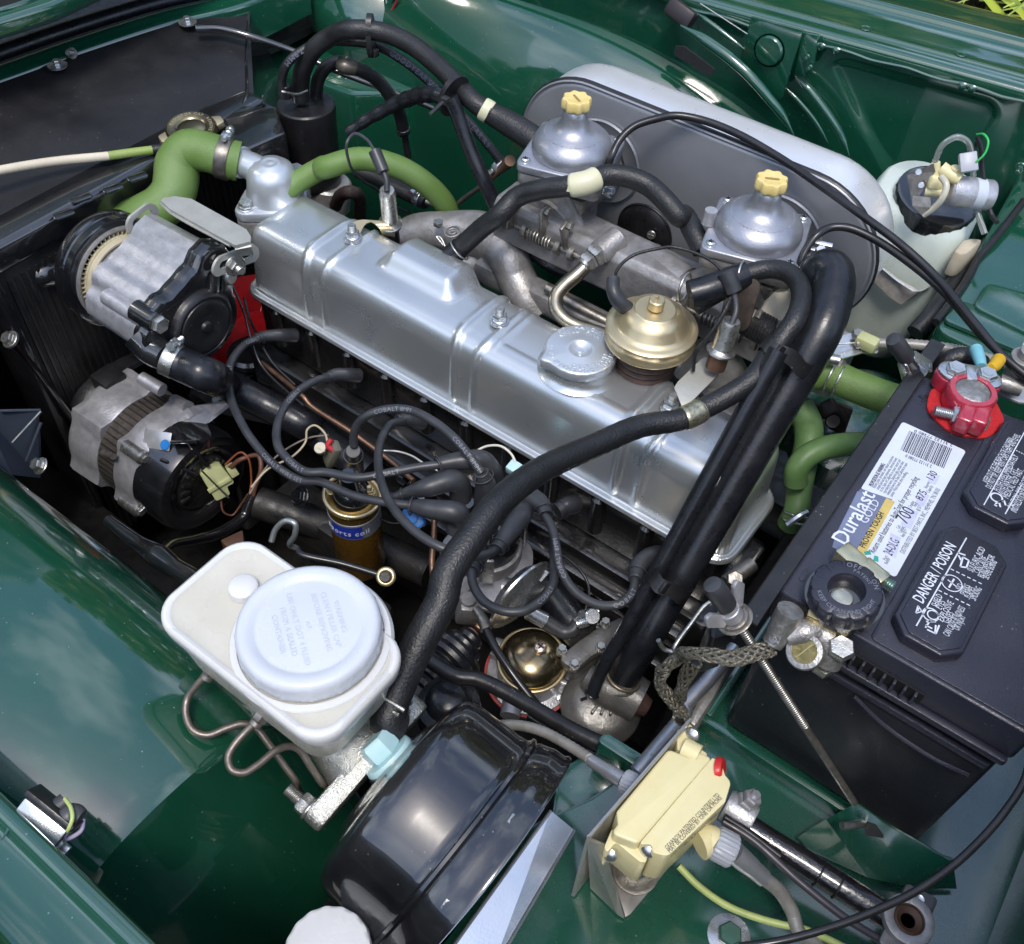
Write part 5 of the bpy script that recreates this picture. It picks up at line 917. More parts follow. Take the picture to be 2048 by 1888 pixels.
# brake servo hose sweeping across the picture
P = [tm(1362, 975, -.075), tm(1390, 870, -.068), tm(1460, 700, -.058), tm(1560, 500, -.045), tm(1670, 290, -.034), ti(850, 990, -.024), ti(975, 800, -.016), ti(1120, 610, -.012), ti(1290, 460, -.018), ti(1480, 350, -.028), ti(1700, 255, -.038), ti(1950, 150, -.044), tj(50, 395, -.046), tj(180, 330, -.044), tj(330, 250, -.036), tj(450, 165, -.026), tg(540, 900, -.018), tg(620, 790, -.008), tg(690, 690, .002), tg(728, 580, .006), tg(715, 480, .006), tg(650, 415, .004), tg(560, 395, .0), tg(480, 405, -.004), tg(400, 430, -.008)]
SERV = P
t = hose(P, [.0118, .0116, .0110, .0102, .0098, .0094, .0090, .0086, .0086], RUB, 'long black servo hose sweeping from the brake booster across the rocker cover', n=24, nm='servo_hose', rib=.00025)
sleeve(t, tj(55, 392, -.046), tj(150, 342, -.045), .0106, mk('spotted_band', (.52, .48, .33), .32, .85, (.30, .28, .2), 300), 'metal_band', .016)
g = G(); g.tube([tg(410, 425, -.008), tg(300, 470, -.012), tg(200, 510, -.016), tg(90, 540, -.02)], [.0118, .0130, .0130, .0126], 20, 8); part('rubber_end', g, RUBS, t); g = G(); g.torus(.0130, .0013, FR(tg(60, 500, -.02), V((1, .1, .1)))); part('end_clip', g, BOLT, t); g = G(); g.torus(.0122, .0011, FR(tg(385, 430, -.008), V((1, .2, .2)))); part('end_clip', g, BOLT, t)
hose([tg(120, 620, -.035), tg(220, 560, -.028), tg(330, 500, -.024)], .0070, RUB, 'short black branch hose beneath the servo hose end', rib=.0002)
# fat warm air hose and slim partner down to the gulp valve
A_, B_ = tg(840, 740, -.012), tn(1450, 800, -.245); P = [tg(800, 520, -.035), tg(830, 430, .0), tg(880, 400, .008), tg(915, 440, .008), tg(895, 580, .0), A_] + [A_.lerp(B_, k / 6) for k in range(1, 6)] + [B_, tn(1330, 1000, -.285)]
t = hose(P, [.0180, .0188, .0190, .0190, .0188, .0182, .0175, .0168, .0162, .0158, .0156, .0155, .0155], RUBS, 'fat black hose diving diagonally from the rear carburettor to the grey valve housing', n=28, nm='air_hose')
A_, B_ = tg(600, 860, -.003), tn(1300, 770, -.237); P = [A_] + [A_.lerp(B_, k / 6) for k in range(1, 6)] + [B_, tn(1200, 930, -.262), tn(1115, 1130, -.29)]
t = hose(P, [.0082, .0085, .0082, .0075, .0068, .0062], RUBS, 'slim black hose strapped alongside the fat diagonal hose', n=16); g = G(); g.torus(.0066, .0010, FR(P[-1], P[-1] - P[-2])); g.tube([tn(1040, 1170, -.285), tn(1080, 1155, -.285)], .0016, 6); part('hose_tie', g, BLACKG, t)
def wrap(cen, axis, rx, ry, w, label, along):
    t = thing('strap', label, 'strap', cen, 'straps binding the two diagonal hoses'); q = FR(cen, axis, along); g = G(); R = []
    for rr_, z in ((1, -w / 2), (1.03, -w / 2), (1.03, w / 2), (1, w / 2)): R.append([V((rx * rr_ * cos(a), ry * rr_ * sin(a), z + .0015 * sin(5 * a) * (abs(z) > 0))) for a in [2 * pi * k / 48 for k in range(48)]])
    g.rings(R + [R[0]], True, False, False, q); g.box(.008, .004, w * .8, q @ M.Translation((-rx * .9, ry * .55, 0)), .001); part('strap_band', g, BLACKS, t)
ax = tj(330, 640, -.105) - tg(760, 900, -.028); sd = tj(650, 10, -.03) - tj(540, 60, -.008)
wrap(tj(645, 45, -.024), ax, .030, .0195, .013, 'black strap binding the hoses above the battery end of the engine', tj(700, 70, -.03) - tj(520, 20, -.008))
wrap(tn(1640, 400, -.182), ax, .0245, .0170, .014, 'black strap binding the hoses near the wing nut', tn(1700, 440, -.19) - tn(1560, 400, -.165))
# throttle and choke cables
CBL = mk('cable_black', (.012, .012, .014), .3, 0, (.016, .016, .018), 30)
wire([tb(1620, 955, -.01), tb(1640, 900, .0), tb(1690, 800, .012), tb(1770, 725, .022), tb(1900, 680, .03), tc(0, 662, .035), tc(150, 685, .035), tc(350, 760, .034), tc(600, 900, .03), tc(850, 1070, .028), tc(1100, 1250, .025), tg(1300, 255, .02), tg(1500, 440, .012), tg(1700, 680, .006), tg(1880, 890, .0), tg(2060, 1040, -.005)], .0055, CBL, 'black control cable arching from the front carburettor over the air cleaner', 'control_cable', 'cable', 'control cables')
wire([tg(720, 420, -.02), tg(725, 360, -.01), tg(760, 280, .0), tg(820, 200, .01), tg(900, 158, .014), tg(1000, 160, .016), tg(1150, 225, .014), tg(1350, 360, .010), tg(1550, 530, .004), tg(1750, 760, -.002), tg(1900, 910, -.006), tg(2060, 1060, -.01)], .0055, CBL, 'black control cable starting at the rear carburettor dome', 'control_cable', 'cable', 'control cables')
P = [tg(1040, 820, -.05), tg(1200, 820, -.048), tg(1400, 830, -.045), tg(1600, 855, -.04), tg(1720, 885, -.035), tg(1900, 940, -.03)]
hose(P, .0045, SPIRAL, 'spiral wound grey choke cable behind the battery', 14, 'choke_cable', 'cable', rib=.0006, k=14)
t = thing('cable_lever', 'bright zinc cable clamp lever beside the green hose', 'lever', tg(1000, 850, -.06)); g = G(); A = [tg(900, 800, -.06), tg(1010, 770, -.055), tg(1060, 810, -.055), tg(1170, 870, -.055), tg(1160, 885, -.056), tg(1080, 880, -.058), tg(960, 915, -.062), tg(870, 870, -.062)]
bmx = bmesh.new(); f_ = bmx.faces.new([bmx.verts.new(p) for p in A]); bmesh.ops.triangulate(bmx, faces=bmx.faces); bmx.normal_update(); bmesh.ops.solidify(bmx, geom=bmx.faces[:], thickness=.002); g.bm(bmx); part('lever_plate', g, ZINC, t)
g = G(); g.hex(.0062, 0, .006, FR(tg(1050, 785, -.05))); g.tube([tg(890, 828, -.052), tg(1050, 818, -.05)], .0008, 6); g.tube([tg(870, 905, -.06), tg(945, 920, -.06)], .005, 10); part('lever_screws', g, BOLT, t); g = G(); g.box(.020, .014, .012, FR(tg(1105, 815, -.048)), .003); part('yellow_sleeve', g, YG, t)
# green hoses behind rocker rear
P = [tg(800, 1000, -.09), tg(880, 995, -.085), tg(1000, 1050, -.085), tg(1150, 1110, -.085), tg(1300, 1160, -.09)]
t = hose(P, [.0145, .0150, .0152, .0152, .0152], GHOSE, 'straight green heater hose running behind the battery', 24, 'heater_hose')
g = G()
for a, b in ((895, 1010), (945, 1030)): g.torus(.0155, .0010, FR(tg(a, b, -.085), P[3] - P[2]), 36)
part('spring_clip', g, ZINC, t)
P = [tj(720, 330, -.15), tj(765, 420, -.155), tj(770, 520, -.16), tj(745, 640, -.17), tj(720, 780, -.18), tj(700, 920, -.19), tj(660, 1000, -.21)]
t = hose(P, [.0145, .0142, .0132, .0126, .0120, .0118], GHOSED, 'darker green hose dropping behind the rocker cover rear', 22, 'heater_hose'); q = FR(tj(710, 940, -.19), P[-1] - P[-3], V((-.5, -.5, .8))); g = G(); g.torus(.0130, .0011, q); g.torus(.0130, .0011, q @ M.Translation((0, 0, .007))); g.tube([tj(650, 1000, -.18), tj(720, 950, -.17), tj(760, 930, -.17)], .0035, 8); part('wire_clamp', g, ZINC, t)
P = [tj(700, 760, -.16), tj(705, 680, -.145), tj(760, 610, -.135), tj(850, 565, -.13), tj(950, 545, -.13), tj(1100, 535, -.135)]
hose(P, .0112, GHOSED, 'green hose elbow joining from under the battery edge', 22, 'heater_hose')
t = thing('throttle_link', 'black throttle linkage arm behind the rocker cover', 'linkage', tj(880, 380, -.2)); g = G(); g.tube([tj(720, 280, -.15), tj(850, 330, -.155), tj(900, 345, -.16)], .004, 10); g.box(.02, .016, .016, FR(tj(880, 335, -.155), V((.8, -.3, -.4))), .003); g.tube([tj(905, 340, -.158), tj(950, 370, -.165), tj(965, 420, -.175)], .006, 10); g.box(.018, .006, .09, FR(tj(910, 520, -.2), V((-.1, .2, 1))), .003); g.cyl(.007, 0, .006, FR(tj(905, 410, -.165), V((.2, -.6, .7)))); part('linkage_arm', g, mk('link_brownblack', (.02, .015, .014), .45, .3), t)

t = hose([tb(190, 980, -.155), tb(280, 1010, -.155), tb(400, 1070, -.155), tb(520, 1130, -.155), tb(580, 1155, -.155)], .0095, RUB, 'short black hose with bright clamp under the arching green hose')
clamp(tb(540, 1135, -.155), tb(580, 1155, -.155) - tb(400, 1070, -.155), .0095, .009, 'bright clamp on the short hose under the green arch', ZINC, V((0, 0, 1)))
wire([tb(580, 1155, -.155), tb(640, 1175, -.156), tb(700, 1200, -.16)], .006, STEEL, 'stub of steel pipe under the green arch', 'pipe_stub', 'pipe')
wire([tb(400, 1180, -.17), tb(480, 1220, -.165), tb(560, 1260, -.155), tb(640, 1300, -.14)], .0022, CBL, 'thin black wire crossing below the green arch')
# ================================================================== ignition
GI = 'plug leads with printed lettering'
cc = ti(305, 590, -.262)
co = thing('ignition_coil', 'gold ignition coil with blue lettered band and brown lower can', 'coil', cc - ZA * .11); q = FR(cc)
g = G(); g.lathe([(0, -.112), (.0245, -.110), (.0268, -.104), (.0270, -.028)], q, 56); part('lower_can', g, BROWNP, co)
g = G(); g.lathe([(.0270, -.028), (.0278, -.0275), (.0278, -.0045), (.0272, -.004)], q, 56, caps=False); part('grey_band', g, mk('coil_grey_band', (.24, .26, .30), .35, .4), co)
g = G(); g.lathe([(.0272, -.004), (.0272, .006), (.0282, .007), (.0285, .009), (.0270, .0105), (.0255, .010), (.022, .0105), (.02, .012), (0, .012)], q, 56); part('upper_can', g, COIL, co)
a_c = math.atan2(CP.y - cc.y, CP.x - cc.x) - .42
g = G(); N = 20; R = []
for z0 in (-.0255, -.0065): R.append([q @ V((.0281 * cos(a_c - .62 + 1.24 * k / N), .0281 * sin(a_c - .62 + 1.24 * k / N), z0)) for k in range(N + 1)])
g.rings(R, False); part('blue_band', g, BLUE, co)
g = G()
for s_, z0, sz, sp in (('Sports coil', -.0205, .0105, 1),):
    C_ = chars(s_, sz, .0001); tot = sum(c[2] for c in C_); s = 0
    for vs, fs, w in C_:
        a = a_c + (s + w / 2 - tot / 2) / .0284; s += w
        if vs is None: continue
        g.add([v + V((-w / 2, 0, 0)) for v in vs], fs, q @ FR((.0283 * cos(a), .0283 * sin(a), z0), V((cos(a), sin(a), 0)), V((-sin(a), cos(a), 0))))
part('printed_lettering', g, INKW, co)
g = G(); g.lathe([(.021, .010), (.0205, .020), (.0165, .026), (.012, .030), (.010, .045), (0, .045)], q, 40); part('coil_tower', g, BLACKG, co)
for dx, dy in ((-.016, -.012), (.016, .010)): g = G(); qq = FR(cc + V((dx, dy, .020))); g.cyl(.006, 0, .0015, qq); g.hex(.005, .0015, .005, qq); g.thread(.0025, .005, .009, qq); part('terminal_nut', g, BRASS, co)
g = G(); g.torus(.0285, .0022, FR(cc + V((0, 0, .013)), V((.1, .1, 1)))); part('coil_strap', g, BRASS, co)
def boot(P, r, label, nm='plug_boot', mat=LEAD, grp='rubber boots of the plug leads', ring=True):
    r = [q * .78 for q in r] if isinstance(r, list) else r * .78
    t = thing(nm, label, 'rubber boot', P[0], grp); g = G(); g.tube(P, r, 20, 6); part('boot_body', g, mat, t)
    if ring and isinstance(r, list):
        g = G(); d = (V(P[1]) - V(P[0])).normalized(); g.torus(r[0] * 1.0, .0012, FR(V(P[0]).lerp(V(P[1]), .05), d)); g.torus(max(r[:2]) * 1.0, .0007, FR(V(P[0]).lerp(V(P[1]), .6), d)); part('boot_lip', g, mat, t)
    return t
boot([ti(305, 290, -.205), ti(305, 330, -.228), ti(308, 400, -.25)], [.0085, .0125, .0135, .0135], 'upright black boot on top of the coil')
TXT = lambda at, fl, s='COBALT', sz=.0075: (s, sz, at, fl, INKG)
PRN = mk('pale_print', (.2, .215, .25), .5)
def lead(P, label, txt):
    t = thing('plug_lead', label, 'plug lead', P[len(P) // 2], GI); g = G(); g.tube(P, .0043, 16, 8); part('lead_body', g, LEAD, t)
    for s_, at, fl in txt: g = G(); tubetext(g, s_, .0060, P, .0044, at, fl); part('printed_lettering', g, PRN, t)
    return t
lead([td(1480, 790, -.215), td(1400, 830, -.205), td(1320, 940, -.20), td(1320, 1120, -.20), td(1390, 1290, -.20), th(1460, 250, -.20), th(1570, 370, -.20), th(1720, 460, -.20), ti(120, 470, -.195), ti(300, 545, -.19), ti(480, 585, -.186), ti(640, 605, -.184)], 'longest grey lead from the frontmost plug round under the coil boot', [('COBALT', .04, True), ('COBALT', .22, True), ('COBALT WIRE SET', .62, False)])
lead([te(20, 1020, -.215), td(1820, 1030, -.205), td(1690, 1110, -.195), td(1600, 1250, -.19), td(1590, 1400, -.185), th(1640, 330, -.185), th(1750, 410, -.182), ti(150, 415, -.18), ti(330, 445, -.176), ti(520, 415, -.172), ti(680, 385, -.17), ti(800, 370, -.168)], 'second lead curling across the front of the coil boot', [('COBALT', .2, True), ('COBALT', .55, False), ('COBALT', .84, False)])
lead([ti(590, 120, -.215), ti(520, 140, -.205), ti(465, 230, -.195), ti(448, 350, -.18), ti(475, 500, -.165), ti(550, 640, -.155), ti(680, 770, -.15), ti(820, 850, -.15), ti(980, 895, -.158), ti(1070, 885, -.168), ti(1130, 850, -.176)], 'third lead making the large loop in front of the distributor', [])
lead([ti(308, 260, -.20), ti(310, 190, -.185), ti(360, 105, -.165), ti(470, 58, -.155), ti(620, 55, -.150), ti(760, 120, -.146), ti(880, 215, -.146), ti(970, 320, -.15), ti(1040, 420, -.158)], 'coil lead arching over to the middle of the distributor cap', [('COBALT 8MM', .38, False), ('COBALT 8MM', .88, False)])
lead([ti(1400, 650, -.19), ti(1445, 740, -.192), ti(1470, 850, -.196), ti(1490, 960, -.20), ti(1570, 1090, -.205), ti(1700, 1170, -.205), ti(1830, 1170, -.20), ti(1900, 1110, -.20), ti(1920, 1030, -.205)], 'lead dipping from the distributor to the boot by the strap', [('COBALT 8MM', .3, True), ('COBALT', .82, False)])
lead([ti(985, 970, -.20), ti(990, 1050, -.20), ti(1050, 1150, -.198), ti(1170, 1210, -.195), ti(1290, 1205, -.195), ti(1390, 1140, -.198), ti(1450, 1050, -.206), ti(1455, 930, -.215), ti(1450, 800, -.22)], 'short looping lead crossing the vacuum advance disc', [('COBALT', .55, False)])
bt = [0]
def bt2(P, r, l): boot(P, r, l)
bt2([td(1470, 795, -.216), td(1520, 780, -.218), td(1600, 775, -.222), td(1690, 775, -.232)], [.0068, .0085, .0098, .0105], 'plug boot nearest the air pump')
bt2([te(0, 1025, -.216), te(60, 1000, -.218), te(120, 1000, -.222), te(190, 1005, -.232)], [.0068, .0088, .0098, .0105], 'plug boot second from the air pump')
bt2([ti(560, 115, -.215), ti(600, 110, -.218), ti(650, 120, -.225), ti(700, 130, -.235)], [.0066, .0085, .0095, .010], 'plug boot above the big looping lead')
bt2([ti(1470, 640, -.225), ti(1520, 610, -.225), ti(1580, 595, -.232)], [.0105, .012, .012], 'plug boot between distributor and rocker cover')
bt2([ti(1920, 1030, -.205), ti(1935, 960, -.207), ti(1990, 910, -.212), tn(1560, 200, -.225)], [.0075, .0115, .0125, .0125], 'rear plug boot by the strapped hoses')
# distributor
dc = ti(1075, 700, -.25); ds = thing('distributor', 'black capped distributor on grey cast body amid the plug leads', 'distributor', dc - ZA * .14); q = FR(dc)
g = G(); g.lathe([(.034, -.035), (.035, -.012), (.033, 0), (.028, .008), (.012, .010), (0, .010)], q, 48)
for k in range(6): a = k * pi / 3 + .3; g.cyl(.009, -.005, .022, q @ M.Translation((.024 * cos(a), .024 * sin(a), 0)), 20)
g.cyl(.010, 0, .03, q, 20); part('distributor_cap', g, BLACKG, ds)
g = G(); g.lathe([(.018, -.14), (.019, -.075), (.034, -.065), (.0375, -.05), (.0375, -.036), (.036, -.035)], q, 48); part('distributor_body', g, CASTD, ds)
g = G(); g.prism(hull([(.05 * cos(k * pi / 12), .045 * sin(k * pi / 12)) for k in range(24)] + [(.02, -.07), (.05, -.055), (-.03, -.06)]), -.062, -.056, q @ M.Rotation(.5, 4, 'Z'), .0015); part('base_plate', g, CAST, ds)
for a in (.9, -.9, 2.6): g = G(); g.box(.004, .012, .04, q @ M.Rotation(a, 4, 'Z') @ M.Translation((.040, 0, -.03)), .0015); part('spring_clip', g, BOLT, ds)
for P, r, l in (([ti(790, 372, -.168), ti(800, 368, -.168), ti(900, 350, -.168), ti(1040, 345, -.170), ti(1090, 400, -.185), ti(1110, 470, -.21)], [.0085, .0110, .0125, .0130, .0140, .0140], 'elbow boot furthest back on the distributor cap'),
                ([ti(530, 560, -.192), ti(630, 525, -.184), ti(730, 500, -.178), ti(880, 460, -.178), ti(915, 500, -.19), ti(920, 560, -.205)], [.0050, .0075, .0125, .0140, .0145, .0140], 'tapered elbow boot between two others left of the coil lead boot'),
                ([ti(630, 605, -.184), ti(645, 608, -.184), ti(750, 625, -.182), ti(890, 645, -.182), ti(905, 680, -.196), ti(900, 750, -.21)], [.0075, .0115, .0125, .0140, .0145, .0140], 'elbow boot nearest the camera left of the servo hose'),
                ([ti(1130, 855, -.176), ti(1160, 810, -.176), ti(1210, 740, -.178), ti(1260, 670, -.182), ti(1270, 640, -.2), ti(1270, 640, -.22)], [.0085, .0110, .0130, .0140, .0140, .0140], 'boot angled below the servo hose on the distributor'),
                ([ti(1405, 660, -.19), ti(1390, 610, -.19), ti(1330, 560, -.193), ti(1240, 470, -.20), ti(1220, 480, -.21)], [.0085, .0125, .0125, .0140, .0140], 'boot pointing down right beyond the servo hose'),
                ([ti(985, 985, -.20), ti(1000, 940, -.205), ti(1020, 900, -.215), ti(1030, 880, -.23)], [.0085, .0115, .0120, .0120], 'boot at the foot of the servo hose crossing'),
                ([ti(1040, 415, -.158), ti(1055, 450, -.166), ti(1065, 500, -.18), ti(1070, 590, -.205)], [.0075, .0125, .0150, .0165], 'upright king lead boot in the middle of the cap')): boot(P, r, l)
# blue cap, vacuum advance disc
t = thing('blue_clip', 'small bright blue plastic cap under the elbow boots', 'cap', ti(660, 680, -.23)); g = G(); q = FR(ti(660, 680, -.225), V((.2, -.6, .8))); g.prism(rpoly([(-.013, -.010), (.006, -.012), (.014, .002), (-.002, .012), (-.013, .008)], .004), 0, .010, q, .002); g.lathe([(.0045, .010), (.005, .013), (.003, .0135)], q); part('cap_body', g, BLUEL, t)
va = thing('vacuum_advance', 'zinc vacuum advance disc leaning beside the distributor', 'vacuum unit', tn(640, 460, -.29)); n_v = V((.35, -.78, .42)); c_ = tn(640, 470, -.262); nv = ((CP - c_).normalized() * .36 + (V(CR[0]) * .74 - V(CR[1]) * .67) * .93); q = FR(c_, nv) @ M.Scale(1.36, 4)
g = G(); g.lathe([(0, .008), (.012, .0075), (.024, .004), (.0275, .001), (.0300, .0008), (.0305, -.0008), (.0275, -.002), (.022, -.007), (.008, -.010), (0, -.010)], q, 64); part('diaphragm_can', g, ZINC, va)
v2 = tn(520, 420, -.262); g = G(); g.tube([v2, tn(580, 440, -.262)], .0115, 20); part('vacuum_stub', g, BOLT, va)
g = G(); g.tube([tn(690, 580, -.262), tn(800, 640, -.270)], [.0075, .0080], 20); part('brass_spigot', g, ZINC, va)
g = G(); 
for k in range(7): g.box(.0010, .0050, .0008, FR(tn(765 + k * 8, 365 - k * 9, -.243 + .0), V((.35, -.78, .42)), V((.2, .3, .6))))
part('scale_marks', g, INKW, va)
hose([tn(780, 630, -.285), tn(860, 680, -.29), tn(930, 715, -.293), tn(990, 700, -.290), tn(1020, 650, -.285)], [.0078, .0078, .0075, .0070, .0062], LEAD, 'black rubber elbow from the vacuum disc', 16, 'vacuum_elbow', 'elbow')
wire([tn(1030, 640, -.282), tn(1075, 560, -.275), tn(1095, 420, -.27), tn(1050, 320, -.265), tn(960, 230, -.262), tn(880, 180, -.262)], .0022, CBL, 'thin black wire arching above the grey valve housing', 'vacuum_line', 'tube')
hose([tn(780, 420, -.30), tn(850, 480, -.302), tn(960, 620, -.306), tn(1040, 720, -.31)], .0175, RUBS, 'wide black bypass hose behind the short looping lead', 22)
d_ = tn(1100, 760, -.305) - tn(960, 620, -.306); clamp(tn(1035, 700, -.302), d_, .0180, .010, 'ridged worm clamp above the grey valve housing', BOLT, V((.35, .5, .8)))
g = G(); g.tube(spring([tn(1020, 660, -.275), tn(1090, 640, -.272)], .004, .001, 6), .0012, 6, 1); g.cyl(.0075, 0, .004, FR(tn(1115, 610, -.268), V((.4, -.4, .8)))); g.box(.010, .0012, .001, FR(tn(1115, 610, -.2635), V((.4, -.4, .8)))); single('clamp_screw', g, ZINC, 'slotted clamp screw head above the valve housing flange', 'screw')
# fuel pump
fc = tn(722, 860, -.300); fp_ = thing('fuel_pump', 'mechanical fuel pump with dark gold dome and red gasket', 'fuel pump', fc - ZA * .06); q = FR(fc, V((.06, -.06, 1)))
g = G(); g.lathe([(.0335, -.020), (.0345, -.0185), (.0345, -.0165), (.0318, -.015), (.0312, -.011), (.029, -.0045), (.0235, .0010), (.015, .0045), (.006, .006), (0, .0063)], q, 72); part('dome_cap', g, GOLDD, fp_, 50); g = G(); g.torus(.0335, .0019, q @ M.Translation((0, 0, -.0145)), 64, 10); part('dome_rim', g, BRASS, fp_)
g = G(); q1 = FR(fc + V((.004, .006, .0055)), V((.06, -.06, 1))); g.hex(.0070, 0, .0028, q1); g.lathe([(.0058, .0026), (.0060, .0050), (.0045, .0062), (0, .0064)], q1); part('dome_screw', g, mk('copper_screw', (.60, .48, .40), .3, .9), fp_); g = G(); g.box(.007, .0014, .001, q1 @ M.Translation((0, 0, .0062))); g.box(.0014, .007, .001, q1 @ M.Translation((0, 0, .0063))); part('screw_slot', g, DARKHOLE, fp_)
g = G(); g.lathe([(.044, -.060), (.0445, -.050), (.043, -.047), (.034, -.044), (.031, -.030), (.0325, -.021)], q, 60); g.tube([fc + V((.0, -.028, -.034)), fc + V((.012, -.052, -.036))], .010, 16); g.tube([fc + V((-.025, .005, -.03)), fc + V((-.045, -.002, -.03))], .009, 16)
for k in range(6): a = k * pi / 3 + .25; g.box(.016, .004, .014, q @ M.Rotation(a, 4, 'Z') @ M.Translation((.036, 0, -.042)), .001)
part('pump_body', g, CAST, fp_)
g = G(); g.lathe([(.0445, -.0515), (.0462, -.0512), (.0462, -.0495), (.0445, -.0492)], q, 60); g.lathe([(.0446, -.0545), (.0455, -.0543), (.0455, -.053), (.0446, -.0528)], q, 60); part('red_gasket', g, mk('red_gasket', (.45, .06, .05), .5), fp_)
for k in range(6): 
    a = k * pi / 3 - .05; g = G(); qq = q @ M.Translation((.0375 * cos(a), .0375 * sin(a), -.046)); g.cyl(.0055, 0, .0012, qq); g.lathe([(.0042, .001), (.0040, .003), (0, .004)], qq); g.box(.004, .001, .0006, qq @ M.Translation((0, 0, .0036))); part('cover_screw', g, ZINC, fp_)
hose([tn(340, 560, -.27), tn(385, 630, -.27), tn(410, 700, -.272)], [.0042, .0052, .0060], STEEL, 'steel ferrule of the drive cable above the fuel pump', 16, 'cable_ferrule', 'ferrule')
hose([tn(410, 700, -.272), tn(470, 820, -.275), tn(560, 960, -.28), tn(640, 1070, -.286), tn(720, 1170, -.292), tn(800, 1260, -.30)], .0042, CBL, 'black cable crossing in front of the fuel pump', 14, 'drive_cable', 'cable')
g = G(); c = tn(290, 560, -.29); g.box(.022, .022, .03, FR(c, V((.2, .1, 1)), V((1, .8, 0))), .003); g.cyl(.008, 0, .02, FR(c)); g.box(.012, .03, .01, FR(tn(270, 420, -.28))); single('oil_drive_bracket', g, CASTD, 'small grey cast bracket above the copper pipe', 'bracket')
wire([tn(100, 480, -.31), tn(160, 530, -.312), tn(380, 700, -.32)], .0052, mk('copper_bright', (.55, .34, .2), .35, .9), 'straight copper pipe end left of the fuel pump', 'copper_pipe', 'pipe')
wire([td(1500, 930, -.27), td(1740, 1130, -.275), ti(60, 30, -.28), ti(290, 180, -.29), ti(520, 350, -.30), ti(650, 460, -.30)], .0042, COPPER, 'thin copper pipe running down the side of the cylinder head', 'copper_pipe', 'pipe')
wire([ti(770, 690, -.29), ti(765, 800, -.30), ti(755, 930, -.31), ti(765, 1050, -.32)], .0048, COPPER, 'short brown copper tube dropping below the elbow boots', 'copper_pipe', 'pipe')
wire([td(1330, 480, -.18), td(1400, 650, -.20), td(1440, 800, -.22), td(1500, 950, -.24), td(1740, 1180, -.25)], .0022, CBL, 'thin black wire hanging past the red fan, left of the pair')
wire([td(1400, 560, -.18), td(1430, 680, -.20), td(1480, 790, -.225), td(1560, 930, -.24), td(1690, 1060, -.25)], .0022, CBL, 'thin black wire hanging past the red fan, right of the pair')
# coil side wires
wire([th(1440, 500, -.25), th(1530, 400, -.24), th(1680, 320, -.235), th(1750, 240, -.23), th(1760, 170, -.22), th(1800, 145, -.22), th(1860, 190, -.22), th(1880, 260, -.225)], .0017, WIREW, 'tan wire curling up to the coil terminal')
wire([th(1430, 540, -.25), th(1500, 420, -.245), th(1600, 310, -.24), th(1760, 220, -.235), th(1880, 200, -.23)], .0015, mk('taupe_wire', (.2, .16, .13), .5), 'taupe wire running straight to the coil terminal')
wire([ti(180, 225, -.215), ti(160, 260, -.22), ti(190, 290, -.225)], .0042, WIRER, 'short red terminal sleeve beside the coil boot', 'terminal_sleeve', 'sleeve')
g = G(); g.cyl(.0065, 0, .004, FR(ti(120, 280, -.225), V((.1, -.4, .9)))); g.box(.010, .0014, .001, FR(ti(120, 280, -.2205), V((.1, -.4, .9)))); single('terminal_screw', g, mk('pale_brass', (.62, .56, .42), .35, .8), 'pale brass slotted screw left of the coil', 'screw')
g = G(); g.box(.016, .010, .03, FR(ti(185, 310, -.235), V((.3, .3, 1)), V((1, -.5, 0))), .003); single('spade_terminal', g, mk('olive_rubber', (.12, .12, .09), .5), 'olive grey spade terminal cover at the coil', 'terminal')
wire([ti(480, 290, -.24), ti(560, 295, -.24), ti(640, 320, -.24), ti(720, 370, -.242), ti(800, 410, -.245)], .0018, mk('silver_wire', (.5, .5, .5), .35, .6), 'pale silver wire behind the looping lead')
wire([ti(940, 350, -.19), ti(1000, 300, -.18), ti(1070, 265, -.175), ti(1150, 265, -.172), ti(1210, 310, -.175), ti(1240, 370, -.18)], .0018, mk('white_wire', (.6, .58, .52), .4), 'thin white wire arching to the small grey connector')
g = G(); g.box(.014, .012, .012, FR(ti(1230, 395, -.185), V((.1, -.2, 1))), .001); single('grey_connector', g, PALEB, 'tiny pale grey green connector above the distributor boots', 'connector')
wire([ti(460, 680, -.27), ti(520, 705, -.268), ti(600, 705, -.265)], .0016, CBL, 'short thin black wire right of the coil can')
# oil dipstick loop, throttle rod with brass end, boots low down
wire([th(1555, 810, -.16), th(1580, 740, -.15), th(1640, 692, -.14), th(1690, 710, -.14), th(1690, 770, -.15), th(1660, 830, -.17), th(1700, 850, -.18)], .0038, mk('dipstick_steel', (.36, .38, .37), .4, .7), 'pale steel dipstick loop behind the white reservoir', 'dipstick', 'dipstick')
wire([th(1700, 850, -.18), ti(0, 880, -.18), ti(250, 940, -.185), ti(480, 1010, -.19)], .0045, CBL, 'black rod ending in a brass ball joint above the reservoir cap', 'control_rod', 'rod')
t = thing('ball_joint', 'brass coloured ring around the end of the black rod', 'joint', ti(492, 1012, -.19)); g = G(); g.torus(.0066, .0024, FR(ti(492, 1012, -.188), V((.3, -.5, .8)))); part('brass_ring', g, BRASS, t); g = G(); g.cyl(.005, -.004, .006, FR(ti(492, 1012, -.188), V((.3, -.5, .8)))); part('ball_pin', g, BLACKS, t)
t = thing('steering_boot', 'black rubber boot with pink tipped rod beneath the servo hose', 'boot', tm(1750, 600, -.30)); g = G()
for k in range(7): a = tm(1830, 510, -.30).lerp(tm(1560, 790, -.30), k / 6); g.torus([.008, .015, .025, .03, .024, .018, .016][k], .006, FR(a, tm(1560, 790, -.30) - tm(1830, 510, -.30)), 32, 8)
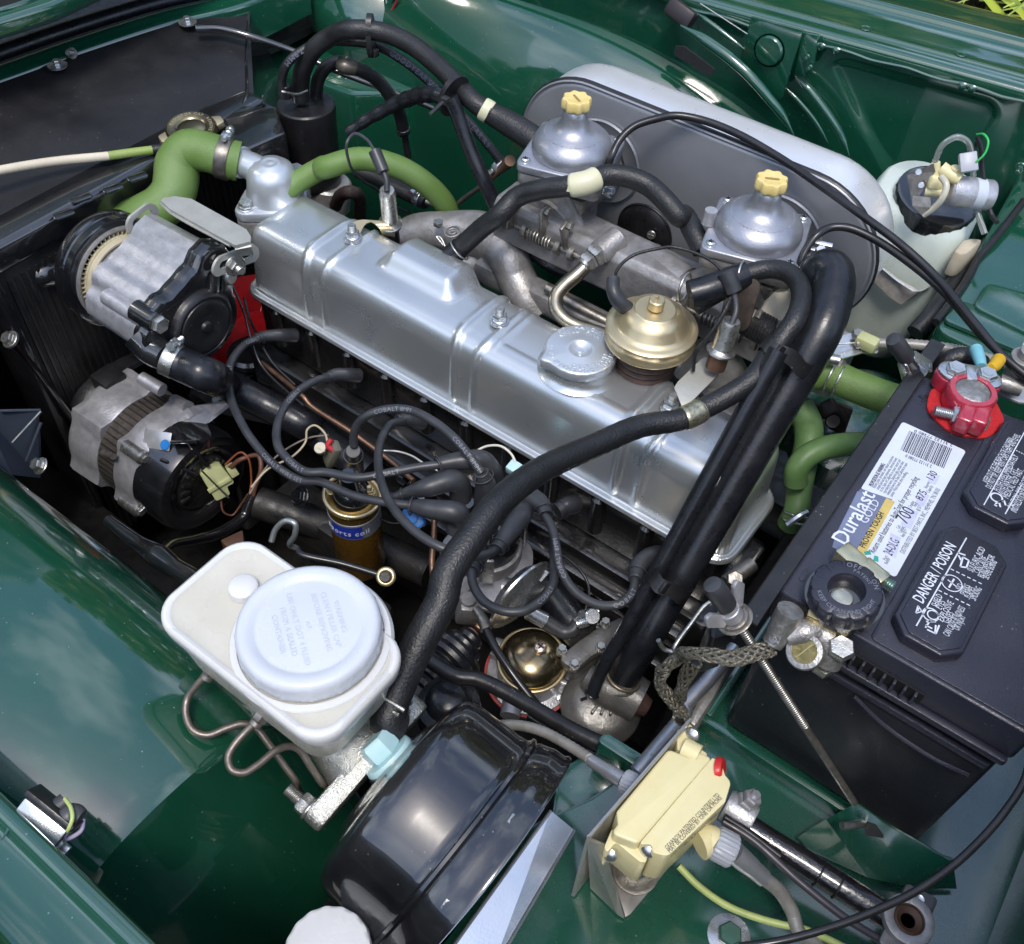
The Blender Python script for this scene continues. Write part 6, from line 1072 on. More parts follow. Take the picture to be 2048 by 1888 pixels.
g.tube([tm(1830, 510, -.30), tm(1700, 640, -.30), tm(1560, 800, -.30), tm(1480, 900, -.30)], [.008, .026, .018, .012], 20); part('boot_body', g, RUBS, t); g = G(); g.tube([tm(1800, 530, -.297), tm(1850, 470, -.297)], .0068, 14); part('rod_tip', g, mk('pink_steel', (.42, .24, .22), .4, .5), t)
g = G(); c = tm(1710, 870, -.25); g.lathe([(0, .014), (.012, .013), (.018, .008), (.021, 0), (.028, -.004), (.03, -.02)], FR(c), 40); single('rubber_buffer', g, RUBS, 'domed dark rubber buffer behind the brake booster', 'buffer')
hose([tm(1500, 560, -.22), tm(1750, 720, -.22), tn(350, 1030, -.22), tn(650, 1180, -.22), tn(1000, 1380, -.215), tn(1300, 1520, -.21), tp(400, 400, -.205), tp(700, 560, -.20)], .0068, BLACKS, 'long straight black loom crossing below the fuel pump', 14, 'wiring_loom', 'harness')
hose([tn(700, 1270, -.24), tn(900, 1400, -.235), tn(1200, 1560, -.225), tp(650, 570, -.20), tp(700, 600, -.19)], .0045, BLACKG, 'second black line hugging the long loom', 12, 'wiring_loom', 'harness')
# EGR style grey valve housing
gh = thing('diverter_valve', 'grey cast diverter valve housing with flange and rust brown plug', 'valve', tn(1200, 1250, -.38))
ax_ = (tn(1450, 1230, -.32) - tn(1150, 1080, -.33)).normalized()
g = G(); q = FR(tn(1185, 1200, -.330), V((.18, -.22, 1))) @ M.Scale(.76, 4); g.lathe([(.046, -.022), (.052, -.018), (.053, -.012), (.051, -.008), (.046, -.006), (.040, .002), (.030, .006), (.012, .008), (0, .008)], q, 64); part('diaphragm_cover', g, CASTV, gh, 45)
g = G(); g.tube([tn(1080, 1010, -.310), tn(1200, 1080, -.312), tn(1330, 1120, -.314), tn(1440, 1180, -.316)], [.012, .019, .0225, .0215], 28); g.tube([tn(1320, 1040, -.295), tn(1345, 1120, -.32)], [.0165, .0185], 28); part('valve_body', g, CASTV, gh)
g = G(); g.torus(.0162, .0018, FR(tn(1325, 1020, -.289), tn(1325, 1010, -.285) - tn(1480, 760, -.235))); part('hose_band', g, mk('tan_band', (.28, .24, .17), .4, .7), gh)
g = G(); g.tube([tn(1430, 1190, -.316), tn(1490, 1225, -.318)], [.0125, .009], 20); part('rusty_plug', g, mk('rust_plug', (.14, .07, .055), .6, .3, (.08, .05, .045), 90), gh)
A = [tn(900, 870, -.295), tn(1010, 780, -.295), tn(1150, 680, -.295), tn(1300, 610, -.295), tn(1400, 600, -.295), tn(1340, 700, -.295), tn(1240, 800, -.295), tn(1120, 870, -.295), tn(1050, 930, -.295), tn(980, 950, -.295), tn(930, 920, -.295)]
g = G(); g.prism(rpoly([tuple(p.xy) for p in A], .006, 4), -.310, -.296, None, .003); part('flange_plate', g, CASTV, gh)
g = G(); g.prism(rpoly([tuple(V(p).lerp(sum(A, V()) / len(A), .12).xy) for p in A], .006, 4), -.335, -.3105, None, .003); part('flange_plate', g, CASTV, gh)
for a, b in ((1205, 655), (1175, 820), (915, 835), (1000, 935)): g = G(); q = FR(tn(a, b, -.294)); g.cyl(.0055, -.006, 0, q); g.hex(.0046, 0, .005, q); part('flange_bolt', g, BOLT, gh)
g = G(); 
for k in range(3): g.box(.003, .02, .010, FR(tn(1150 + 50 * k, 1210, -.325), V((.1, -.1, 1)), V((1, .2 * k, 0))), .001)
part('casting_ribs', g, CASTV, gh)
# ================================================================== brake reservoir, master cylinder, booster
rs = thing('brake_reservoir', 'milky white brake fluid reservoir with big round screw cap', 'reservoir', (-.235, -.225, -.05))
RC = (-.2375, -.2255); LX, LY = .150, .082
def rrect(sx, sy, r, z, o=(0, 0)): return [V((RC[0] + o[0] + a, RC[1] + o[1] + b, z)) for a, b in rpoly([(-sx / 2, -sy / 2), (sx / 2, -sy / 2), (sx / 2, sy / 2), (-sx / 2, sy / 2)], r, 8)]
g = G(); g.rings([rrect(LX - .030, LY - .018, .016, -.060), rrect(LX - .02, LY - .012, .018, -.050), rrect(LX - .008, LY - .006, .018, -.018)]); part('tank_body', g, CREAMP, rs)
g = G(); g.rings([rrect(LX - .006, LY - .004, .019, -.020), rrect(LX, LY, .020, -.012), rrect(LX + .002, LY + .002, .021, -.004), rrect(LX + .001, LY + .001, .021, .000), rrect(LX - .003, LY - .003, .020, .0015), rrect(LX - .009, LY - .009, .018, .000)], True, True, False); part('tank_rim', g, WHITE, rs, 60)
g = G(); g.rings([rrect(LX - .009, LY - .009, .018, .000), rrect(LX - .014, LY - .014, .016, -.0008), rrect(LX - .03, LY - .03, .010, -.0008)], True, False, True); part('tank_top', g, CREAMP, rs, 60)
CC = tm(905, 425, .017); q = M.Translation((CC.x, CC.y, 0))
g = G(); g.lathe([(.041, -.0035), (.042, .004), (.0415, .008)], q, 72); part('filler_neck', g, CREAMP, rs)
g = G(); g.lathe([(.0395, .001), (.0446, .0012), (.0452, .003), (.0450, .0125), (.0442, .0158), (.0420, .0176), (.0395, .0180), (.0360, .0174), (.0335, .0158), (.0320, .0154), (.0312, .0156), (.0, .0156)], q, 144, wob=lambda a, r, z: .0005 * max(0, cos(16 * a)) ** 8 if r > .0444 and z < .0145 else 0)
kp = part('screw_cap', g, WHITEB, rs, 50)
g = G(); d_ = tm(1140, 460, .02) - tm(1075, 250, .02); qt = q @ M.Translation((0, 0, .0156)) @ M.Rotation(math.atan2(d_.y, d_.x), 4, 'Z')
for s_, yy in (('WARNING', .0185), ('CLEAN FILLER CAP', .0125), ('BEFORE REMOVING', .0065), ('USE ONLY DOT 4 FLUID', -.008), ('FROM A SEALED', -.014), ('CONTAINER', -.020)):
    text(g, s_, .0050, qt @ M.Translation((0, yy, 0)), .0003, 'c')
text(g, 'A.P.', .004, qt @ M.Translation((0, -.001, 0)), .0002, 'c')
EMB = part('embossed_lettering', g, WHITEB, kp)
c = tm(535, 215, .003); g = G(); g.lathe([(.010, -.006), (.0095, .002), (.0075, .0035), (0, .0035)], FR(c), 32); part('moulded_stub', g, WHITE, rs)
g = G(); g.lathe([(.052, -.003), (.050, .0005), (.046, .001)], M.Translation((CC.x, CC.y, 0)), 72, caps=False); part('cap_platform', g, WHITE, rs)
# booster axis tilts down towards the bulkhead
BA = V((cos(radians(BTH)), 0, -sin(radians(BTH)))); BF = V(BFP)
qb = FR(BF, BA, ZA) @ M.Scale(1.085, 4, XA) @ M.Scale(1.085, 4, YA)
br = thing('brake_booster', 'large glossy black brake booster drum with rolled seam', 'brake booster', BF + BA * .1 - ZA * .1)
bw = lambda a, r, z: 0
def bfl(a, r, z): return -.0012 * (max(0, cos(3 * (a - .35))) ** 3) * max(0, 1 - abs(z - .006) / .022) if r > .05 else 0
g = G(); g.lathe([(0, -.008), (.030, -.008), (.038, -.0072), (.044, -.0045), (.050, -.0020), (.0600, -.0008), (.0655, .0012), (.0693, .0045), (.0718, .0095), (.0729, .0160), (.0737, .0280), (.0746, .0480), (.0756, .0535), (.0772, .0555)], qb, 160, wob=bfl); part('front_shell', g, BLACKG, br, 60)
g = G(); g.lathe([(.0765, .0550), (.0792, .0558), (.0796, .0580), (.0782, .0600), (.0795, .0620), (.0830, .0720), (.0836, .0800), (.0852, .0822), (.0852, .0842), (.082, .085), (.060, .088), (0, .088)], qb, 140); part('rear_shell', g, BLACKG, br, 40)
for a in (1.45, .75, .1, -.6):
    g = G(); qq = qb @ M.Rotation(-a, 4, 'Z') @ M.Translation((.0818, 0, .073)) @ M.Rotation(pi / 2, 4, 'Y'); g.prism([(-.003, -.005), (.0022, -.003), (.0018, .003), (-.003, .005)], -.002, .0012, qq, .0006); part('crimp_tab', g, BOLT, br)
MC = thing('master_cylinder', 'rough silver cast master cylinder bolted to the booster face', 'master cylinder', BF - BA * .05 - ZA * .05)
q = FR(BF - BA * .022, BA, ZA)
g = G(); fl = hull([(.020 * cos(k * pi / 10) , .020 * sin(k * pi / 10)) for k in range(20)] + [(.0095 * cos(k * pi / 6) + .0, s * .047 + .0095 * sin(k * pi / 6)) for s in (-1, 1) for k in range(12)]); fl = [(a + .004, b) for a, b in fl]
g.prism(fl, -.008, .007, q, .003); part('mounting_flange', g, CASTR, MC)
g = G(); g.tube([BF - BA * .025, BF - BA * .035, BF - BA * .06, BF - BA * .11, BF - BA * .165], [.030, .022, .0195, .0190, .0180], 32, 6); g.tube([V((RC[0] + .045, RC[1], -.052)), BF - BA * .07], [.014, .018], 20); g.tube([V((RC[0] - .03, RC[1], -.052)), BF - BA * .14], [.012, .016], 20); part('cylinder_casting', g, CASTR, MC)
# stud with nut on the near end of the flange and cut-back lug at the far end
st_ = q @ V((.004, -.049, 0)); sgn = 1
if (st_ - CP).length > ((q @ V((.004, .049, 0))) - CP).length: st_ = q @ V((.004, .049, 0))
q6 = FR(st_, -BA); g = G(); g.cyl(.0085, .007, .009, q6); g.hex(.0074, .009, .0165, q6); part('stud_nut', g, BOLT, MC); g = G(); g.thread(.0046, .016, .027, q6, .0012); part('stud_thread', g, BOLT, MC)
# check valve (pale blue) in the booster face
cv = thing('check_valve', 'pale blue plastic check valve on the booster face', 'valve', to(620, 300, -.09)); 
v0 = to(650, 360, -.083); g = G(); q7 = FR(v0, -BA + V((0, 0, .35)), V((0, 1, 0)))
g.lathe([(0, -.003), (.0178, -.003), (.0186, -.001), (.0178, .002), (.015, .0025), (.0125, .0025)], q7 @ M.Scale(1.0, 4, YA), 40); g.hex(.0128, .0025, .017, q7 @ M.Rotation(.5, 4, 'Z')); part('valve_body', g, PALEB, cv)
g = G(); g.lathe([(.019, -.010), (.0205, -.006), (.0195, -.0025), (.017, -.002)], q7, 40); part('grommet', g, RUBS, cv)
g = G(); d = SERV[1] - SERV[0]; g.tube([to(700, 185, -.082), SERV[0], SERV[0] + d * .9], [.0120, .0124, .0120], 22); single('hose_end', g, RUB, 'rubber cuff of the servo hose beside the white reservoir', 'hose end')
t = thing('spring_clamp', 'double wire spring clamp gripping the servo hose end', 'hose clamp', to(660, 70, -.07)); g = G(); q = FR(to(665, 75, -.075), d, V((0, 1, 0))); g.torus(.0128, .0012, q, 40, 8); g.torus(.0128, .0012, q @ M.Translation((0, 0, .006)), 40, 8); g.tube([to(625, 25, -.058), to(740, 95, -.060)], .0016, 8); g.tube([to(570, 35, -.062), to(710, 125, -.062)], .0016, 8); part('spring_wire', g, BOLT, t)
# steel brake pipes
BP = mk('bundy_pipe', (.22, .19, .165), .42, .7, (.17, .15, .13), 150, .1, .2, 600)
def union(p, d, label):
    t = thing('pipe_union', label, 'union nut', p, 'brake pipe union nuts'); g = G(); q = FR(p, d); g.hex(.0052, -.006, .004, q); g.cyl(.0044, .004, .008, q); g.hex(.0056, -.013, -.007, q); part('nut', g, STEEL, t)
u1, u2 = tm(355, 685, -.052), tm(640, 950, -.052)
union(u1, tm(330, 720, -.055) - tm(370, 660, -.05), 'brake pipe union under the left corner of the reservoir'); union(u2, tm(600, 1000, -.055) - tm(660, 920, -.05), 'brake pipe union under the long side of the reservoir')
wire([tm(345, 695, -.053), tm(280, 760, -.06), tm(215, 850, -.068), tm(205, 940, -.072), tm(245, 1030, -.075), tm(330, 1060, -.077), tm(440, 1020, -.077), tm(530, 995, -.078), tm(600, 1015, -.082), tm(680, 1110, -.09), tm(760, 1220, -.10), tm(840, 1330, -.112), to(140, 560, -.128), to(240, 680, -.14)], .0036, BP, 'longer steel brake pipe making the wide left loop', 'brake_pipe', 'brake pipe', 'brake pipes beside the reservoir')
wire([tm(625, 970, -.053), tm(560, 1030, -.058), tm(480, 1120, -.062), tm(448, 1190, -.064), tm(470, 1260, -.066), tm(540, 1275, -.068), tm(620, 1230, -.069), tm(720, 1150, -.070), tm(800, 1125, -.074), tm(860, 1150, -.08), tm(920, 1240, -.09), tm(990, 1340, -.105), to(280, 500, -.118), to(330, 590, -.13)], .0036, BP, 'shorter steel brake pipe with the tight second loop', 'brake_pipe', 'brake pipe', 'brake pipes beside the reservoir')
# white washer/clutch cap at the bottom edge and black pedal parts
t = thing('clutch_reservoir', 'white ribbed reservoir cap cut off by the bottom edge', 'reservoir', to(300, 1400, -.25)); cq = FR(to(300, 1470, -.10), V((0, 0, 1))) @ M.Scale(.82, 4)
g = G(); g.lathe([(.032, -.03), (.0325, -.004), (.031, .001), (.028, .003), (0, .003)], cq, 96, wob=lambda a, r, z: .0003 * cos(16 * a) if r > .0285 else 0); part('ribbed_cap', g, WHITE, t); g = G(); g.cyl(.024, -.08, -.03, cq, 40); part('tank', g, BLACKS, t)
g = G(); g.box(.015, .05, .06, FR(to(420, 1290, -.21), V((.3, .1, 1)), V((1, .6, 0))), .002); g.tube([to(300, 1260, -.22), to(360, 1180, -.2)], .006, 10); single('pedal_bracket', g, BLACKS, 'small dark bracket beside the white ribbed cap', 'bracket')
g = G(); g.tube([tl(820, 1400, -.2), tl(870, 1370, -.19), tl(930, 1400, -.19), tl(990, 1450, -.2)], .009, 14); single('column_hose', g, RUB, 'small black hose arc at the bottom edge', 'hose')
# polished pedal box wedge
wg = thing('pedal_box', 'polished alloy wedge shaped pedal box behind the booster', 'pedal box', (-.05, -.24, -.2))
A0, A1 = to(1580, 668, -.152), to(1075, 1370, -.152); B0, B1 = to(1715, 780, -.160), to(1335, 1432, -.160); F0, F1 = to(1712, 782, -.204), to(1330, 1434, -.204)
A2 = A0 + (A1 - A0) * 1.25; B2 = B0 + (B1 - B0) * 1.25; F2 = F0 + (F1 - F0) * 1.25
g = G(); g.rings([[A0 + V((-.01, 0, -.05)), A0, B0, F0], [A2 + V((-.01, 0, -.05)), A2, B2, F2]], True); part('box_shell', g, POLISH, wg, 20)
g = G(); g.tube([A0, A2], .0012, 8); g.tube([B0, B2], .0015, 8); part('folded_edge', g, POLISH, wg)
# ================================================================== battery
bt_ = thing('battery', 'black car battery with white and gold label and two vent caps', 'battery', (.087, .13, -.2))
BW, BL = .173, .262
def pl(A, z0, z1, bev=.0, seg=2): g = G(); g.prism(A, z0, z1, None, bev, seg); return g
def rc4(x0, y0, x1, y1): return [(x0, y0), (x1, y0), (x1, y1), (x0, y1)]
part('case', pl(rpoly(rc4(.004, .004, BW - .003, BL - .003), .006, 4), -.2, -.034, .0015), BATTS, bt_)
part('lid', pl(rpoly(rc4(0, 0, BW, BL), .005, 4), -.034, 0, .0022, 3), BATT, bt_, 30)
for y0, y1, x0, x1, z in ((-.004, 0, .045, .165, -.052), (-.006, 0, .03, .17, -.036)): part('lid_ledge', pl(rpoly(rc4(x0, y0, x1, y1), .002, 2), z, z + .006, .0012), BATT, bt_)
g = G(); g.rings([[V((.075, -.001, -.060)), V((.165, -.001, -.060)), V((.165, .001, -.046)), V((.075, .001, -.046))], [V((.10, -.007, -.0665)), V((.155, -.004, -.0665)), V((.165, 0, -.05)), V((.075, 0, -.05))]]); part('carry_ledge', g, BATTS, bt_)
g = G(); g.tube([V((.075, -.004, -.056)), V((.10, -.006, -.064)), V((.135, -.006, -.068)), V((.160, -.004, -.066))], .0016, 8); part('carry_edge', g, BATT, bt_)
for k in range(7): g = G(); g.box(.0020, .006, .014, M.Translation((.062 + k * .0072, -.002, -.0255)), .0004); part('grip_rib', g, BATT, bt_)
g = G(); g.box(.055, .0012, .015, M.Translation((.0825, -.0006, -.0255))); part('grip_slot', g, DARKHOLE, bt_)
part('lid_step', pl(rpoly(rc4(.064, .003, BW - .004, BL - .003), .004, 4), .0, .0012, .001), BATT, bt_)
def capA(x0, y0, x1, y1, c): return [(x0 + c, y0), (x1 - c, y0), (x1, y0 + c), (x1, y1 - c), (x1 - c, y1), (x0 + c * .6, y1), (x0, y1 - c * .8), (x0, y0 + c)]
VC = []
for (y0, y1) in ((.0115, .1185), (.142, .250)):
    v_ = part('vent_cap', pl(capA(.0695, y0, .1160, y1, .011), .0012, .0105, .0016, 3), BATT, bt_, 30); VC.append(v_)
    g = G(); g.prism(capA(.0725, y0 + .003, .1130, y1 - .003, .0095), .0105, .0116, None, .0006); o_ = part('cap_plateau', g, BATT, v_)
g = G(); zt = .0001
# plus and minus marks moulded in the lid
c = tj(1435, 278, 0); g.box(.010, .0022, .0012, M.Translation(c + ZA * .0001), .0004); g.box(.0022, .010, .0011, M.Translation(c + ZA * .0001), .0004); part('plus_mark', g, BATTS, bt_)
g = G(); c = tj(745, 1292, 0); g.prism(rpoly(rc4(c.x - .002, c.y - .0055, c.x + .002, c.y + .0055), .0019, 4), 0, .0007, None, .0003); part('minus_mark', g, BATT, bt_)
# paper label
def poly_j(L, z): return [tuple(tj(a, b, z).xy) for a, b in L]
lb = part('paper_label', pl(rpoly(poly_j([(1308, 412), (1672, 580), (1268, 1305), (1045, 1185), (1245, 862), (1070, 795)], 0), [.0025, .0025, .0025, .001, .0001, .001], 4), .0002, .00042), LABELW, bt_)
part('brand_panel', pl(poly_j([(1065, 797), (1250, 858), (1060, 1180), (940, 1150), (905, 1130), (925, 1060), (955, 1000), (1000, 915)], 0), .0002, .0005), LABELB, lb)
part('brand_stripe', pl(poly_j([(1050, 810), (1100, 830), (950, 1080), (925, 1060)], 0), .0002, .00056), mk('label_midblue', (.17, .20, .31), .4), lb)
part('gold_band', pl(poly_j([(1215, 850), (1264, 872), (1082, 1192), (1036, 1165)], 0), .0002, .00064), LABELG, lb)
for A in ([(1240, 1050), (1300, 1080), (1270, 1195), (1205, 1165)], [(1335, 905), (1400, 930), (1355, 1030), (1295, 1005)], [(1410, 815), (1462, 835), (1430, 900), (1380, 880)], [(1470, 705), (1525, 722), (1495, 775), (1450, 760)]): part('figure_patch', pl(poly_j(A, 0), .0002, .0005), LILAC, lb)
def btx(s, a, b, h, mat, z=.0006, par=lb, T=tj, ext=.00006, nm='printed_lettering', bold=1.0):
    p, e = T(*a, z), T(*b, z); vs, fs, w = tmesh(s, 1.0, 0.0); L_ = (e - p).length; xa = (e - p).normalized(); g = G()
    m_ = FR(p, ZA, xa) @ M.Scale(L_ / w, 4, XA) @ M.Scale(h, 4, YA); off_ = ((0, 0),) if bold == 1 else ((0, 0), (.02, .0), (.02, .02), (0, .02))
    for i, (dx, dy) in enumerate(off_): g.add([V((v.x + dx, v.y + dy, .00002 * i + ext)) for v in vs], fs, m_)
    return part(nm, g, mat, par)
btx('Duralast', (985, 1128), (1155, 835), .0165, INKW, .0007, bold=2); btx('GOLD', (1103, 1000), (1180, 872), .0085, INKW, .0007)
btx('PROVEN TOUGH', (1093, 1138), (1205, 940), .0062, INKB, .0008, bold=2)
btx('Return used batteries to AutoZone for proper recycling', (1148, 1168), (1402, 735), .0062, INKB)
btx('DISTRIBUTED BY BEST PARTS, INC., MEMPHIS, TN 38103', (1318, 1170), (1527, 800), .0050, INKG)
btx('24-DLG', (1247, 1182), (1293, 1098), .0095, INKB); btx('700', (1333, 1002), (1383, 925), .0135, INKB); btx('875', (1422, 868), (1452, 818), .0085, INKB); btx('130', (1481, 755), (1512, 708), .0085, INKB)
for s_, a, b in (('Part', (1215, 1208), (1228, 1182)), ('Number', (1222, 1230), (1240, 1195)), ('Cold', (1290, 1028), (1300, 1010)), ('Cranking', (1303, 1050), (1322, 1015)), ('Amps @ 0 F', (1316, 1075), (1336, 1030)), ('Cranking', (1360, 905), (1380, 870)), ('Amps', (1385, 900), (1398, 880)), ('@ 32 F', (1405, 925), (1420, 895)), ('Reserve', (1450, 795), (1468, 760)), ('Capacity', (1463, 820), (1485, 780))): btx(s_, a, b, .0038, INKG)
btx('PROPOSITION 65 WARNING:', (1137, 785), (1212, 655), .0045, INKB, bold=2)
for i, s_ in enumerate(('Battery posts, terminals, and related accessories', 'contain lead and lead compounds, chemicals known', 'to the State of California to cause cancer and', 'reproductive harm. Batteries also contain other', 'chemicals known to the State of California to cause', 'cancer. Wash hands after handling.')): btx(s_, (1152 + i * 19.5, 793 + i * 10), (1262 + i * 19.5 - (20 if i == 5 else 0), 612 + i * 10 + (40 if i == 5 else 0)), .0036, INKG)
g = G(); rnd = random.Random(4); p0, p1, p2 = tj(1297, 572, .0006), tj(1349, 462, .0006), tj(1545, 678, .0006); ux = (p2 - p0); uy = (p1 - p0); t_ = 0
while t_ < 1:
    w = rnd.choice((.008, .008, .016, .024)); a = p0 + ux * t_; b = a + ux * w; g.add([a, b, b + uy, a + uy], [(0, 1, 2, 3)]); t_ += w + rnd.choice((.008, .016, .02))
part('barcode', g, INKB, lb)
m_ = LABELW
for s_, p, e in (('2 31132 77380 0', (1600, 540), (1380, 455)), ('2 31132 77380 0', (1480, 660), (1330, 597))): btx(s_, p, e, .0046, INKB, .0007)
g = G(); c = tj(1125, 1188, .0006)
for k in range(3): a = k * 2 * pi / 3 + .5; g.prism([(.0018, -.0022), (.0052, -.0030), (.0056, .0016), (.0030, .0022)], 0, .0001, M.Translation(c) @ M.Rotation(a, 4, 'Z'))
part('recycling_mark', g, INKT, lb)
# cap lettering
cz = .0118
def ctx(s, a, b, h, c=0, T=tk, bold=1): return btx(s, a, b, h, INKW, cz, VC[c], T, .00005, 'printed_lettering', bold)
ctx('DANGER / POISON', (1425, 312), (1618, -18), .0108, bold=2)
g = G()
def bar(T, a, b, w, z=cz): p, q_ = T(*a, z), T(*b, z); d = (q_ - p).normalized(); n_ = V((-d.y, d.x, 0)) * w / 2; g.add([p - n_, q_ - n_, q_ + n_, p + n_], [(0, 1, 2, 3)])
bar(tk, (1388, 435), (1676, -70), .0009)
for a, b in (((1515, 230), (1708, 325)), ((1585, 108), (1775, 200))):
    for k in range(6): bar(tk, (a[0] + (b[0] - a[0]) * k / 6, a[1] + (b[1] - a[1]) * k / 6), (a[0] + (b[0] - a[0]) * (k + .6) / 6, a[1] + (b[1] - a[1]) * (k + .6) / 6), .0008)
# warning triangle, no-flame ring, acid hand, eye-shield figure as plain line marks
def ring2(T, c, r, w=.0007, n=28): p = T(*c, cz); g.add([p + V((rr_ * cos(2 * pi * k / n), rr_ * sin(2 * pi * k / n), 0)) for k in range(n) for rr_ in (r, r + w)], [(2 * k, 2 * ((k + 1) % n), 2 * ((k + 1) % n) + 1, 2 * k + 1) for k in range(n)])
for a, b in (((1385, 362), (1398, 318)), ((1398, 318), (1420, 352)), ((1420, 352), (1385, 362)), ((1398, 350), (1402, 332))): bar(tk, a, b, .0008)
ring2(tk, (1592, 190), .0062); bar(tk, (1568, 170), (1618, 210), .0008); bar(tk, (1575, 215), (1605, 165), .0012)
for a, b in (((1640, 95), (1655, 40)), ((1655, 40), (1690, 60)), ((1690, 60), (1675, 100)), ((1675, 100), (1640, 95)), ((1625, 15), (1670, 30)), ((1630, 30), (1645, 60))): bar(tk, a, b, .0012)
ring2(tk, (1470, 370), .0045, .0009); ring2(tk, (1483, 372), .0030, .0008)
for a, b in (((1445, 410), (1500, 410)), ((1440, 430), (1480, 450)), ((1450, 455), (1500, 480)), ((1470, 400), (1440, 445)), ((1500, 430), (1495, 480)), ((1520, 430), (1500, 480))): bar(tk, a, b, .0011)
o_ = part('warning_marks', g, INKW, VC[0])
for s_, a, b in (('SHIELD', (1508, 332), (1540, 265)), ('EYES', (1530, 345), (1556, 300)), ('EXPLOSIVE', (1540, 415), (1605, 305)), ('GASES', (1572, 425), (1604, 365)), ('CAN CAUSE BLINDNESS', (1574, 500), (1670, 335)), ('OR INJURY', (1632, 465), (1672, 385)),
                 ('NO', (1648, 235), (1660, 205)), ('.SPARKS', (1668, 270), (1700, 210)), ('.FLAMES', (1693, 285), (1726, 222)), ('.SMOKING', (1725, 295), (1765, 225)),
                 ('SULFURIC ACID', (1712, 130), (1784, -5)), ('CAN CAUSE', (1748, 140), (1800, 50)), ('BLINDNESS OR', (1772, 165), (1840, 40)), ('SEVERE BURNS', (1800, 172), (1852, 70))): ctx(s_, a, b, .0062)
for s_, a, b in (('KEEP OUT OF THE REACH OF CHILDREN.', (1798, 765), (1948, 510)), ('DO NOT TIP. KEEP VENT CAPS TIGHT AND LEVEL', (1815, 798), (1985, 490)), ('FLUSH EYES IMMEDIATELY', (1862, 815), (1975, 610)), ('WITH WATER. GET', (1885, 840), (1970, 690)), ('MEDICAL HELP FAST.', (1915, 855), (2005, 690)), ('CAUTION: FOR PROPER', (1940, 915), (2040, 730)), ('INSTALLATION & TESTING', (1960, 935), (2065, 745))): ctx(s_, a, b, .0062, 1, tj)
g = G(); bar(tj, (1775, 888), (2030, 430), .0008); bar(tj, (1897, 940), (1990, 775), .0008)
for k in range(5): bar(tj, (1960 + k * 14, 575 + k * 7), (1968 + k * 14, 579 + k * 7), .0008)
ring2(tj, (1848, 845), .0034, .0012); 
for a, b in (((1840, 880), (1890, 860)), ((1835, 885), (1850, 895)), ((1890, 860), (1900, 890)), ((1862, 870), (1870, 900))): bar(tj, a, b, .0013)
part('warning_marks', g, INKW, VC[1])
# hold-down frame bar with J bolts
hb = thing('battery_clamp_bar', 'dark steel hold down bar along the battery edge', 'clamp bar', (-.008, .13, -.03))
g = G(); g.prism([(-.016, .004), (-.0005, .004), (-.0005, -.020), (-.0025, -.020), (-.0025, .0015), (-.016, .0015)], -.036, .300, FR((0, 0, 0), -YA, XA) @ M.Rotation(0, 4, 'Z') @ M.Scale(-1, 4, ZA), .0006)
g = G(); R = []
for y in (-.036, .303): R.append([V((a, y, b)) for a, b in ((-.0095, .0045), (.0015, .0045), (.0020, .0038), (.0015, .0025), (-.006, .0020), (-.0078, .0005), (-.0080, -.024), (-.0105, -.024), (-.0105, .0035))])
g.rings(R); part('angle_bar', g, BLACKS, hb, 25)
def jbolt(base, top, label, grp='battery hold down bolts'):
    t = thing('hold_down_bolt', label, 'bolt', base, grp); d = (top - base); q = FR(base, d); L_ = d.length; g = G(); g.lathe([(.0068, L_ * .38), (.0072, L_ * .45), (.0072, L_ * .88), (.0058, L_ * .97), (0, L_)], q, 28); part('rubber_tip', g, LEAD, t)
    g = G(); g.thread(.0042, 0, L_ * .42, q, .0014); part('threaded_rod', g, THR, t); return t, q, L_
t, q, L_ = jbolt(tg(1385, 975, .0), tg(1250, 790, .036), 'rubber tipped far hold down bolt with bright wing clip')
g = G(); 
for a in (0, 2.1, 4.2): g.prism(rpoly([(-.006, 0), (.006, 0), (.0045, .024), (-.0045, .024)], .003, 3), -.0008, .0008, q @ M.Rotation(a, 4, 'Z') @ M.Translation((0, -.012, -.002)) @ M.Rotation(pi / 2 - .25, 4, 'X'), .0004)
g.lathe([(.008, -.004), (.009, -.002), (.012, .002), (.006, .003)], q); part('wing_nut', g, ZINC, t)
t, q, L_ = jbolt(tk(350, 390, .0), tk(215, 190, .036), 'rubber tipped near hold down bolt with wing nut and washer')
g = G(); wq = FR(tk(330, 370, .004), tk(215, 190, .036) - tk(350, 390, .0), V((.28, .96, 0))); g.cyl(.0075, -.002, .007, wq)
for s_ in (1, -1): g.prism(rpoly([(s_ * .004, 0), (s_ * .010, -.001), (s_ * .019, .012), (s_ * .016, .020), (s_ * .011, .018), (s_ * .005, .008)] if s_ > 0 else [(s_ * .004, 0), (s_ * .005, .008), (s_ * .011, .018), (s_ * .016, .020), (s_ * .019, .012), (s_ * .010, -.001)], .002, 3), -.0018, .0018, wq @ M.Rotation(pi / 2, 4, 'X'), .0008)
part('wing_nut', g, CAST, t); g = G(); g.cyl(.0125, -.006, -.0045, wq); g.cyl(.010, -.0045, -.002, wq); part('washer', g, STEEL, t)
rod = thing('hold_down_rod', 'long threaded steel rod from the wing nut down to the green bracket', 'rod', tk(1030, 1420, -.18)); r0, r1 = tk(345, 385, -.004), tq(765, 800, -.165); rm = r0.lerp(r1, .55); d = r1 - r0; q = FR(r0, d)
g = G(); g.thread(.0033, 0, d.length * .55, q, .0019); part('threaded_length', g, THR, rod); g = G(); g.cyl(.0029, d.length * .55, d.length, q); part('plain_length', g, STEEL, rod)
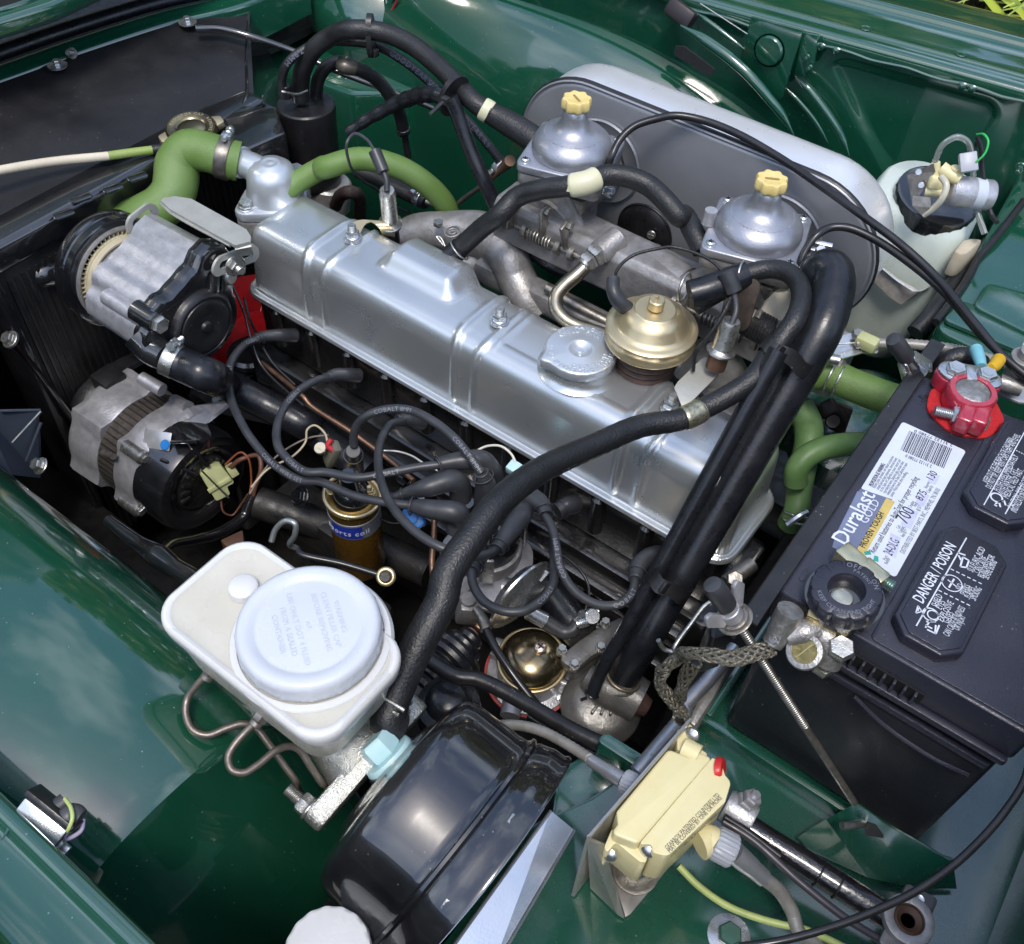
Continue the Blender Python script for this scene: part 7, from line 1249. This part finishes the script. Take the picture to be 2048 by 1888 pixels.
g = G(); g.tube([tq(830, 955, -.180), tq(812, 948, -.172), tq(760, 960, -.166), tq(672, 966, -.163)], .0032, 12); part('hooked_end', g, BOLT, rod)
g = G(); A = [(775, 797), (1280, 1110), (1480, 1210), (1500, 1400), (1200, 1400), (860, 1340), (440, 1150), (340, 1060), (440, 990), (560, 920)]
P0 = [tq(a, b, -.172 + (.0 if i in (0, 1, 2) else -.026)) for i, (a, b) in enumerate(A)]
bmx = bmesh.new(); f_ = bmx.faces.new([bmx.verts.new(p) for p in P0]); bmesh.ops.triangulate(bmx, faces=bmx.faces); bmx.normal_update(); bmesh.ops.solidify(bmx, geom=bmx.faces[:], thickness=.003); g.bm(bmx)
t = thing('tray_bracket', 'green battery tray bracket with diamond hole holding the rod hook', 'bracket', tq(800, 1100, -.2)); part('bracket_plate', g, GREEN2, t)
g = G(); g.tube([tq(775, 797, -.171), tq(1000, 950, -.171), tq(1280, 1110, -.171), tq(1400, 1185, -.172), tq(1480, 1212, -.172)], .0013, 8); part('rolled_edge', g, GREEN, t)
g = G(); g.add([tq(830, 950, -.1738), tq(920, 970, -.1735), tq(980, 1055, -.176), tq(850, 1035, -.178)], [(0, 1, 2, 3)]); g.add([p + V((-.0006, .0009, .0010)) for p in [tq(830, 950, -.1738), tq(920, 970, -.1735), tq(980, 1055, -.176), tq(850, 1035, -.178)]], [(0, 1, 2, 3)]); part('diamond_hole', g, DARKHOLE, t)
# positive terminal
pt = thing('positive_terminal', 'red painted positive battery clamp with bright bolts', 'battery terminal', tj(1710, 225, .0)); pcn = tj(1713, 232, .020)
g = G(); c = tj(1665, 345, .0015); g.lathe([(.0, .0015), (.0275, .0015), (.029, .0005), (.029, -.001), (0, -.001)], M.Translation(c) , 64, wob=lambda a, r, z: .0006 * sin(7 * a) * (r > .02)); tg_ = single('felt_washer', g, FELT, 'bright red felt washer under the positive clamp', 'washer')
q = FR(pcn, ZA)
g = G(); g.lathe([(.0135, .001), (.0175, .001), (.019, -.001), (.019, -.015), (.0175, -.017), (.0135, -.017)], q, 48, caps=False); g.lathe([(.0135, -.017), (.0135, .001)], q, 48, caps=False)
ja = tj(1640, 400, .008); jb = tj(1745, 420, .008)
for p, s_ in ((tj(1665, 390, .012), 0), (tj(1745, 400, .012), 0)): g.box(.012, .022, .016, FR(p, ZA, V((1, .12, 0))), .0025, 3)
part('clamp_ring', g, REDP, pt, 50); g = G(); g.lathe([(0, .0012), (.0110, .0012), (.0132, .0), (.0136, -.015)], q, 40); part('battery_post', g, LEADM, pt)
g = G(); b0, b1 = tj(1490, 345, .010), tj(1800, 420, .010); q8 = FR(b0, b1 - b0); L_ = (b1 - b0).length; g.thread(.0042, 0, L_ * .35, q8, .0014); part('clamp_bolt_thread', g, ZINC, pt); g = G(); g.hex(.0072, L_ * .33, L_ * .48, q8); g.cyl(.008, L_ * .46, L_ * .50, q8); g.hex(.0085, L_ * .86, L_ * .98, q8); part('clamp_nut', g, ZINC, pt)
g = G(); e0, e1 = tj(1612, 118, .020), tj(1790, 150, .020); ob = hull([(p.x + .0135 * cos(k * pi / 12), p.y + .0115 * sin(k * pi / 12)) for p in (e0, e1) for k in range(24)]); g.prism(ob, .002, .0165, None, .002, 3); part('cable_pad', g, REDP, pt)
g = G(); g.prism([((a - (e0.x + e1.x) / 2) * .97 + (e0.x + e1.x) / 2, (b - (e0.y + e1.y) / 2) * .97 + (e0.y + e1.y) / 2) for a, b in ob], .0168, .0195, None, .001); part('saddle_strap', g, ZINC, pt)
g = G(); g.box(.008, .016, .0025, FR((e0 + e1) / 2 + ZA * .0005, ZA, e1 - e0), .001); part('strap_crease', g, ZINC, pt)
for e in (e0, e1): g = G(); qq = FR(V((e.x, e.y, .0196))); g.hex(.0078, .0, .0050, qq); g.lathe([(.0040, .0050), (.0042, .0053), (.0036, .0053)], qq, 20); part('saddle_bolt', g, ZINC, pt)
# wires beyond the positive terminal
wire([tg(1640, 900, -.01), tg(1670, 870, .0), tg(1720, 870, .0), tg(1760, 900, -.005)], .0030, ORANGE, 'orange wire looping behind the positive terminal')
t = thing('crimp_terminal', 'light blue crimp terminal behind the positive terminal', 'terminal', tg(1750, 900, .01)); g = G(); g.tube([tg(1730, 855, .012), tg(1755, 930, .016), tg(1760, 955, .016)], [.0052, .0050, .004], 14); part('crimp_sleeve', g, TEALP, t)
t = thing('crimp_terminal', 'amber yellow crimp terminal right of the light blue one', 'terminal', tg(1835, 930, .01)); g = G(); g.tube([tg(1860, 915, .010), tg(1835, 950, .014), tg(1810, 965, .016)], [.0055, .0053, .004], 14); part('crimp_sleeve', g, ORANGE, t)
hose([tj(1500, 150, -.03), tj(1540, 80, -.012), tj(1620, 40, -.004), tj(1700, 45, -.004), tj(1760, 80, -.01)], .008, RUB, 'black battery cable curling behind the red clamp', 18, 'battery_cable', 'cable')
t = thing('cable_clevis', 'grey steel clevis and flat bar at the right edge behind the battery', 'clevis', tg(1930, 1050, -.03)); g = G(); q = FR(tg(1925, 1060, -.03), V((0, 0, 1))); g.cyl(.010, 0, .030, q); g.cyl(.0125, .028, .033, q); g.cyl(.008, .033, .040, q); g.tube([tg(1860, 1040, -.02), tg(1990, 1080, -.02)], .007, 12); part('clevis_post', g, CASTD, t)
g = G(); g.prism(rpoly([tuple(tg(a, b, -.035).xy) for a, b in ((1840, 1080), (2100, 1010), (2200, 1150), (1990, 1160), (1860, 1110))], .006), -.038, -.035, None, .001); part('flat_bar', g, CAST, t); g = G(); g.tube([tg(1950, 940, -.01), tg(2010, 820, -.0)], .0018, 8); part('thin_pin', g, BOLT, t)
# negative terminal with knob switch
kn = thing('battery_switch', 'black fluted disconnect knob lettered OFF on the negative post', 'battery switch', tk(990, 235, .0)); kc = tk(988, 228, .024); q = FR(kc, V((-.10, -.10, 1))) @ M.Scale(.94, 4)
g = G(); g.lathe([(.0225, -.016), (.0262, -.014), (.0265, -.008)], q, 60); part('knob_base', g, BLACKG, kn)
g = G(); g.lathe([(.0120, -.010), (.0120, .0005), (.0128, .0015), (.0225, .0015), (.0240, .0005), (.0243, -.001), (.0243, -.009), (.0225, -.010)], q, 120, caps=False, wob=lambda a, r, z: -.0016 * max(0, cos(12 * a)) ** 3 if r > .0235 else 0); part('fluted_knob', g, BATT, kn, 50)
g = G(); g.lathe([(0, -.009), (.0118, -.009)], q, 40); part('knob_bore', g, DARKHOLE, kn); g = G(); g.lathe([(0, -.0055), (.0055, -.0055), (.0075, -.0062), (.0085, -.0088)], q @ M.Translation((-.001, -.003, 0)), 40); part('inner_post', g, mk('pale_gold_post', (.62, .58, .46), .3, .9), kn)
g = G(); arctext(g, 'OFF', .0052, .0180, 1.75, q, .0001, z=.0016); arctext(g, 'ON', .0048, .0180, .75, q, .0001, z=.0016); arctext(g, 'PATENT', .0036, .0150, 1.25, q, .0001, z=.0016); arctext(g, 'KEEP CLEAN AND TIGHT', .0042, .0200, -1.2, q, .0001, inward=True, z=.0016); part('lettering', g, INKG, kn)
g = G(); br_ = [tk(775, 315, .010), tk(1030, 430, .010), tk(1005, 480, .008), tk(760, 375, .008)]; g.prism([tuple(p.xy) for p in (tk(790, 290, .012), tk(1075, 420, .012), tk(1000, 478, .012), tk(762, 370, .012))], .004, .0115, None, .0008); part('brass_block', g, mk('raw_brass', (.52, .42, .20), .3, .95), kn)
g = G(); g.prism([tuple(p.xy) for p in (tk(775, 375, .001), tk(1000, 480, .001), tk(970, 482, .001), tk(755, 400, .001))], -.002, .0035, None, .0005); part('white_pad', g, WHITE, kn)
PB = mk('pale_brass_nut', (.66, .60, .40), .3, .9, (.6, .55, .36), 60)
n1 = FR(tj(1180, 1290, .008), tj(1250, 1350, .006) - tj(980, 1180, .010)); L0 = (tj(1250, 1355, .008) - tj(975, 1180, .008)).length; q9 = FR(tj(975, 1180, .008), tj(1250, 1355, .008) - tj(975, 1180, .008))
g = G(); g.box(.014, .020, .012, FR(tj(1012, 1205, .010), ZA, V((.3, 1, 0))), .0015); g.box(.011, .019, .012, FR(tj(1137, 1285, .010), ZA, V((.3, 1, 0))), .0015); part('clamp_jaw', g, PB, kn)
g = G(); g.hex(.0075, -.003, .004, q9); g.hex(.0072, L0 * .68, L0 * .86, q9); part('jaw_nut', g, ZINC, kn); g = G(); g.thread(.0043, L0 * .2, L0, q9, .0015); part('jaw_thread', g, mk('teal_zinc', (.40, .56, .52), .3, .9), kn)
# lead clamp with braided strap
lcl = thing('negative_clamp', 'grey lead cable clamp with brass slotted post hanging off the battery edge', 'battery clamp', tk(800, 580, -.01))
g = G(); g.tube([tk(560, 540, -.012), tk(600, 480, -.006), tk(640, 400, .004), tk(668, 345, .012)], [.0070, .0086, .0090, .0088], 24); g.tube([tk(640, 500, -.006), tk(740, 470, -.002), tk(820, 470, -.003), tk(900, 520, -.004)], [.007, .0095, .0095, .0085], 24)
g.tube([tk(880, 500, -.002), tk(900, 590, -.010), tk(880, 660, -.018)], [.0085, .009, .008], 24); q = FR(tk(750, 580, -.004), V((-.18, -.55, .75))) @ M.Scale(.64, 4); g.lathe([(.0125, -.008), (.0180, -.008), (.0195, .0), (.0180, .003), (.0130, .0038), (.0125, .001)], q, 48); part('clamp_body', g, LEADM, lcl, 50)
g = G(); g.lathe([(0, .0025), (.0128, .0025)], q, 40); g.box(.021, .0012, .0008, q @ M.Translation((0, 0, .0029)) @ M.Rotation(1.2, 4, 'Z')); part('brass_post_end', g, mk('slotted_brass', (.46, .38, .16), .35, .9), lcl)
g = G(); q = FR(tk(950, 575, -.002), V((.0, -.25, 1))); g.hex(.0088, .0, .008, q); g.hex(.0080, -.022, -.014, FR(tk(905, 620, -.006), V((.12, -.2, 1)))); part('clamp_bolt', g, BOLT, lcl)
g = G(); text(g, 'N', .007, FR(tk(600, 500, -.002) + V((.0, -.0075, .0035)), V((0, -.8, .6)), V((1, .1, .1))), .0005, 'c'); part('moulded_letter', g, LEADM, lcl)
def braid(P, r, label):
    t = thing('braided_strap', label, 'earth strap', P[len(P) // 2], 'braided earth straps'); SP = smooth(P, 7); N = len(SP)
    g = G(); g.tube(P, r * .72, 12, 7, flat=.6); part('core', g, BLACKD, t)
    for s_ in range(12):
        Q = []
        for i in range(N):
            T = (SP[min(i + 1, N - 1)] - SP[max(i - 1, 0)]).normalized(); a = V((.13, .21, .97)); a = (a - T * a.dot(T)).normalized(); b = T.cross(a); w = i * .34 * (1 if s_ % 2 else -1) + s_ * 2 * pi / 12; Q.append(SP[i] + (a * cos(w) * .62 + b * sin(w)) * r * (.86 + .07 * sin(i * 1.9 + s_)))
        g = G(); g.tube(Q, r * .2, 6, 1); part('strand', g, BRAID, t)
braid([tk(560, 560, -.014), tk(460, 590, -.012), tk(340, 620, -.014), tk(200, 600, -.020), tk(80, 590, -.035), tn(1720, 880, -.055), tn(1600, 960, -.075), tn(1570, 1060, -.095), tn(1640, 1160, -.11), tn(1710, 1250, -.12), tp(960, 200, -.115)], .0058, 'braided earth strap looping from the lead clamp to the yellow connector bracket')
braid([tk(120, 640, -.05), tk(60, 740, -.08), tk(40, 820, -.10), tk(0, 900, -.13)], .0055, 'second braided strap hanging straight down beside the silver tube')
hose([tk(350, 560, -.16), tk(200, 740, -.165), tk(60, 900, -.17), tp(1000, 130, -.17), tp(760, 440, -.172), tp(640, 580, -.175)], .0062, mk('silver_tube', (.40, .42, .46), .35, .8), 'straight silver grey tube running under the earth strap', 18, 'silver_tube', 'tube')
g = G(); A = [tk(330, 650, -.17), tk(300, 600, -.17), tk(160, 800, -.17), tk(80, 960, -.17), tk(130, 1000, -.17), tk(240, 830, -.17)]; g.prism([tuple(p.xy) for p in A], -.205, -.175, None, .004); single('dirty_rail', g, CASTD, 'dirty pitted grey rail between silver tube and battery', 'rail')
wire([tn(1560, 770, -.12), tn(1600, 830, -.13), tn(1680, 850, -.13), tn(1760, 830, -.12), tk(0, 570, -.11), tk(100, 420, -.10), tk(190, 310, -.09), tk(260, 290, -.085)], .0028, BOLT, 'bare steel loop behind the wing nut', 'wire_loop', 'wire')
g = G(); g.prism(rpoly([tuple(tk(a, b, -.06).xy) for a, b in ((200, 400), (300, 380), (320, 520), (190, 560))], .003), -.1, -.05, None, .003); single('black_bracket', g, BLACKS, 'small black bracket under the near wing nut', 'bracket')
t = thing('tray_stud', 'small dark fastener below the rocker cover rear corner', 'fastener', tk(340, 170, -.14)); g = G(); q = FR(tk(345, 170, -.14), V((.2, -.4, .9))); g.hex(.0075, 0, .006, q); g.tube([tk(300, 190, -.15), tk(450, 80, -.145)], .007, 10); part('fastener_head', g, STEEL, t)
# ================================================================== connector box and bracket on the shelf
BX = mk('weathered_alloy', (.52, .52, .50), .36, .7, (.44, .44, .42), 40, .1, .3, 500, specks=.3)
bb = thing('box_bracket', 'folded weathered alloy bracket carrying the cream gearbox', 'bracket', (-.02, -.11, -.2))
g = G(); W = [tp(1030, 180, -.092), tp(272, 1050, -.092)]; wd_ = V((.0022, .0005, 0)); b0, b1 = V((W[0].x - .002, W[0].y + .01, -.203)), V((W[1].x + .002, W[1].y - .004, -.203))
g.rings([[W[0], W[1], b1, b0], [p + wd_ for p in (W[0], W[1], b1, b0)]]); g.tube([W[0] + wd_ * .5, W[1] + wd_ * .5], .0013, 8); part('upright', g, BX, bb, 20)
g = G(); A = [W[1], tp(420, 1110, -.112), tp(415, 1240, -.14), tp(480, 1420, -.18), tp(560, 1648, -.2025), tp(500, 1600, -.2025), tp(310, 1420, -.2025)]
bmx = bmesh.new(); f_ = bmx.faces.new([bmx.verts.new(p) for p in A]); bmesh.ops.triangulate(bmx, faces=bmx.faces); bmx.normal_update(); bmesh.ops.solidify(bmx, geom=bmx.faces[:], thickness=.002); g.bm(bmx); part('gusset', g, BX, bb)
g = G(); A = [tp(400, 1200, -.200), tp(640, 1000, -.200), tp(880, 1280, -.200), tp(600, 1620, -.200), tp(560, 1645, -.200), tp(470, 1420, -.200)]; g.prism([tuple(p.xy) for p in A], -.2045, -.2015, None, .0006); part('foot', g, mk('sooty_alloy', (.14, .13, .12), .5, .6, (.3, .3, .28), 30, specks=.5), bb)
q = FR(tp(630, 1310, -.200)); g = G(); g.lathe([(.004, 0), (.0165, 0), (.0175, .001), (.0175, .0025), (.015, .003), (.012, .002), (.008, .003)], q, 40); part('cup_washer', g, STEEL, bb); g = G(); g.hex(.0100, .002, .012, q); part('foot_bolt', g, BOLT, bb)
yb = thing('gearbox_housing', 'cream plastic cable gearbox with black lettering and red inspection spot', 'housing', (.012, -.12, -.15))
zt1 = -.094
def yp(L, z): return [tuple(tp(a, b, z).xy) for a, b in L]
A = yp([(878, 402), (1040, 470), (1090, 420), (1200, 470), (650, 1110), (450, 1030), (500, 960), (492, 865)], zt1)
g = G(); g.prism(rpoly(A, [.004, .002, .002, .002, .004, .003, .002, .003], 4), -.140, zt1, None, .0022, 3); part('housing_half', g, CREAM, yb, 30)
z2 = zt1 - .0012
A = yp([(1200, 470), (1265, 500), (1295, 600), (1340, 650), (1295, 800), (870, 1200), (750, 1170), (760, 1110), (655, 1110)], z2)
g = G(); g.prism(rpoly(A, [.001, .005, .003, .005, .004, .006, .003, .002, .001], 4), -.142, z2, None, .0028, 4); part('housing_half', g, CREAM, yb, 30)
A = yp([(940, 265), (1030, 215), (1060, 245), (1040, 330), (1060, 370), (1190, 455), (1100, 480), (1030, 460), (940, 410)], -.100)
g = G(); g.prism(rpoly(A, .002, 3), -.124, -.100, None, .0015); g.tube([tp(985, 395, -.099), tp(1100, 455, -.098)], .0075, 14); part('mounting_ear', g, CREAM, yb, 30)
A = yp([(440, 1050), (520, 1080), (660, 1130), (700, 1300), (640, 1290), (470, 1150), (400, 1230), (385, 1180)], -.120)
g = G(); g.prism(rpoly(A, .002, 3), -.145, -.106, None, .002); part('mounting_ear', g, CREAM, yb, 30)
g = G(); q = FR(tp(1258, 545, z2 - .003), V((.9, .4, .5)), V((0, -1, .4))); g.lathe([(0, .0025), (.0055, .0025), (.0065, .0012), (.0068, -.002)], q @ M.Scale(1.3, 4, XA), 28); part('red_spot', g, mk('red_spot', (.6, .03, .03), .4), yb)
for a, b, z in ((722, 1150, -.104), (445, 1180, -.118), (1055, 300, -.10)): g = G(); q = FR(tp(a, b, z), V((-.1, -.75, .5))); g.lathe([(0, .004), (.003, .0038), (.0052, .002), (.0056, 0)], q, 24); part('dome_screw', g, ZINC, yb)
# lettering on the bevelled long side
s0, s1 = tp(905, 1160, z2 - .004), tp(1275, 735, z2 - .004); xa = (s1 - s0).normalized(); nn = V((.78, .28, .56)); nn = (nn - xa * nn.dot(xa)).normalized()
sa, sb = yp([(870, 1200), (1295, 800)], z2); sa, sb = V((*sa, z2)), V((*sb, z2)); xa = (sb - sa).normalized(); nout = V((xa.y, -xa.x, 0)); nn = (nout * .80 + ZA * .6).normalized()
for s_, a, b, h in (('GEARBOX PATENTED COUNTRIES LTD', (868, 1155), (1255, 752), .0042), ('MAY BE COVERED BY ONE OR MORE', (888, 1178), (1275, 772), .0040)): btx(s_, a, b, h, INKB, z2 + .0003, yb, tp)
for i, (s_, o1, w_) in enumerate((('OF THE FOLLOWING', .004, .044), ('No 8 LEIGH GREEN', .018, .036))):
    g = G(); vs, fs, w = tmesh(s_, 1.0, 0.0); oo = sa + xa * o1 + nout * .0007 + ZA * (-.0085 - .0058 * i)
    g.add([V((v.x, v.y, 0)) for v in vs], fs, FR(oo, nout * .99 + ZA * .05, xa) @ M.Scale(w_ / w, 4, XA) @ M.Scale(.0052, 4, YA)); part('printed_lettering', g, INKB, yb)
g = G(); g.tube([tp(1100, 1110, -.125), tp(1180, 1080, -.125), tp(1240, 1120, -.124)], [.0110, .0105, .0095], 28); part('cable_boss', g, CREAM, yb)
def cablenut(P, label, ridge_, k=1.0):
    t = thing('speedometer_cable', label, 'cable', P[2], 'speedometer cables'); d = P[1] - P[0]; q = FR(P[0], d); g = G(); g.lathe([(.007 * k, 0), (.0108 * k, .001), (.0115 * k, .003), (.0115 * k, d.length * .9), (.0105 * k, d.length), (.008 * k, d.length)], q, 96, wob=lambda a, r, z: .0004 * (1 if cos(20 * a) > 0 else -1) if r > .0110 * k else 0); part('knurled_nut', g, GREYP, t)
    g = G(); g.tube([P[1], P[1].lerp(P[2], .1), P[1].lerp(P[2], .5), P[2]], [.0080 * k, .0076 * k, .0066 * k, .0062 * k], 24); part('ferrule', g, mk('ferrule_alloy', (.46, .47, .50), .35, .7), t); g = G(); g.tube(P[2:], ridge_, 16, 12, wob=lambda i: .00035 * (i % 2)); part('sheath', g, SPIRAL, t)
cablenut([tp(1200, 1085, -.125), tp(1360, 1170, -.128), tp(1580, 1360, -.145), tp(1700, 1460, -.155), tp(1790, 1610, -.165), tp(1840, 1760, -.172), tq(480, 1829, -.178), tq(520, 1950, -.185)], 'grey cable with ribbed nut on the lettered side of the cream housing', .0048)
cablenut([tp(640, 690, -.128), tp(540, 640, -.130), tp(300, 490, -.140), to(1800, 370, -.142), to(1660, 280, -.150), to(1520, 210, -.158), to(1400, 180, -.165), to(1280, 180, -.175), to(1180, 200, -.19)], 'grey spiral cable arriving from behind the brake booster', .0040, .75)
hose([tp(950, 1270, -.16), tp(1100, 1420, -.165), tp(1300, 1560, -.170), tp(1550, 1660, -.172), tp(1800, 1720, -.172), tq(330, 1700, -.172), tq(560, 1790, -.175), tq(700, 1860, -.176)], .0026, WIREY, 'yellow green sheathed wires running right under the grey cable', 14, 'sheathed_wire', 'wire')
# strut with clamp and end bracket
st = thing('column_tube', 'oily black steering column tube with two tape rings', 'tube', tq(500, 1300, -.19)); P = [tp(1290, 850, -.155), tq(0, 985, -.156), tq(500, 1300, -.158), tq(950, 1590, -.160), tq(1050, 1660, -.161)]
OILY = mk('oily_black', (.008, .0075, .009), .2, 0, (.014, .012, .014), 90, .14, 1.2, 260, .5, .08)
g = G(); g.tube(P, .0096, 24, 6); part('tube_body', g, OILY, st)
for a, b in ((505, 1310), (645, 1400)): g = G(); g.torus(.0098, .0007, FR(tq(a, b, -.158), P[3] - P[1]), 40); part('tape_ring', g, BLACKS, st)
cl = thing('column_clamp', 'grey alloy clamp with bolt gripping the black tube behind the cream housing', 'clamp', tp(1400, 880, -.17)); g = G(); q = FR(tp(1395, 880, -.150), P[3] - P[1]); g.lathe([(.0088, -.011), (.0118, -.011), (.0125, -.009), (.0125, .009), (.0118, .011), (.0088, .011)], q, 40); part('clamp_ring', g, CAST, cl)
g = G(); q = FR(tp(1455, 800, -.140), V((.25, .3, 1))); g.hex(.0085, -.006, .004, q); g.hex(.0070, .004, .010, q); g.thread(.0035, .010, .013, q); part('clamp_nut', g, CAST, cl)
wire([tp(1280, 940, -.14), tp(1500, 1080, -.142), tp(1848, 1390, -.147), tq(700, 1640, -.153), tq(1000, 1829, -.158), tq(1120, 1920, -.16)], .0042, mk('plum_line', (.05, .045, .055), .35), 'slim dark line under the black column tube', 'slim_line', 'tube')
wire([tp(1290, 910, -.138), tp(1450, 1010, -.141), tp(1700, 1200, -.146)], .0040, CBL, 'second slim black line beside the column tube clamp', 'slim_line', 'tube')
eb = thing('column_joint', 'grey steel joint plate with round bush at the tube end', 'joint', tq(1150, 1650, -.18)); g = G(); g.prism(rpoly([tuple(tq(a, b, -.150).xy) for a, b in ((1150, 1380), (1385, 1495), (1240, 1829), (1180, 1900), (930, 1829), (1060, 1560))], .003, 3), -.158, -.150, None, .001); part('plate', g, mk('joint_grey', (.12, .12, .12), .42, .7, (.2, .19, .18), 60, specks=.3), eb)
q = FR(tq(1153, 1660, -.149)); g = G(); g.lathe([(.0105, -.001), (.0105, .004), (.0130, .005), (.0168, .004), (.0172, .001), (.0172, -.001)], q, 56, caps=False); part('bush_ring', g, CASTD, eb); g = G(); g.lathe([(.0050, .001), (.0085, .0035), (.0105, .002)], q, 40, caps=False); g.lathe([(0, -.001), (.0052, -.001)], q, 24); part('bush_bore', g, mk('rusty_bore', (.10, .055, .035), .6, .3), eb)
g = G(); q = FR(tq(1232, 1510, -.149)); g.lathe([(0, .0016), (.0020, .0016), (.0034, .0022), (.0042, .0006)], q, 24); part('rivet', g, ZINC, eb)
wire([tq(2050, 480, .02), tq(2005, 640, .018), tq(1880, 840, .014), tq(1700, 1055, .010), tq(1480, 1260, .006), tq(1200, 1450, .002), tq(950, 1570, .0), tq(700, 1670, -.002), tq(450, 1750, -.004), tq(200, 1810, -.006), tq(-80, 1850, -.01)], .0032, CBL, 'foreground black cable bowing across the bottom right corner', 'control_cable', 'cable', 'control cables')
# shelf bolt at the bottom edge and green bits
t = thing('shelf_bolt', 'painted green washer head bolt on the shelf at the bottom edge', 'bolt', tp(1320, 1790, -.204)); q = FR(tp(1320, 1790, -.2045)); g = G(); g.lathe([(.0155, 0), (.0155, .0012), (.008, .0022)], q, 40); part('washer', g, ZINC, t); g = G(); g.hex(.0090, .002, .008, q); part('hex_head', g, mk('painted_head', (.06, .14, .11), .3, .2), t)
# inner wing electrics
bz = thing('wing_connector', 'bright metal earth connector with grey boots poking from the near gutter', 'connector', tl(280, 760, -.04)); q = FR(tl(240, 745, -.012), V((.3, -.5, .8)), tl(300, 830, -.012) - tl(190, 690, -.012))
g = G(); g.box(.030, .018, .014, q, .001); part('metal_block', g, ZINC, bz); g = G(); g.box(.034, .004, .015, q @ M.Translation((0, .011, -.001)), .001); part('black_gasket', g, BLACKS, bz)
g = G(); g.tube([tl(285, 680, -.010), tl(375, 615, -.010)], .0052, 16); g.tube([tl(340, 740, -.010), tl(420, 690, -.009), tl(465, 710, -.010)], [.0055, .0068, .0050], 16); part('grey_boot', g, mk('boot_grey', (.055, .055, .058), .45), bz)
wire([tl(372, 600, -.004), tl(405, 650, -.002), tl(415, 710, -.002), tl(395, 770, -.006), tl(360, 820, -.024), tl(345, 870, -.03)], .0017, WIREY, 'yellow green earth wire on the near wing connector')
wire([tl(478, 715, -.016), tl(465, 780, -.018), tl(400, 825, -.020), tl(340, 840, -.022), tl(318, 865, -.025)], .0019, WIREP, 'lilac wire on the near wing connector')
g = G(); g.box(.010, .006, .004, FR(tl(355, 875, -.032), V((.2, -.2, 1))), .001); single('earth_tag', g, ZINC, 'tiny crimped tag at the end of the near wing wires', 'tag')
g = G(); g.hex(.0065, 0, .008, FR(th(232, 378, -.20), V((-.2, -.5, .8)))); g.cyl(.009, -.001, .001, FR(th(232, 378, -.20), V((-.2, -.5, .8)))); single('duct_bolt', g, BOLT, 'bright bolt beside the slate duct and near wing', 'bolt')
# black bottom dark castings between alternator and coil
g = G(); g.box(.16, .05, .10, M.Translation((-.52, .06, -.45)), .01); g.box(.10, .06, .08, M.Translation((-.44, .0, -.48)), .01); g.tube([V((-.60, .02, -.40)), V((-.50, .06, -.42)), V((-.38, .08, -.42))], .02, 16); single('engine_mount', g, BLACKD, 'black engine mount casting deep below the coil', 'casting')
g = G(); g.hex(.0095, 0, .008, FR(th(1720, 555, -.35), V((-.2, -.6, .7)))); g.cyl(.013, -.002, .001, FR(th(1720, 555, -.35), V((-.2, -.6, .7)))); single('mount_bolt', g, BLACKG, 'dark hexagon bolt on the casting left of the coil', 'bolt')
RST = mk('rust_brown_steel', (.11, .055, .03), .6, .2, (.06, .03, .02), 40)
g = G(); g.prism([tuple(p.xy) for p in (th(1260, 800, -.34), th(1390, 740, -.34), th(1400, 830, -.34), th(1320, 870, -.34))], -.36, -.34, None, .002); single('rusty_plate', g, RST, 'small rust brown plate behind the reservoir left edge', 'plate')
print('objects', len(bpy.data.objects), 'tris', sum(len(p.vertices) - 2 for o in bpy.data.objects if o.type == 'MESH' for p in o.data.polygons))
